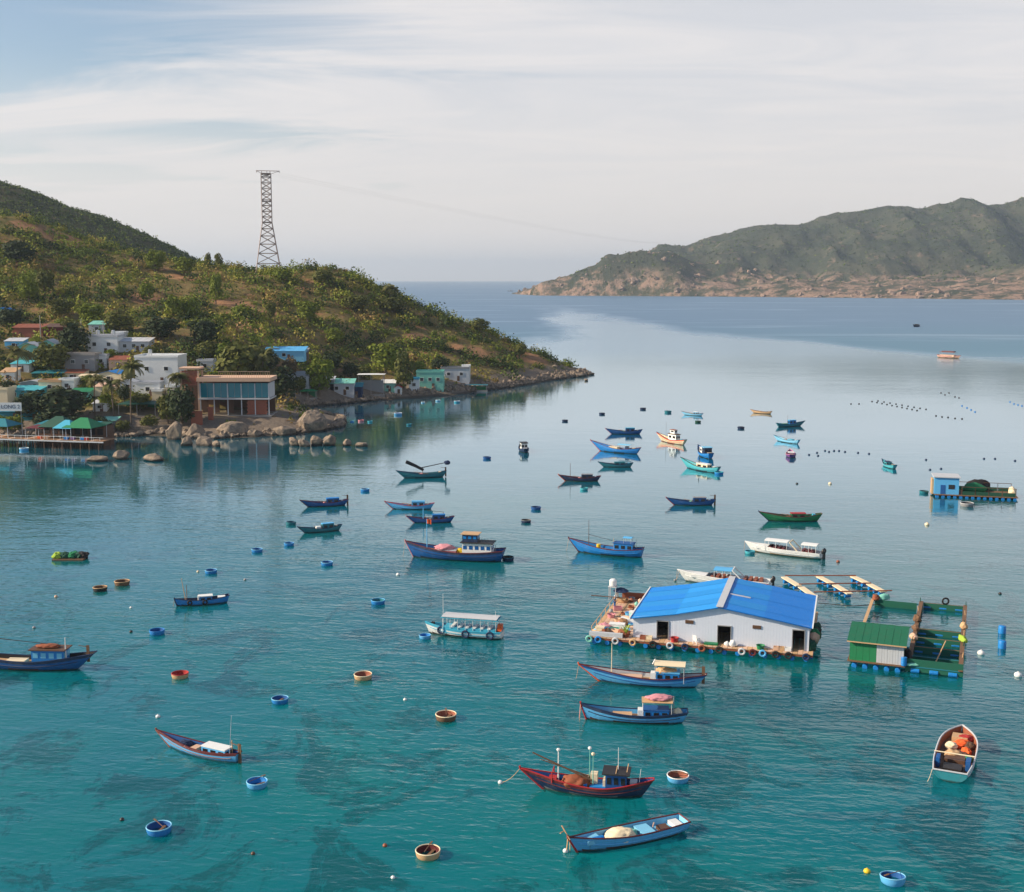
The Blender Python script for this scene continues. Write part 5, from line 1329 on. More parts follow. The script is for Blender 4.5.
# --- middle rows of small boats
def small(bow, stern, label, main, rail='navy', stem=None, roof='lightblue', deck='tan', cab=(.16, .50, 1.25), mast=0, awn=None, rud=False, B=.25, H=.10, rise=1.0, sr=.6, stripe=None, boot='navy', **k):
    h = boat(bow, stern, label, B=B, H=H, main=main, boot=boot, stripe=stripe or main, rail=rail, stem=stem, deck=deck, inner=main, bow_rise=rise, stern_rise=sr, rake_b=.11, rake_s=.06, ws=.4, **k)
    if cab: h.cabin(cab[0], cab[1], h.B * .58, cab[2], main, roof, 2, .05)
    if mast: h.mast(.85, mast, .06, 'brown')
    if awn: h.canopy(.16, .5, h.B * .72, 1.6, awn)
    if rud: h.rudder(1.4)
    h.box('hatch', .60, .72, h.B * .4, .3, 'wood')
    h.box('locker', .04, .10, h.B * .35, .55, ['white', 'cream', 'cyan'][int(h.L * 10) % 3])
    m_ = MB(); m_.blob(h.P(.56, .1, .25), (h.L * .05, h.B * .22, .35), int(h.L * 7), .3, 2, 2.0); m_.build('net_bundle', K(['tan', 'brown', 'mint', 'grey', 'pink'][int(h.L * 13) % 5], .95, .5), h.t)
    for sg in (1, -1): h.spar(h.P(.3, sg * h.B * .3, .1), h.P(.75, sg * h.B * .2, .75), .03, 'tan', 'pole')
    return h
small((309, 507), (344, 505), 'blue double ended boat with raised rudder, upper of two at the left', 'deepblue', rail='maroon', stem='maroon', rud=True, roof='blue')
small((306, 533), (338, 530), 'small teal boat with a white box, lower of two at the left', 'teal', stem='navy', roof='lightblue').box('white_box', .55, .68, .8, .8, 'white')
h = small((405, 478), (442, 477), 'teal boat carrying a dark raised tarpaulin', 'teal', rud=True, cab=None)
m_ = MB(); m_.tube([h.P(.95, 0, 2.6), h.P(.7, 0, 2.1), h.P(.5, .1, 1.3)], .42, 8, .3); m_.build('furled_sail', K('dark', .9), h.t); h.spar(h.P(.6, 0, 1.7), h.P(-.12, 0, 2.1), .12, 'dark'); h.mast(.52, 1.6, .08, 'dwood')
m_ = MB(); m_.blob(h.P(-.12, 0, 2.0), (.7, .5, .5), 3, .2, 2); m_.build('sail_bundle', K('navy', .9), h.t)
small((394, 509), (430, 509), 'blue boat with red bow just behind the masted one', 'lightblue', rail='red', stem='red', roof='lightblue')
h = small((415, 523), (450, 522), 'dark blue boat with a post and boom right of the red bowed one', 'deepblue', rail='maroon', stem='pink', roof='blue'); h.mast(.75, 2.4, .12, 'lightblue'); h.spar(h.P(.65, 0, 2.0), h.P(.2, 0, 1.6), .05, 'dwood'); h.mast(.2, 1.6, .05, 'dwood')
small((566, 481), (597, 481), 'grey blue boat with orange bow and thin mast', 'navy', rail='maroon', stem='orange', boot='rust', roof='grey', mast=3.4, deck='grey', stripe='navy')
h = small((601, 451), (636, 454), 'blue boat with high red bow and pale awning', 'blue', rail='maroon', stem='red', cab=None, awn='sky', rise=1.5, deck='cream'); h.box('net_bin', .5, .74, h.B * .6, .7, 'cream'); h.box('engine_box', .22, .3, .8, 1.1, 'navy')
small((612, 434), (639, 434), 'dark blue boat with a square blue cabin', 'deepblue', rail='navy', stem='pink', cab=(.18, .5, 1.4), roof='cyan')
small((604, 467), (630, 467), 'small teal boat below the high bowed one', 'teal', roof='teal', cab=(.2, .6, 1.0))
h = small((662, 441), (683, 445), 'boat with white wheelhouse and orange side under a tall mast', 'cream', rail='navy', stripe='orange', cab=None, rise=1.3, boot='orange'); h.cabin(.25, .6, h.B * .6, 2.1, 'white', 'brown', 2, .2); h.mast(.8, 4.5, .06, 'grey'); h.cabin(.35, .55, h.B * .4, 1.0, 'white', 'rust', 1, .1, z=2.2)
h = small((700, 453.5), (710, 459), 'blue sterned boat with two white cabins seen from behind', 'blue', rail='navy', cab=None, B=.32); h.cabin(.2, .42, h.B * .6, 2.0, 'navy', 'sky', 1, .2); h.cabin(.5, .72, h.B * .5, 1.5, 'white', 'white', 1, .1)
h = small((688, 468), (716, 473), 'turquoise boat with a white cabin and dark bow', 'turq', rail='dark', cab=None, rise=1.4); h.cabin(.25, .62, h.B * .55, 1.2, 'cream', 'white', 2, .1); h.mast(.6, 2.4, .15, 'dark')
h = small((521.5, 449), (525.5, 453), 'small boat seen end on with dark wheelhouse, alone near the headland', 'navy', cab=None, B=.34, roof='dark'); h.cabin(.25, .6, h.B * .6, 2.0, 'white', 'dark', 1, .2)
small((685, 415), (701, 416), 'tiny light blue boat with a pink stern', 'sky', rail='maroon', roof='white', cab=(.2, .45, 1.1))
small((754, 413), (770, 414), 'tan and dark boat, leftmost of the far right group', 'tan', rail='brown', roof='cream', cab=None)
h = small((800, 426), (779, 427), 'teal boat with green stern and deckhouse in the far right group', 'teal', rail='navy', cab=None); h.cabin(.45, .75, h.B * .6, 1.6, 'blue', 'sky', 2, .1); h.box('green_tarp', .1, .4, h.B * .6, .6, 'green'); h.mast(.4, 3.2, .05, 'brown')
small((778, 441), (797, 444), 'white and blue open boat below the teal deckhouse boat', 'sky', rail='navy', cab=(.2, .4, .7), roof='cyan')
small((790, 454.5), (791.5, 458), 'tiny purple boat seen end on in the far right group', 'purple', rail='pink', cab=(.3, .6, .9), roof='white', B=.4)
small((675, 505), (711, 505), 'blue boat with grey hatch and dark rudder in the middle', 'deepblue', rail='navy', stem='red', roof='grey', rud=True)
small((770, 521), (816, 521), 'green boat with red deck above the white speedboat', 'green', rail='maroon', stem='navy', roof='red', deck='red', boot='dgreen', cab=(.25, .55, 1.05))
h = small((884, 465), (894, 469), 'small turquoise boat with blue stern floating alone at the right', 'turq', rail='navy', cab=(.5, .8, .9), roof='navy', B=.36)
h = boat((958, 358.5), (939, 357.5), 'distant pinkish ferry boat under way in the strait', B=.3, H=.10, main='salmon', boot='brown', stripe='pink', rail='brown', deck='tan', inner='tan', bow_rise=.5, stern_rise=.4, rake_b=.08, ws=.7, name='ferry_boat', cat='ferry')
h.canopy(.08, .86, h.B * .9, 2.6, 'brick', .1, 6); h.box('cabin_side', .12, .82, h.B * .8, 1.1, 'salmon'); h.box('roof_load', .2, .8, h.B * .7, .5, 'maroon', 2.7)
h = boat((914, 327), (918.5, 326.5), 'tiny dark boat far out in the strait', B=.3, main='navy', boot='navy', stripe='navy', rail='dark', deck='dark', inner='dark'); h.cabin(.3, .6, h.B * .6, 1.6, 'dark', 'dark', 1, .1)
h = boat((508, 291.3), (513, 291.3), 'tiny sailing vessel far away before the peninsula tip', B=.25, main='grey', boot='navy', stripe='grey', rail='grey', deck='grey', inner='grey'); h.mast(.5, 16, .25, 'grey'); h.cabin(.3, .6, h.B * .6, 2.5, 'white', 'white', 2, .1)
h = boat((1030, 451.5), (1022.5, 453), 'tiny dark boat at the right edge', B=.3, main='navy', boot='navy', stripe='navy', rail='dark', deck='dark', inner='dark') if False else None
# --- boat seen from behind at the lower right
h = boat((961, 742), (950, 782), 'wooden boat seen from behind with turquoise transom and orange ropes', over=1.0, B=3.6, H=1.0, main='turq', boot='navy', stripe='lgrey', rail='lgrey', deck='dwood', inner='rust', bow_rise=.55, stern_rise=.15, rake_b=.03, rake_s=.04, ws=.82, bulwark=.6, full=4.6)
for tt in (.30,): h.spar(h.P(tt, -h.hb(tt), 1.1), h.P(tt, h.hb(tt), 1.1), .07, 'cream', 'cross_beam')
h.box('wheel_box', .18, .29, .42, 1.0, 'deepblue', 0, -h.B * .36); h.box('wheel_box', .18, .29, .34, .95, 'deepblue', 0, h.B * .37); h.box('hold_cover', .34, .58, h.B * .5, .35, 'brown'); h.box('hold_cover', .12, .26, h.B * .45, .3, 'dark'); h.box('bow_deck', .80, .92, h.B * .4, .5, 'tan')
h.rope(0.0, h.B * .42, (-.4, .5), col='cream')
for tt, yy, col, sz, lb in [(.74, -.3, 'orange', (.9, .5, .45), 'orange rope heap near the bow of the turquoise transom boat'), (.86, -.5, 'red', (.8, .6, .4), 'red pink float heap at the bow of the turquoise transom boat'), (.62, -.8, 'orange', (.4, .7, .35), 'orange coil along the side of the turquoise transom boat'), (.45, -1.2, 'green', (.35, .45, .35), 'green net bundle by the side of the turquoise transom boat'), (.68, .6, 'cream', (.6, .5, .4), 'cream sack in the hold of the turquoise transom boat'), (.5, .3, 'tan', (.8, .6, .4), 'tan sack amidships in the turquoise transom boat'), (.72, -1.0, 'brown', (.5, .4, .45), 'brown basket near the bow of the turquoise transom boat')]:
    heap(h.W(tt, yy), sz, col, lb, 'gear_heap', 'gear', int(tt * 100))
# --- speedboats
def speedboat(bow, stern, label, main, low, accent, roofs, engine, arch_t, seats):
    h = boat(bow, stern, label, over=1.0, B=.24, H=.085, main=main, boot=low, stripe='white', rail='white', deck='white', inner='white', bow_rise=.55, stern_rise=-.12, rake_b=.07, rake_s=-.02, ws=.86, bulwark=.5, name='speedboat', cat='speedboat', group='speedboats')
    h.box('foredeck', .74, .93, h.B * .55, .42, 'white', 0, 0)
    m_ = MB(); x1 = h.L * (.72 - .5); z = h.zd(.72)
    m_.add([(x1 + .6, -h.B * .38, z + .4), (x1 + .6, h.B * .38, z + .4), (x1 - .1, h.B * .38, z + 1.15), (x1 - .1, -h.B * .38, z + 1.15)], [(0, 1, 2, 3)]); m_.build('windscreen', K('dark', .1, .05), h.t)
    for t0, t1, col in roofs: h.canopy(t0, t1, h.B * .80, 1.75, col, .12, 3, 'white', .09)
    a = arch_t
    for sg in (1, -1): h.spar(h.P(a - .13, sg * h.B * .42, .35), h.P(a, sg * h.B * .40, 1.85), .11, accent, 'arch_leg')
    h.spar(h.P(a, -h.B * .40, 1.85), h.P(a, h.B * .40, 1.85), .12, accent, 'arch_bar')
    for t in seats:
        for sg in (1, -1):
            o = h.box('seat', t, t + .035, h.B * .30, .75, 'rust' if engine == 'black' else 'maroon', 0, sg * h.B * .22)
    for sg in (1, -1):
        m_ = MB(); m_.blob((-h.L / 2 - .25, sg * .5, h.zs(0) + .35), (.32, .22, .42), 2, .08, 2); e = m_.build('outboard_engine', K(engine, .35), h.t, True)
        m_ = MB(); m_.box((-h.L / 2 - .3, sg * .5, h.zs(0) - .45), (.22, .14, 1.2)); m_.build('engine_leg', K(engine, .4), e)
    h.rope(1, 0, (.1, .2))
    return h
h = speedboat((752, 551), (822, 558.5), 'white speedboat with two white canopies behind the floating house', 'white', 'tan', 'cream', [(.47, .80, 'white'), (.06, .28, 'white')], 'dark', .44, [.52, .58, .64, .70, .12, .18, .24])
h = speedboat((686, 581), (771, 588), 'white speedboat with red stern and black engines next to the blue roof', 'white', 'lgrey', 'white', [(.45, .66, 'lightblue')], 'black', .44, [.48, .54, .60, .66, .10, .16, .22, .28])
for sg in (1, -1):
    m_ = MB(); pts = []
    for i in range(9):
        tt = .02 + .42 * i / 8
        pts += [(h.L * (tt - .5), sg * (h.hb(tt) + .02), h.zs(tt) * .92), (h.L * (tt - .5), sg * (h.hb(tt) * (1 - .0) + .02 - .02), h.zs(tt) * (.35 + .5 * (i / 8)))]
    m_.add(pts, [(2 * i, 2 * i + 2, 2 * i + 3, 2 * i + 1) for i in range(8)]); m_.build('side_stripe', K('red', .4, .1), h.t)
h.rope(.98, .1, (.6, .3), fl='grey')

# ================================================================== basket boats
_bk = {}
def basket_mesh(outc, inc, rimc):
    key = (outc, inc, rimc)
    if key in _bk: return _bk[key]
    o = MB().lathe([(.02, -.18), (.30, -.17), (.43, -.06), (.485, .10), (.50, .24)], 28).build('hull', paint(C[outc], .7, .4, scale=3), None, True)
    i = MB().lathe([(.468, .235), (.45, .10), (.38, .0), (.25, -.06), (.01, -.07)], 28).build('inside', paint(C[inc], .8, .45, scale=3), None, True)
    r = MB().torus((0, 0, .245), .485, .026, 'z', 28, 6).build('rim', paint(C[rimc], .6, .3, scale=3), None, True)
    th = MB(); th.box((0, .05, .07), (.84, .12, .03)); th = th.build('thwart', K('dwood', .8), None)
    ds = [q.data for q in (o, i, r, th)]
    for q in (o, i, r, th): bpy.data.objects.remove(q)
    _bk[key] = ds
    return ds
def basket(u, v, wpx, label, outc='blue', inc='deepblue', rimc='sky', tilt=0.0, thw=False):
    """u, v = middle of the rim as seen; round woven boat"""
    D = wpx * PX(u, v, .3); p = G(u, v, .24 * D); p.z = 0
    t = tag(empty('basket_boat', p, u * .7), label, 'basket boat', 'round basket boats moored in the bay')
    t.rotation_euler.x = tilt
    for nm, me in zip(('hull', 'inside', 'rim', 'thwart'), basket_mesh(outc, inc, rimc)):
        if nm == 'thwart' and not thw: continue
        o = link(bpy.data.objects.new(nm, me), t); o.scale = (D, D, D)
    return t
for a in [
    (159, 826, 25, 'blue basket boat with pale rim, lowest at the left'), (257, 781, 21, 'light blue basket boat below the slim blue boat', 'lightblue', 'blue', 'sky'), (280, 698, 17, 'blue basket boat between the red one and the tan one'), (428, 850, 25, 'tan basket boat with red floor at the bottom centre', 'tan', 'maroon', 'cream'),
    (446, 714, 21, 'tan basket boat with brown inside, centre left of the passenger wake', 'dwood', 'brick', 'cream'), (363, 674, 18, 'tan basket boat with brown inside left of the passenger boat', 'tan', 'brick', 'cream'), (180, 673, 17, 'red and cream basket boat at the left', 'tan', 'red', 'red'), (678, 775, 22, 'white and blue basket boat with brown inside right of the dark red boat', 'lightblue', 'brick', 'white'),
    (893, 876, 25, 'pale blue basket boat tilted near the bottom right', 'lightblue', 'deepblue', 'sky'), (157, 630, 15, 'blue basket boat above the red one', 'blue', 'deepblue', 'blue'), (100, 587, 14, 'dark basket boat with tan rim, left of a pair', 'dark', 'dwood', 'tan'), (122, 581, 15, 'tan basket boat, right of a pair at the left', 'dwood', 'brown', 'tan'), (211, 570, 12, 'blue basket boat above the white wheelhouse boat'), (257, 549, 11, 'blue basket boat, lower left of two near the teal boat'),
    (289, 543, 10, 'blue basket boat right of its pair near the teal boat', 'blue', 'deepblue', 'lightblue'), (327, 562, 12, 'blue basket boat under the small teal boat'), (378, 600, 14, 'blue basket boat left of the passenger boat', 'blue', 'teal', 'lightblue'), (291, 522, 10, 'dark teal basket boat left of the small teal boat', 'teal', 'navy', 'teal'), (365, 489, 9, 'blue basket boat above and right of the double ended boat'), (526, 520, 10, 'dark grey basket boat, lower of two right of the masted boat', 'navy', 'dark', 'grey'),
    (536, 507, 10, 'dark blue basket boat, upper of two right of the masted boat', 'deepblue', 'navy', 'deepblue'), (508, 557, 12, 'dark basket boat tied to the stern of the largest boat', 'navy', 'dark', 'teal'), (487, 457, 8, 'dark blue basket boat left of the boat seen end on', 'deepblue', 'navy', 'deepblue'), (602, 413, 6, 'tiny dark basket boat, middle of the far three', 'navy', 'dark', 'navy'), (643, 408, 6, 'tiny dark basket boat, second from the right of the far row', 'navy', 'dark', 'navy'), (668, 411, 7, 'tiny teal basket boat right end of the far row', 'teal', 'dark', 'teal'),
    (565, 420, 6, 'tiny dark basket boat, left end of the far row', 'navy', 'dark', 'navy'), (741, 427, 7, 'dark basket boat between the white cabins and the far right group', 'navy', 'dark', 'navy'), (698, 421, 6, 'tiny green basket boat under the light blue boat', 'dgreen', 'dark', 'dgreen'), (584, 488, 8, 'turquoise basket boat under the orange bowed boat', 'turq', 'teal', 'turq'), (719, 472, 9, 'blue basket boat at the stern of the turquoise boat', 'blue', 'teal', 'cyan'), (425, 635, 12, 'sky blue basket boat under the bow of the passenger boat', 'lightblue', 'blue', 'sky'), (750, 551, 10, 'turquoise basket boat under the bow of the white speedboat', 'turq', 'teal', 'cyan'),
    (339, 417, 6, 'blue basket boat close to the bank tip', 'cyan', 'blue', 'sky'), (352, 421, 4, 'small blue basket boat, left of a tiny row by the inner shore', 'blue', 'blue', 'sky'), (361, 420, 6, 'pink basket boat in the tiny row by the inner shore', 'pink', 'red', 'pink'), (370, 421, 5, 'turquoise basket boat in the tiny row by the inner shore', 'turq', 'teal', 'cyan'), (398, 413, 8, 'pale blue basket boat off the inner shore', 'lightblue', 'blue', 'white'), (409, 424, 5, 'dark teal basket boat below the pale blue one off the inner shore', 'teal', 'teal', 'cyan'),
    (423, 402, 4, 'tiny pale basket boat, left of three off the turquoise house', 'sky', 'cyan', 'white'), (438, 400, 5, 'tiny pale basket boat, middle of three off the turquoise house', 'sky', 'cyan', 'white'), (457, 401, 6, 'tiny blue basket boat, right of three off the turquoise house', 'cyan', 'blue', 'white'), (24, 448, 9, 'pale blue basket boat beside the pier stilts', 'lightblue', 'cyan', 'white')]:
    basket(*a, tilt=.12 if 'tilted' in a[3] else .02 * math.sin(a[0]), thw=a[2] > 14)

# paddles and bailers lying in the nearer baskets
for u, v, lb in [(159, 826, 'wooden paddle in the lowest blue basket boat'), (428, 850, 'wooden paddle in the tan basket boat with red floor'), (446, 714, 'wooden paddle in the tan basket boat at centre'), (678, 775, 'wooden paddle in the white and blue basket boat'), (893, 876, 'wooden paddle in the tilted basket boat'), (257, 781, 'wooden paddle in the light blue basket boat')]:
    p = G(u, v, .3); m_ = MB(); m_.tube([(-.8, 0, 0), (.45, 0, .06)], .03, 5); m_.box((.7, 0, .07), (.5, .16, .03))
    o = m_.build('paddle', K('dwood', .7), None, False, (p.x, p.y, .52)); o.rotation_euler.z = u * .37; tag(o, lb, 'paddle', 'paddles in the basket boats')

# ================================================================== floats and buoys
def float_buoy(u, v, d, col, label, shape='ball', group='mooring floats'):
    p = G(u, v)
    m_ = MB()
    if shape == 'ball':
        m_.lathe([(.01, -.25 * d), (.4 * d, -.15 * d), (.5 * d, .12 * d), (.42 * d, .36 * d), (.2 * d, .48 * d), (.08 * d, .50 * d), (.07 * d, .62 * d), (.01, .62 * d)], 12)
    else:
        m_.lathe([(.01, -.6 * d), (.48 * d, -.6 * d), (.5 * d, -.5 * d), (.5 * d, .9 * d), (.44 * d, d), (.01, d)], 12)
    o = m_.build('float' if d < .9 else 'buoy', K(col, .45, .2), None, True, (p.x, p.y, 0))
    return tag(o, label, 'float', group)
for a in [(981, 654, .9, 'white', 'white round buoy right of the green fish cages'), (1018, 676, .9, 'white', 'white round buoy at the right edge below the cages'), (867, 872, .55, 'yellow', 'yellow float left of the tilted basket boat'), (158, 717, .5, 'white', 'small white float above the slim blue boat'), (56, 597, .5, 'salmon', 'small orange white float at the left, above the cut off boat'), (34, 628, .45, 'grey', 'small grey float just above the cut off boat'),
          (131, 608, .4, 'white', 'small white float under the pair of basket boats'), (131, 632, .45, 'dark', 'small dark float left of the blue basket boat'), (198, 572, .45, 'cream', 'small cream float left of the upper blue basket boat'), (245, 580, .45, 'grey', 'small grey float right of the white wheelhouse boat'), (398, 575, .6, 'white', 'white float under the bow of the largest boat'), (927, 525, .9, 'cream', 'cream round buoy below the far blue hut'), (122, 820, .4, 'dark', 'small dark float left of the lowest basket boat'),
          (253, 854, .35, 'brown', 'small brown float at the bottom left'), (385, 846, .4, 'rust', 'small rusty float left of the tan basket boat with red floor'), (393, 878, .35, 'white', 'tiny white float near the bottom edge'), (405, 700, .4, 'white', 'tiny white float right of the tan basket boat'), (830, 484, .8, 'cream', 'pale buoy left of the far fish raft'), (797, 484, .6, 'dark', 'dark float left of the pale buoy'), (838, 562, .6, 'rust', 'rust coloured float right of the white speedboat'), (870, 617, .5, 'rust', 'rust coloured float behind the green shed') if False else (1000, 594, .5, 'dark', 'dark float above the blue drums')]:
    float_buoy(*a)
for i, (v, lb) in enumerate([(633, 'upright blue drum float, upper of two at the right'), (648, 'upright blue drum float, lower of two at the right')]): float_buoy(1002, v, .95, 'blue', lb, 'drum')
for grp, lb, col, pts in [
    ('dark floats in a dotted line', 'small dark float in the dotted line right of the purple boat', 'navy', [(809, 454), (817, 452), (818, 455), (825, 450), (829, 451), (834, 450), (839, 450), (845, 451), (858, 452), (869, 453)]),
    ('floats of the long mussel lines', 'tiny dark float on the long lines in the strait', 'dark', [(851, 403), (859, 403)] + [(872 + 5 * i, 400.6 + i * 1.0) for i in range(10)] + [(878 + 6 * i, 400 + i * 1.05) for i in range(9)] + [(936, 415), (942, 416), (948, 416.5), (955, 417.5), (962, 418)]),
    ('blue floats in the strait', 'tiny blue float in the short row on the strait', 'blue', [(962, 405), (967, 407), (971, 409), (975, 411), (1010, 401), (1014, 403), (1018, 404), (1022, 405)]),
    ('dark floats above the long lines', 'tiny dark float in the cluster above the long lines', 'dark', [(941, 392), (945, 394), (949, 392), (955, 396), (959, 397)]),
    ('dark floats near the fish raft', 'small dark float behind the far fish raft', 'navy', [(926, 459), (930, 469), (941, 468), (984, 458), (995, 458), (1015, 460)])]:
    for u, v in pts: float_buoy(u, v + 1, .62, col, lb, 'ball', grp)
# leafy raft of green net at the left
p = G(70, 559); t = tag(empty('net_raft', p), 'small raft heaped with green and dark netting at the left', 'raft')
MB().box((0, 0, .05), (5.0, 2.4, .3)).build('base', K('dwood', .9), t)
for i, (x_, c_) in enumerate([(-1.9, 'lime'), (-.8, 'dgreen'), (.4, 'green'), (1.4, 'dgreen'), (2.0, 'dark')]): MB().blob((x_, .1 * i, .55), (.9, .9, .6), i + 3, .35, 2, 2.0).build('net_bundle', K(c_, .95, .5), t)
# ================================================================== floating house
def drum_mesh():
    m_ = MB(); r, h = .30, .95
    m_.lathe([(.01, -h / 2), (r * .93, -h / 2), (r, -h / 2 + .05), (r, -.16), (r * 1.05, -.14), (r, -.12), (r, .12), (r * 1.05, .14), (r, .16), (r, h / 2 - .05), (r * .93, h / 2), (.01, h / 2)], 12, axis='y')
    o = m_.build('drum', K('blue', .4, .3)); me = o.data; bpy.data.objects.remove(o); return me
DRUM = drum_mesh()
def drum(parent, x, y, z, rz=0.0, s=1.0):
    o = link(bpy.data.objects.new('drum', DRUM), parent); o.location = (x, y, z); o.rotation_euler.z = rz; o.scale = (s, s, s); return o
RZ = 1.0
fl, fr = G(588, 636.5, RZ), G(818, 662.5, RZ)
fa = -R(16.0); FW = (fr.x - fl.x) / math.cos(fa) + .1
raft = tag(empty('floating_house', (fl.x, fl.y, 0), fa), 'white walled floating house with a bright blue roof on a drum raft', 'floating house')
RM = Matrix.Translation((fl.x, fl.y, 0)) @ Matrix.Rotation(fa, 4, 'Z')
RI = RM.inverted()
loc = lambda u, v, z: RI @ G(u, v, z)
FD = loc(610, 597, RZ).y
nb = 46
for i in range(nb):
    MB().box((FW * (i + .5) / nb, FD / 2, RZ), (FW / nb - .04, FD, .12)).build('plank', K('salmon' if i % 3 else 'tan', .85, .55), raft)
for y_ in (.15, FD / 2, FD - .15): MB().box((FW / 2, y_, RZ - .2), (FW, .2, .26)).build('beam', K('rust', .85, .5), raft)
for i in range(17): drum(raft, FW * (i + .5) / 17, .55, RZ - .62)
for i in range(9):
    drum(raft, .5, 1.4 + (FD - 2) * i / 8, RZ - .62, math.pi / 2); drum(raft, FW - .5, 1.4 + (FD - 2) * i / 8, RZ - .62, math.pi / 2)
for i in range(17): drum(raft, FW * (i + .5) / 17, FD - .5, RZ - .62)
def fender(x, col, R_=.34, y=-.12, z=RZ - .25, side=False):
    m_ = MB(); m_.torus((x, y, z) , R_, .12, 'x' if side else 'y'); m_.build('tyre_fender', K(col, .75, .25), raft)
for u, col in [(588, 'mint'), (597, 'blue'), (614, 'lgrey'), (631, 'tan'), (651, 'black'), (668, 'lgrey'), (683, 'navy'), (700, 'rust'), (717, 'dark'), (740, 'lgrey'), (751, 'maroon'), (761, 'lightblue'), (774, 'black'), (787, 'black'), (805, 'navy')]:
    fender(loc(u, 640 + (u - 588) * .113, RZ - .25).x, col)
HX0 = loc(633, 637.5, RZ).x; HX1 = FW - .55
HY0 = 1.15; HD = 14.5; HW = HX1 - HX0
mx_ = [0, .25, .50, .75, 1.0]; mz_ = [2.65, 3.5, 4.75, 3.95, 3.15]
gz = lambda f: float(np.interp(f, mx_, mz_))
wallm = paint(lin((205, 213, 228)), .5, .14)
doors = [(658, 671, 2.35), (721.5, 736, 2.35), (797.5, 810.5, 2.55)]
fx_at = lambda u: HX0 + (u - 633) / (814.5 - 633) * HW
dl = [(fx_at(a), fx_at(b), hh) for a, b, hh in doors]
# corrugated wall sheets, broken at the doors
edges = sorted(set([HX0 + HW * i / 20 for i in range(21)] + [q for a, b, _ in dl for q in (a, b)]))
for a, b in zip(edges[:-1], edges[1:]):
    if b - a < .12: pass
    mid = (a + b) / 2; z0 = RZ + .06
    for d0, d1, hh in dl:
        if d0 - .01 <= mid <= d1 + .01: z0 = RZ + hh
    m_ = MB(); n = max(2, int((b - a) / .16)); vs = []
    for i in range(n + 1):
        x_ = a + (b - a) * i / n; yo = HY0 + (.0025 if i % 2 else -.0025)
        vs += [(x_, yo, z0), (x_, yo, RZ + gz((x_ - HX0) / HW) - .03)]
    m_.add(vs, [(2 * i, 2 * i + 2, 2 * i + 3, 2 * i + 1) for i in range(n)])
    k = len(m_.v)
    m_.add([(a + .006, HY0 + .06, z0), (b - .006, HY0 + .06, z0), (b - .006, HY0 + .06, RZ + gz((b - HX0) / HW) - .03), (a + .006, HY0 + .06, RZ + gz((a - HX0) / HW) - .03)], [(3, 2, 1, 0)])
    m_.build('wall_sheet', wallm, raft)
m_ = MB(); pr = [(HX0, RZ + .06), (HX1, RZ + .06)] + [(HX0 + HW * f, RZ + z - .05) for f, z in zip(mx_[::-1], mz_[::-1])]
m_.prism(pr, HY0 + HD - .1, HY0 + HD, 'y'); m_.build('back_wall', wallm, raft)
for x_, zt in ((HX0 + .05, mz_[0]), (HX1 - .05, mz_[-1])):
    m_ = MB(); m_.box((x_, HY0 + HD / 2 + .05, RZ + zt / 2), (.1, HD - .3, zt - .1)); m_.build('side_wall', wallm, raft)
for d0, d1, hh in dl:
    f_ = MB(); f_.box((d0 + .04, HY0 - .04, RZ + hh / 2 + .06), (.09, .12, hh)).box((d1 - .04, HY0 - .04, RZ + hh / 2 + .06), (.09, .12, hh)).box(((d0 + d1) / 2, HY0 - .04, RZ + hh + .05), (d1 - d0, .13, .1)); f_.build('door_frame', K('grey', .6), raft)
# partition coloured dark so that interior shade shows through the doors
MB().box(((HX0 + HX1) / 2, HY0 + 5.0, RZ + 1.2), (HW - .4, .1, 2.2)).build('shade_partition', K('dark', .8), raft)
for u in (687, 755):
    c_ = loc(u, 624 + (u - 687) * .10, RZ + 2.9); m_ = MB()
    m_.box((c_.x, HY0 - .03, RZ + 2.55), (1.0, .08, .42)); v_ = m_.build('vent', K('brown', .7), raft)
    for i in range(3): MB().box((c_.x, HY0 - .09, RZ + 2.42 + .13 * i), (.98, .05, .04)).build('louvre', K('dwood', .7), v_)
blue_roof = paint(lin((34, 136, 212)), .42, .25, dirt=(.05, .12, .2))
blue_shaded = paint(lin((24, 122, 212)), .38, .18, dirt=(.05, .12, .2))  # deeper copy of the roof blue, paints shade on the outer right slope
roof_v = [blue_roof, paint(lin((40, 146, 226)), .42, .25, dirt=(.10, .16, .22)), paint(lin((26, 130, 218)), .36, .22, dirt=(.05, .12, .2)), blue_roof]
for sgi in range(4):
    f0, f1 = mx_[sgi], mx_[sgi + 1]; x0, x1 = HX0 + HW * f0, HX0 + HW * f1; z0, z1 = RZ + mz_[sgi], RZ + mz_[sgi + 1]
    if sgi == 0: x0 -= .35; z0 -= .12
    if sgi == 3: x1 += .35; z1 -= .12
    ns = 6; y0, y1 = HY0 - .45, HY0 + HD + .4
    for j in range(ns):
        ya, yb = y0 + (y1 - y0) * j / ns, y0 + (y1 - y0) * (j + 1) / ns
        m_ = MB(); n = 10; vs = []
        for i in range(n + 1):
            y_ = ya + (yb - ya) * i / n; dz = (.045 if i % 2 else 0) + (.02 if j % 2 else 0) + .015 * (sgi % 2)
            vs += [(x0, y_, z0 + dz), (x1, y_, z1 + dz)]
        m_.add(vs, [(2 * i, 2 * i + 1, 2 * i + 3, 2 * i + 2) for i in range(n)])
        m_.add([(a, b, c - .09) for a, b, c in vs], [(2 * i + 2, 2 * i + 3, 2 * i + 1, 2 * i) for i in range(n)])
        m_.build('roof_sheet', roof_v[(j * 2 + sgi) % 4] if sgi != 3 else blue_shaded, raft)
pk = HX0 + HW * .5
MB().box((pk, HY0 + HD / 2, RZ + mz_[2] + .10), (.85, HD + 1.0, .07)).build('ridge_cap', K('lgrey', .5), raft)
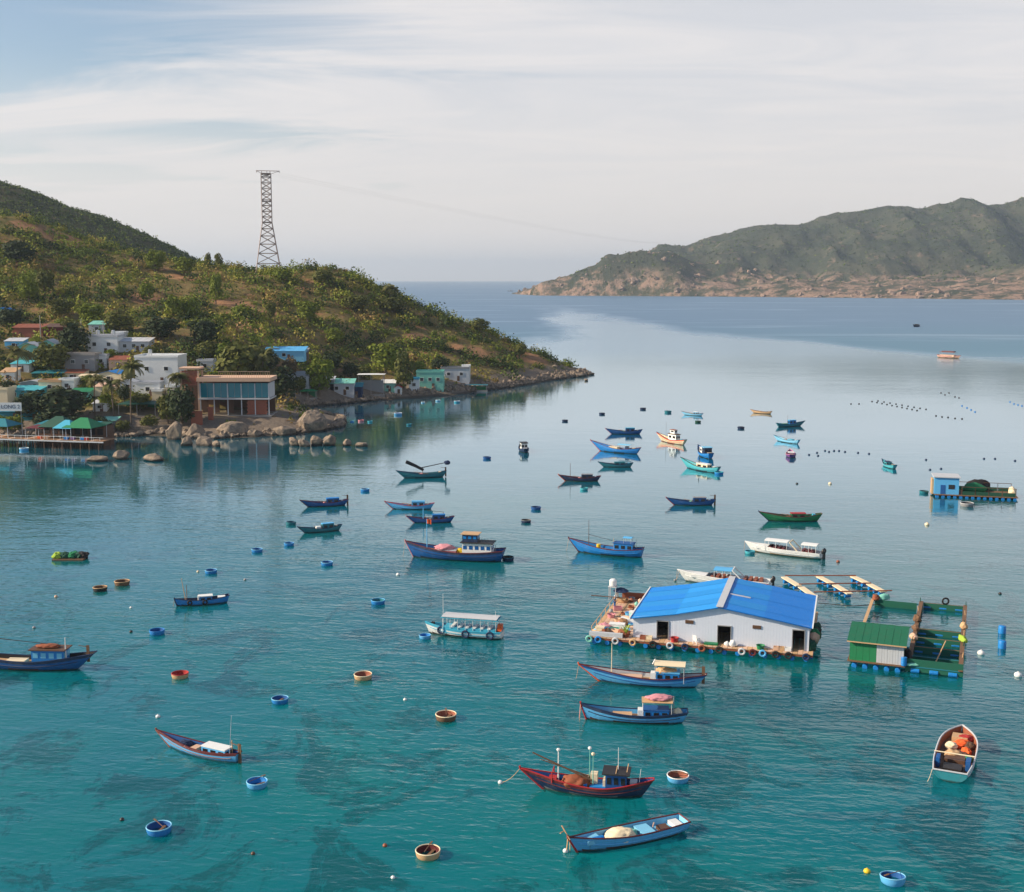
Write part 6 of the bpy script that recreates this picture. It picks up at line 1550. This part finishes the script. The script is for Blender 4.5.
for x_, z_ in ((HX0 - .38, mz_[0] - .05), (HX1 + .38, mz_[4] - .05)): MB().box((x_, HY0 + HD / 2, RZ + z_), (.16, HD + .95, .16)).build('eave_trim', K('white', .5), raft)
MB().box((loc(741, 598, RZ + 4).x, HY0 + 6.5, RZ + 4.55), (2.6, .35, .08), ry=.13).build('skylight_strip', K('lgrey', .4), raft)
# rail, posts and bar on the open left deck
for i in range(7): MB().tube([(.25, 1.0 + (FD - 2) * i / 6, RZ), (.25, 1.0 + (FD - 2) * i / 6, RZ + 1.1)], .05, 5).build('rail_post', K('tan', .7), raft)
MB().tube([(.25, 1.0, RZ + 1.08), (.25, FD - 1, RZ + 1.08)], .05, 5).build('side_rail', K('tan', .7), raft)
MB().tube([(-2.6, FD * .72, RZ + 1.5), (2.2, FD * .72, RZ + 1.5)], .07, 5).build('boom_rail', K('brown', .7), raft)
MB().box((3.2, FD - .3, RZ + .5), (5.0, .1, .9)).build('back_fence', K('rust', .8, .5), raft)
MB().box((2.2, .35, RZ + .35), (4.2, .5, .5)).build('front_trough', K('lgrey', .6), raft)
# small gear on deck: each its own thing
rr = random.Random(21)
def on_deck(o, x, y, z=.07, rz=0.0):
    q = RM @ Vector((x, y, RZ + z)); o.location = q; o.rotation_euler.z = fa + rz; return o
def crate(x, y, s, col, label, z=.07, rz=0.0):
    m_ = MB(); w, d, h_ = s; t_ = .05
    m_.box((0, 0, .03), (w, d, .06)).box((-w / 2 + t_ / 2, 0, h_ / 2), (t_, d, h_)).box((w / 2 - t_ / 2, 0, h_ / 2), (t_, d, h_)).box((0, -d / 2 + t_ / 2, h_ / 2), (w - .1, t_, h_)).box((0, d / 2 - t_ / 2, h_ / 2), (w - .1, t_, h_))
    return tag(on_deck(m_.build('crate', K(col, .6)), x, y, z, rz), label, 'crate', 'crates on the floating house deck')
def lidbox(x, y, s, col, label, z=.07, rz=0.0, name='icebox'):
    m_ = MB(); w, d, h_ = s; m_.box((0, 0, h_ / 2), (w, d, h_)).box((0, 0, h_ + .04), (w + .06, d + .06, .08)).box((0, -d / 2 - .04, h_ * .6), (w * .3, .06, .06))
    return tag(on_deck(m_.build(name, K(col, .5, .2)), x, y, z, rz), label, 'box', 'boxes on the floating house deck')
def tub(x, y, r, col, label, z=.07, h_=.45):
    m_ = MB(); m_.lathe([(.01, .0), (r * .8, .0), (r, h_), (r * 1.06, h_), (r * .95, h_ - .03), (r * .75, .08), (.01, .08)], 16)
    return tag(on_deck(m_.build('tub', K(col, .5)), x, y, z), label, 'tub', 'tubs on the floating house deck')
hx_ = HX0
lidbox(hx_ - 2.6, 4.2, (1.9, 1.0, .6), 'white', 'white box nearest on the open deck of the floating house')
lidbox(hx_ - 1.7, 7.0, (1.9, 1.0, .6), 'white', 'white box in the middle of the open deck')
lidbox(hx_ - 1.0, 10.2, (2.2, .9, .6), 'white', 'white box farthest back on the open deck')
lidbox(hx_ - 4.2, 1.6, (1.0, .9, .8), 'cream', 'cream box at the front left corner of the open deck')
deckc = [('pink', 'pinkish'), ('wood', 'wooden'), ('salmon', 'salmon'), ('grey', 'grey'), ('mint', 'mint green'), ('tan', 'tan'), ('rust', 'rusty'), ('lightblue', 'pale blue')]
for i in range(40):
    cn, cw = deckc[i % 8]; x_, y_ = rr.uniform(.6, hx_ - .6), rr.uniform(.9, FD - 1.2)
    k = i // 8
    if k == 0: crate(x_, y_, (rr.uniform(.8, 1.3), rr.uniform(.6, .9), rr.uniform(.4, .8)), cn, cw + ' crate in the clutter of the open deck', rz=rr.uniform(-.5, .5))
    elif k == 1: tub(x_, y_, rr.uniform(.35, .6), cn, cw + ' tub in the clutter of the open deck')
    elif k == 3:
        m_ = MB(); m_.lathe([(.01, 0), (.30, .02), (.36, .10), (.38, .22), (.35, .24), (.30, .12), (.01, .08)], 14)
        tag(on_deck(m_.build('basin', K(cn, .5)), x_, y_), cw + ' basin in the clutter of the open deck', 'basin', 'basins on the floating house deck')
    elif k == 4:
        m_ = MB(); m_.lathe([(.01, .0), (.22, .03), (.30, .2), (.26, .42), (.10, .52), (.05, .6), (.01, .6)], 12)
        tag(on_deck(m_.build('net_float', K(cn, .5), None, True), x_, y_), cw + ' net float in the clutter of the open deck', 'float', 'net floats on the floating house deck')
    else:
        m_ = MB(); m_.blob((0, 0, .25), (rr.uniform(.7, 1.2), rr.uniform(.5, .9), rr.uniform(.35, .6)), i, .35, 2, 2.0, flat=-.2)
        tag(on_deck(m_.build('net_pile', K(cn, .95, .6), None, True), x_, y_), cw + ' net pile in the clutter of the open deck', 'net', 'net piles on the floating house deck')
for i, (u, c1, lb) in enumerate([(640, 'rust', 'rusty crate by the left end of the house front'), (646, 'cream', 'cream crate by the left end of the house front'), (783, 'tan', 'tan crate right of the middle door'), (789, 'white', 'white crate left of the right door'), (778, 'salmon', 'salmon crate right of the green tub')]):
    crate(loc(u, 645, RZ).x, .65, (.8, .55, .45), c1, lb)
tub(loc(675, 641, RZ).x, .6, .5, 'red', 'round red tub by the left door of the floating house', h_=.55)
tub(loc(760, 651, RZ).x, .5, .5, 'green', 'round green tub on the front deck between the doors', h_=.5)
lidbox(loc(711, 645, RZ).x, .65, (1.6, .6, .15), 'green', 'flat green board left of the middle door', name='board')
# white plastic chair and white sacks at the middle door
t = tag(empty('plastic_chair'), 'white plastic chair on the front deck left of the middle door', 'chair'); on_deck(t, loc(697, 642, RZ).x, .62, .06, 2.6)
MB().box((0, 0, .44), (.6, .6, .06)).build('seat', K('white', .4, .1), t); MB().box((0, .29, .78), (.6, .06, .62), rx=-.15).build('backrest', K('white', .4, .1), t)
for a in (-.26, .26):
    for b in (-.26, .26): MB().box((a, b, .21), (.07, .07, .42)).build('leg', K('white', .4, .1), t)
    MB().box((a * 1.1, 0, .66), (.07, .6, .06)).build('armrest', K('white', .4, .1), t)
for i, (u, s_) in enumerate([(727, .45), (733, .6)]):
    m_ = MB(); m_.blob((0, 0, s_ * .55), (s_ * .7, s_ * .5, s_ * .75), i + 30, .25, 2, 1.6); tag(on_deck(m_.build('sack', K('white', .9, .2), None, True), loc(u, 646, RZ).x, .6), ['smaller white sack at the middle door', 'larger white sack at the middle door'][i], 'sack')
# yellow green potted plant at the house corner
t = tag(empty('potted_plant'), 'yellow green spiky plant at the left corner of the floating house', 'plant'); on_deck(t, hx_ - .8, .9)
MB().lathe([(.01, 0), (.3, 0), (.4, .5), (.34, .5), (.3, .42), (.01, .42)], 12).build('pot', K('rust', .8), t)
for i in range(18):
    a = i * 2.4; m_ = MB(); L_ = 1.0 + .5 * rr.random()
    m_.add([(0, -.05, 0), (0, .05, 0), (L_ * .5, .06, L_ * .6), (L_ * .5, -.06, L_ * .6), (L_ * .85, 0, L_ * .65)], [(0, 1, 2, 3), (3, 2, 4)])
    o = m_.build('leaf', K('lime', .7, .2), t); o.location.z = .42; o.rotation_euler.z = a; o.rotation_euler.y = rr.uniform(-.5, .25)
# white tank stand and dark umbrella at the back of the open deck
t = tag(empty('tank_stand'), 'white water tank on a frame at the back of the open deck', 'tank'); on_deck(t, loc(613, 600, RZ).x, FD - 1.6)
for a in (-.45, .45):
    for b in (-.45, .45): MB().box((a, b, .95), (.09, .09, 1.9)).build('leg', K('lgrey', .6), t)
MB().box((0, 0, 1.93), (1.15, 1.15, .08)).build('shelf', K('lgrey', .6), t); MB().lathe([(.01, 2.0), (.45, 2.0), (.5, 2.1), (.5, 2.75), (.35, 2.95), (.01, 2.98)], 14).build('tank', K('white', .5, .2), t)
t = tag(empty('umbrella'), 'dark umbrella at the back of the open deck', 'umbrella'); on_deck(t, loc(621, 600, RZ).x, FD - 1.2)
MB().lathe([(.01, 1.75), (.5, 1.62), (1.15, 1.25), (1.1, 1.23), (.5, 1.57), (.01, 1.68)], 8).build('canopy', K('navy', .8), t); MB().tube([(0, 0, 0), (0, 0, 1.8)], .03, 5).build('pole', K('grey', .5), t)
# nets and drums stacked at the right end
for i, (x_, y_, z_, c_, lb) in enumerate([(FW - .3, 2.2, .3, 'dgreen', 'dark green net bundle hung at the right front corner'), (FW + .1, 5.0, .8, 'green', 'bright green net bundle high at the right side'), (FW + .2, 7.5, .3, 'dark', 'black tarpaulin bundle at the right side'), (FW, 3.6, .8, 'salmon', 'salmon bundle at the right side of the house'), (FW + .1, 9.5, .4, 'dgreen', 'dark green net bundle at the right rear')]):
    m_ = MB(); m_.blob((0, 0, .4), (.6, .9, .7), i + 50, .35, 2, 1.8); tag(on_deck(m_.build('net_bundle', K(c_, .95, .4), None, True), x_, y_, z_ - .2), lb, 'net')

# ---- person standing at the left rail, back turned, in dark blue
def person(locv, rz, label, shirt, trousers, hat):
    t = tag(empty('person', locv, rz), label, 'person')
    def skin(name, pts, edg, rad, mat, root=0):
        me = bpy.data.meshes.new(name); me.from_pydata(pts, edg, []); me.materials.append(mat)
        o = bpy.data.objects.new(name, me); link(o, t)
        md = o.modifiers.new('skin', 'SKIN'); md.use_smooth_shade = True
        for i, r_ in enumerate(rad):
            me.skin_vertices[0].data[i].radius = (r_, r_) if not isinstance(r_, tuple) else r_
        for i in range(len(pts)): me.skin_vertices[0].data[i].use_root = (i == root)
        sb = o.modifiers.new('sub', 'SUBSURF'); sb.levels = 1; sb.render_levels = 2
        return o
    sk = paint((.32, .19, .13), .6, .1)
    pts = [(0, 0, .92), (0, .01, 1.12), (0, .0, 1.36), (0, 0, 1.46), (0, -.02, 1.54), (0, -.03, 1.63), (0, -.01, 1.68)]
    rad = [.13, .12, (.16, .11), .06, .075, .085, .05]; edg = [(i, i + 1) for i in range(6)]
    def chain(start, ps, rs):
        prev = start
        for p_, r_ in zip(ps, rs): pts.append(p_); rad.append(r_); edg.append((prev, len(pts) - 1)); prev = len(pts) - 1
        return prev
    for sg in (-1, 1):
        chain(0, [(sg * .10, 0, .86), (sg * .11, .01, .50), (sg * .11, .0, .09), (sg * .12, -.12, .05)], [.095, .065, .045, .04])
        w = chain(2, [(sg * .20, 0, 1.38), (sg * .27, .02, 1.12), (sg * .24, -.16, .95), (sg * .23, -.22, .93)], [.065, .048, .035, .032])
        for f in range(5): chain(w, [(sg * .23 + (f - 2) * .018, -.27 - .01 * (2 - abs(f - 2)), .92 - (.0 if f else -.02)), (sg * .23 + (f - 2) * .02, -.30, .90)], [.011, .009])
    skin('body', pts, edg, rad, sk)
    skin('shirt', [(0, 0, .90), (0, .01, 1.12), (0, 0, 1.38), (-.20, 0, 1.385), (-.26, .02, 1.16), (.20, 0, 1.385), (.26, .02, 1.16)], [(0, 1), (1, 2), (2, 3), (3, 4), (2, 5), (5, 6)], [.145, .14, (.18, .13), .08, .06, .08, .06], K(shirt, .9, .15))
    skin('trousers', [(0, 0, .93), (-.10, 0, .86), (-.11, .01, .50), (-.11, 0, .12), (.10, 0, .86), (.11, .01, .50), (.11, 0, .12)], [(0, 1), (1, 2), (2, 3), (0, 4), (4, 5), (5, 6)], [.145, .11, .08, .065, .11, .08, .065], K(trousers, .9, .15))
    MB().blob((0, -.125, 1.595), (.012, .02, .022), 1, .05, 1).build('nose', sk, t)
    MB().lathe([(.01, 1.80), (.09, 1.78), (.105, 1.68), (.20, 1.665), (.20, 1.655), (.01, 1.66)], 14, (0, -.015, 0)).build('hat', K(hat, .9, .1), t)
    return t
q = loc(596, 607, RZ)
person(RM @ Vector((max(.7, q.x), q.y, RZ + .06)), fa + 2.2, 'person in dark blue with a pale hat standing at the left rail', 'navy', 'deepblue', 'lgrey')

# ================================================================== green roofed shed and fish cages
Z1 = .7
cl_, cr_ = G(849, 664, Z1 * .3), G(905, 672, Z1 * .3)
v2 = cr_ - cl_; ca = -R(21.5)
CMx = Matrix.Translation((cl_.x, cl_.y, 0)) @ Matrix.Rotation(ca, 4, 'Z'); CI = CMx.inverted()
cloc = lambda u, v, z: CI @ G(u, v, z)
SW = (cr_.x - cl_.x) / math.cos(ca)
cage = tag(empty('fish_cage_raft', (cl_.x, cl_.y, 0), ca), 'fish farm raft with a green roofed shed and netted cages right of the house', 'fish farm')
SD = 6.5; zf = Z1; he = 2.4; hrg = 3.4
m_ = MB(); m_.box((SW / 2, SD / 2, zf), (SW + .4, SD + .6, .14)); m_.build('shed_floor', K('dwood', .9), cage)
for i in range(5): drum(cage, .6 + (SW - 1.2) * i / 4, .1, zf - .55); drum(cage, .6 + (SW - 1.2) * i / 4, SD - .1, zf - .55)
for i in range(4):
    a, b = SW * i / 8, SW * (i + 1) / 8
    MB().box(((a + b) / 2, 0, zf + he / 2), (b - a - .02, .06 + .01 * (i % 2), he)).build('wall_panel', K('green', .7, .3), cage)
for i in range(10):
    a, b = SW * (.5 + i / 20), SW * (.5 + (i + 1) / 20)
    MB().box(((a + b) / 2, 0, zf + he / 2 - .05), (b - a - .015, .05 + .03 * (i % 2), he - .1)).build('wall_panel', K('lgrey', .6, .35), cage)
for x_ in (.04, SW - .04): MB().box((x_, SD / 2, zf + he / 2), (.06, SD - .1, he)).build('side_wall', K('dgreen', .8), cage)
MB().box((SW / 2, SD - .03, zf + he / 2), (SW - .2, .06, he)).build('back_wall', K('dgreen', .8), cage)
for i in range(8):
    a, b = -.3 + (SW + .6) * i / 8, -.3 + (SW + .6) * (i + 1) / 8; yr = 4.7
    m_ = MB(); dz = .025 * (i % 2); m_.add([(a, -.45, zf + he + .02 + dz), (b - .02, -.45, zf + he + .02 + dz), (b - .02, yr, zf + hrg + dz), (a, yr, zf + hrg + dz), (a, -.45, zf + he - .04 + dz), (b - .02, -.45, zf + he - .04 + dz), (b - .02, yr, zf + hrg - .06 + dz), (a, yr, zf + hrg - .06 + dz)], [(0, 1, 2, 3), (7, 6, 5, 4), (0, 4, 5, 1), (1, 5, 6, 2), (3, 7, 4, 0)]); m_.build('roof_sheet', paint(lin((18, 98, 70)), .7, .4), cage)
    m_ = MB(); m_.add([(a, yr + .01, zf + hrg + dz), (b - .02, yr + .01, zf + hrg + dz), (b - .02, SD + .5, zf + he + .25 + dz), (a, SD + .5, zf + he + .25 + dz), (a, yr + .01, zf + hrg - .06 + dz), (b - .02, yr + .01, zf + hrg - .06 + dz), (b - .02, SD + .5, zf + he + .19 + dz), (a, SD + .5, zf + he + .19 + dz)], [(0, 1, 2, 3), (7, 6, 5, 4), (1, 5, 6, 2), (3, 7, 4, 0)]); m_.build('roof_sheet', K('grey', .6, .35), cage)
MB().box((SW / 2, -.48, zf + he + .0), (SW + .6, .06, .12)).build('eave_trim', K('tan', .6), cage)
# cages
X0, X1 = SW + .5, cloc(960, 678, Z1).x
YB = cloc(966, 607, Z1).y
netm = paint(lin((14, 92, 74)), .9, .35); net_d = paint(lin((8, 48, 44)), .9, .35)
def beam(a, b, w=.28, col='tan', name='walkway', th=.12):
    a, b = Vector(a), Vector(b); m_ = MB(); d_ = b - a; c_ = (a + b) / 2
    m_.box(c_, (d_.length, w, th), math.atan2(d_.y, d_.x)); return m_.build(name, K(col, .85, .5), cage)
rows = [0.3, 4.2, 8.2, 12.2, 16.2, YB]
for i, y_ in enumerate(rows):
    beam((X0, y_, Z1 + (.0 if i else .0)), (X1, y_, Z1), .36, 'dwood' if i > 1 else 'teal')
    for k in range(3): drum(cage, X0 + .8 + (X1 - X0 - 1.6) * k / 2, y_, Z1 - .48, math.pi / 2)
for x_ in (X0, X1): beam((x_, rows[0] - .3, Z1 + .13), (x_, YB + .3, Z1 + .13), .5, 'dwood')
for i in range(len(rows) - 1):
    a, b = rows[i] + .25, rows[i + 1] - .25
    for xx in (X0 + .25, X1 - .25): MB().box((xx, (a + b) / 2, .25), (.04, b - a, 1.1)).build('net_panel', net_d, cage)
    for yy in (a, b): MB().box(((X0 + X1) / 2, yy, .25), (X1 - X0 - .6, .04, 1.1)).build('net_panel', netm, cage)
MB().box(((X0 + X1) / 2, rows[0] - .1, Z1 + .15), (X1 - X0 + .6, .05, 1.5)).build('front_net', netm, cage)
for i in range(7):
    for x_ in (X0 - .1, X1 + .1):
        MB().tube([(x_, .4 + (YB - .6) * i / 6, Z1), (x_ + .1 * math.sin(i), .4 + (YB - .6) * i / 6, Z1 + .8)], .06, 5).build('post', K('tan' if i % 2 else 'dgreen', .8), cage)
# cage behind the shed
yb0 = SD + .9
for y_ in (yb0, YB - 1.0): beam((.2, y_, Z1), (X0 - .3, y_, Z1), .4, 'teal')
beam((.2, yb0, Z1 + .13), (.2, YB - 1, Z1 + .13), .4, 'tan')
MB().box(((X0) / 2, YB - 1.25, .3), (X0 - 1, .04, 1.2)).build('net_panel', netm, cage)
def gear(x, y, s, col, label, seed, z=Z1 + .1):
    m_ = MB(); m_.blob((0, 0, s[2] * .6), s, seed, .35, 2, 1.8, flat=-s[2] * .5); o = m_.build('gear_heap', K(col, .9, .4), None, True, CMx @ Vector((x, y, z))); return tag(o, label, 'gear', 'gear on the fish farm raft')
gear(X0, 11, (.45, .8, .4), 'salmon', 'salmon net heap on the left walkway of the fish cages', 1, Z1 + .2); gear(X0, 15, (.4, .7, .4), 'dwood', 'brown net heap farther back on the left walkway', 2, Z1 + .2); gear(X1, 12, (.4, 1.0, .45), 'lime', 'yellow green net heap on the right walkway of the cages', 3, Z1 + .2); gear(X1, 18, (.45, .6, .5), 'tan', 'tan heap at the right rear of the cages', 4, Z1 + .2); gear(X0 - .2, 2.0, (.5, .8, .8), 'dark', 'dark bundle between shed and cages', 5); gear(X0 + .7, .3, (.9, .3, .25), 'mint', 'mint green float bag at the front of the cages', 6); gear(.6, YB - 1.2, (.5, .5, .5), 'rust', 'rusty heap at the left rear of the fish farm', 7); gear(X0, 19, (.5, .5, .55), 'dwood', 'brown heap at the rear middle of the fish farm', 8, Z1 + .2); gear(1.6, YB - .6, (.9, .5, .5), 'mint', 'mint green net by the rusty heap at the rear', 9)
barrel(CMx @ Vector((SW + .05, -.1, Z1 + .1)), 'blue', 'blue barrel standing at the right corner of the green shed', .32, 1.0)
m_ = MB(); m_.torus((0, 0, .45), .42, .13, 'y'); tag(m_.build('tyre', K('black', .8), None, True, CMx @ Vector(((X0 + X1) / 2 + .3, YB, Z1 + .1))), 'old tyre standing at the back of the fish cages', 'tyre')
MB().tube([((X0 + X1) / 2, 2.0, Z1), ((X0 + X1) / 2 + 1.0, 6.5, Z1 + 1.6)], .07, 5).build('pole', K('tan', .8), cage)

# ================================================================== white plank frame on drums behind the house
q0 = G(784, 582); fr_ = tag(empty('cage_frame', q0), 'empty cage frame of white planks on blue drums behind the blue roof', 'raft')
for (a, b) in [((784, 577), (799, 586)), ((801, 587), (815, 597)), ((818, 576), (833, 584)), ((835, 585), (850, 594)), ((852, 576), (867, 583)), ((869, 584), (884, 592))]:
    A, B_ = G(*a, .85) - q0, G(*b, .85) - q0; d_ = B_ - A; c_ = (A + B_) / 2; rz_ = math.atan2(d_.y, d_.x)
    MB().box(c_, (d_.length, .95, .14), rz_).build('plank', K('cream', .7, .25), fr_)
    n = 3
    for i in range(n):
        p_ = A.lerp(B_, (i + .5) / n); drum(fr_, p_.x, p_.y, .38, rz_ + math.pi / 2 * 0, .95)
for a, b in [((785, 575.5), (856, 575.5)), ((799, 584), (871, 583)), ((814, 592), (892, 590.5))]:
    A, B_ = G(*a, 1.0) - q0, G(*b, 1.0) - q0; MB().tube([A, B_], .09, 6).build('rail', K('rust', .8), fr_)
A, B_ = G(818, 603, .3) - q0, G(886, 604, .3) - q0
MB().tube([A, (A + B_) / 2 - Vector((0, .5, .2)), B_], .06, 5).build('rope', K('dark', .9), fr_)

# ================================================================== far fish raft at the right
A0, A1 = G(934, 495, .3), G(1018, 498.5, .3); v3 = A1 - A0; fa3 = math.atan2(v3.y, v3.x)
far_r = tag(empty('far_fish_raft', (A0.x, A0.y, 0), fa3), 'far fish raft with a blue hut and green net cages at the right edge', 'fish farm')
LW = v3.length; hutw = LW * 25 / 84; sc = A0.y / FPX
MB().box((LW / 2, 3.5, .45), (LW, 8, .12)).build('deck', K('dwood', .9), far_r)
MB().box((hutw / 2, 2.6, .5 + 1.75), (hutw, 4.6, 3.5)).build('hut_wall', K('lightblue', .6, .3), far_r)
MB().box((hutw / 2, 2.6, 4.1), (hutw + .5, 5.2, .2)).build('hut_roof', K('lgrey', .5), far_r)
MB().box((hutw * .35, .27, 1.5), (.9, .06, 1.9)).build('door', K('deepblue', .6), far_r); MB().box((hutw * .7, .27, 2.1), (1.2, .06, .9)).build('window', K('dark', .2), far_r)
MB().box((-.25, 2.4, 1.9), (.4, 2.4, 3.2)).build('side_ladder', K('tan', .8), far_r)
for i in range(14): drum(far_r, .6 + (LW - 1.2) * i / 13, .1, .1, 0, 1.1)
for i in range(4):
    a = hutw + .6 + (LW - hutw - 1) * i / 4; b = hutw + .6 + (LW - hutw - 1) * (i + 1) / 4
    for y_ in (.2, 7.0): MB().box(((a + b) / 2, y_, .8), (b - a - .2, .05, 1.0)).build('net_panel', K('green' if y_ > 1 and i < 2 else 'dgreen', .9, .3), far_r)
    for x_ in (a, b): MB().tube([(x_, .2, .4), (x_, .2, 2.2)], .06, 5).build('post', K('brown', .8), far_r); MB().tube([(x_, 7.0, .4), (x_, 7.0, 2.2)], .06, 5).build('post', K('brown', .8), far_r)
for y_ in (.2, 7.0): MB().tube([(hutw + .5, y_, 2.2), (LW - .3, y_, 2.2)], .06, 5).build('rail', K('brown', .8), far_r)
for i, (x_, y_, s_, c_, lb) in enumerate([(hutw + 3.5, 5.5, (2.4, 1.6, 1.2), 'green', 'vivid green net heap beside the far blue hut'), (hutw + 4.5, 7.2, (2.6, .8, 1.5), 'dark', 'dark tarpaulin heap behind the far blue hut'), (LW - .6, 4, (.7, 1.2, 1.0), 'cream', 'cream heap at the right end of the far raft')]):
    m_ = MB(); m_.blob((0, 0, s_[2] * .5), s_, i + 70, .3, 2, 1.6); q_ = Matrix.Translation((A0.x, A0.y, 0)) @ Matrix.Rotation(fa3, 4, 'Z') @ Vector((x_, y_, .5)); tag(m_.build('net_heap', K(c_, .9, .4), None, True, q_), lb, 'net')
basket(924, 491, 9, 'dark teal basket boat left of the far blue hut', 'teal', 'dark', 'teal')
basket(967, 503, 13, 'grey basket boat below the far fish raft', 'grey', 'dark', 'lgrey')
# ================================================================== haze
hz = MB(); hz.box((0, 11000, 190), (27000, 27000, 430)); 
hm = bpy.data.materials.new('haze'); hm.use_nodes = True; hn = hm.node_tree.nodes; hn.clear()
ho_ = hn.new('ShaderNodeOutputMaterial'); hv = hn.new('ShaderNodeVolumePrincipled')
hv.inputs['Color'].default_value = (.66, .81, 1.0, 1); hv.inputs['Density'].default_value = 7.0e-5; hv.inputs['Anisotropy'].default_value = 0.2
hm.node_tree.links.new(hv.outputs[0], ho_.inputs['Volume'])
haze = tag(hz.build('haze', hm), 'thin blue sea haze over the bay', 'haze', kind='stuff')
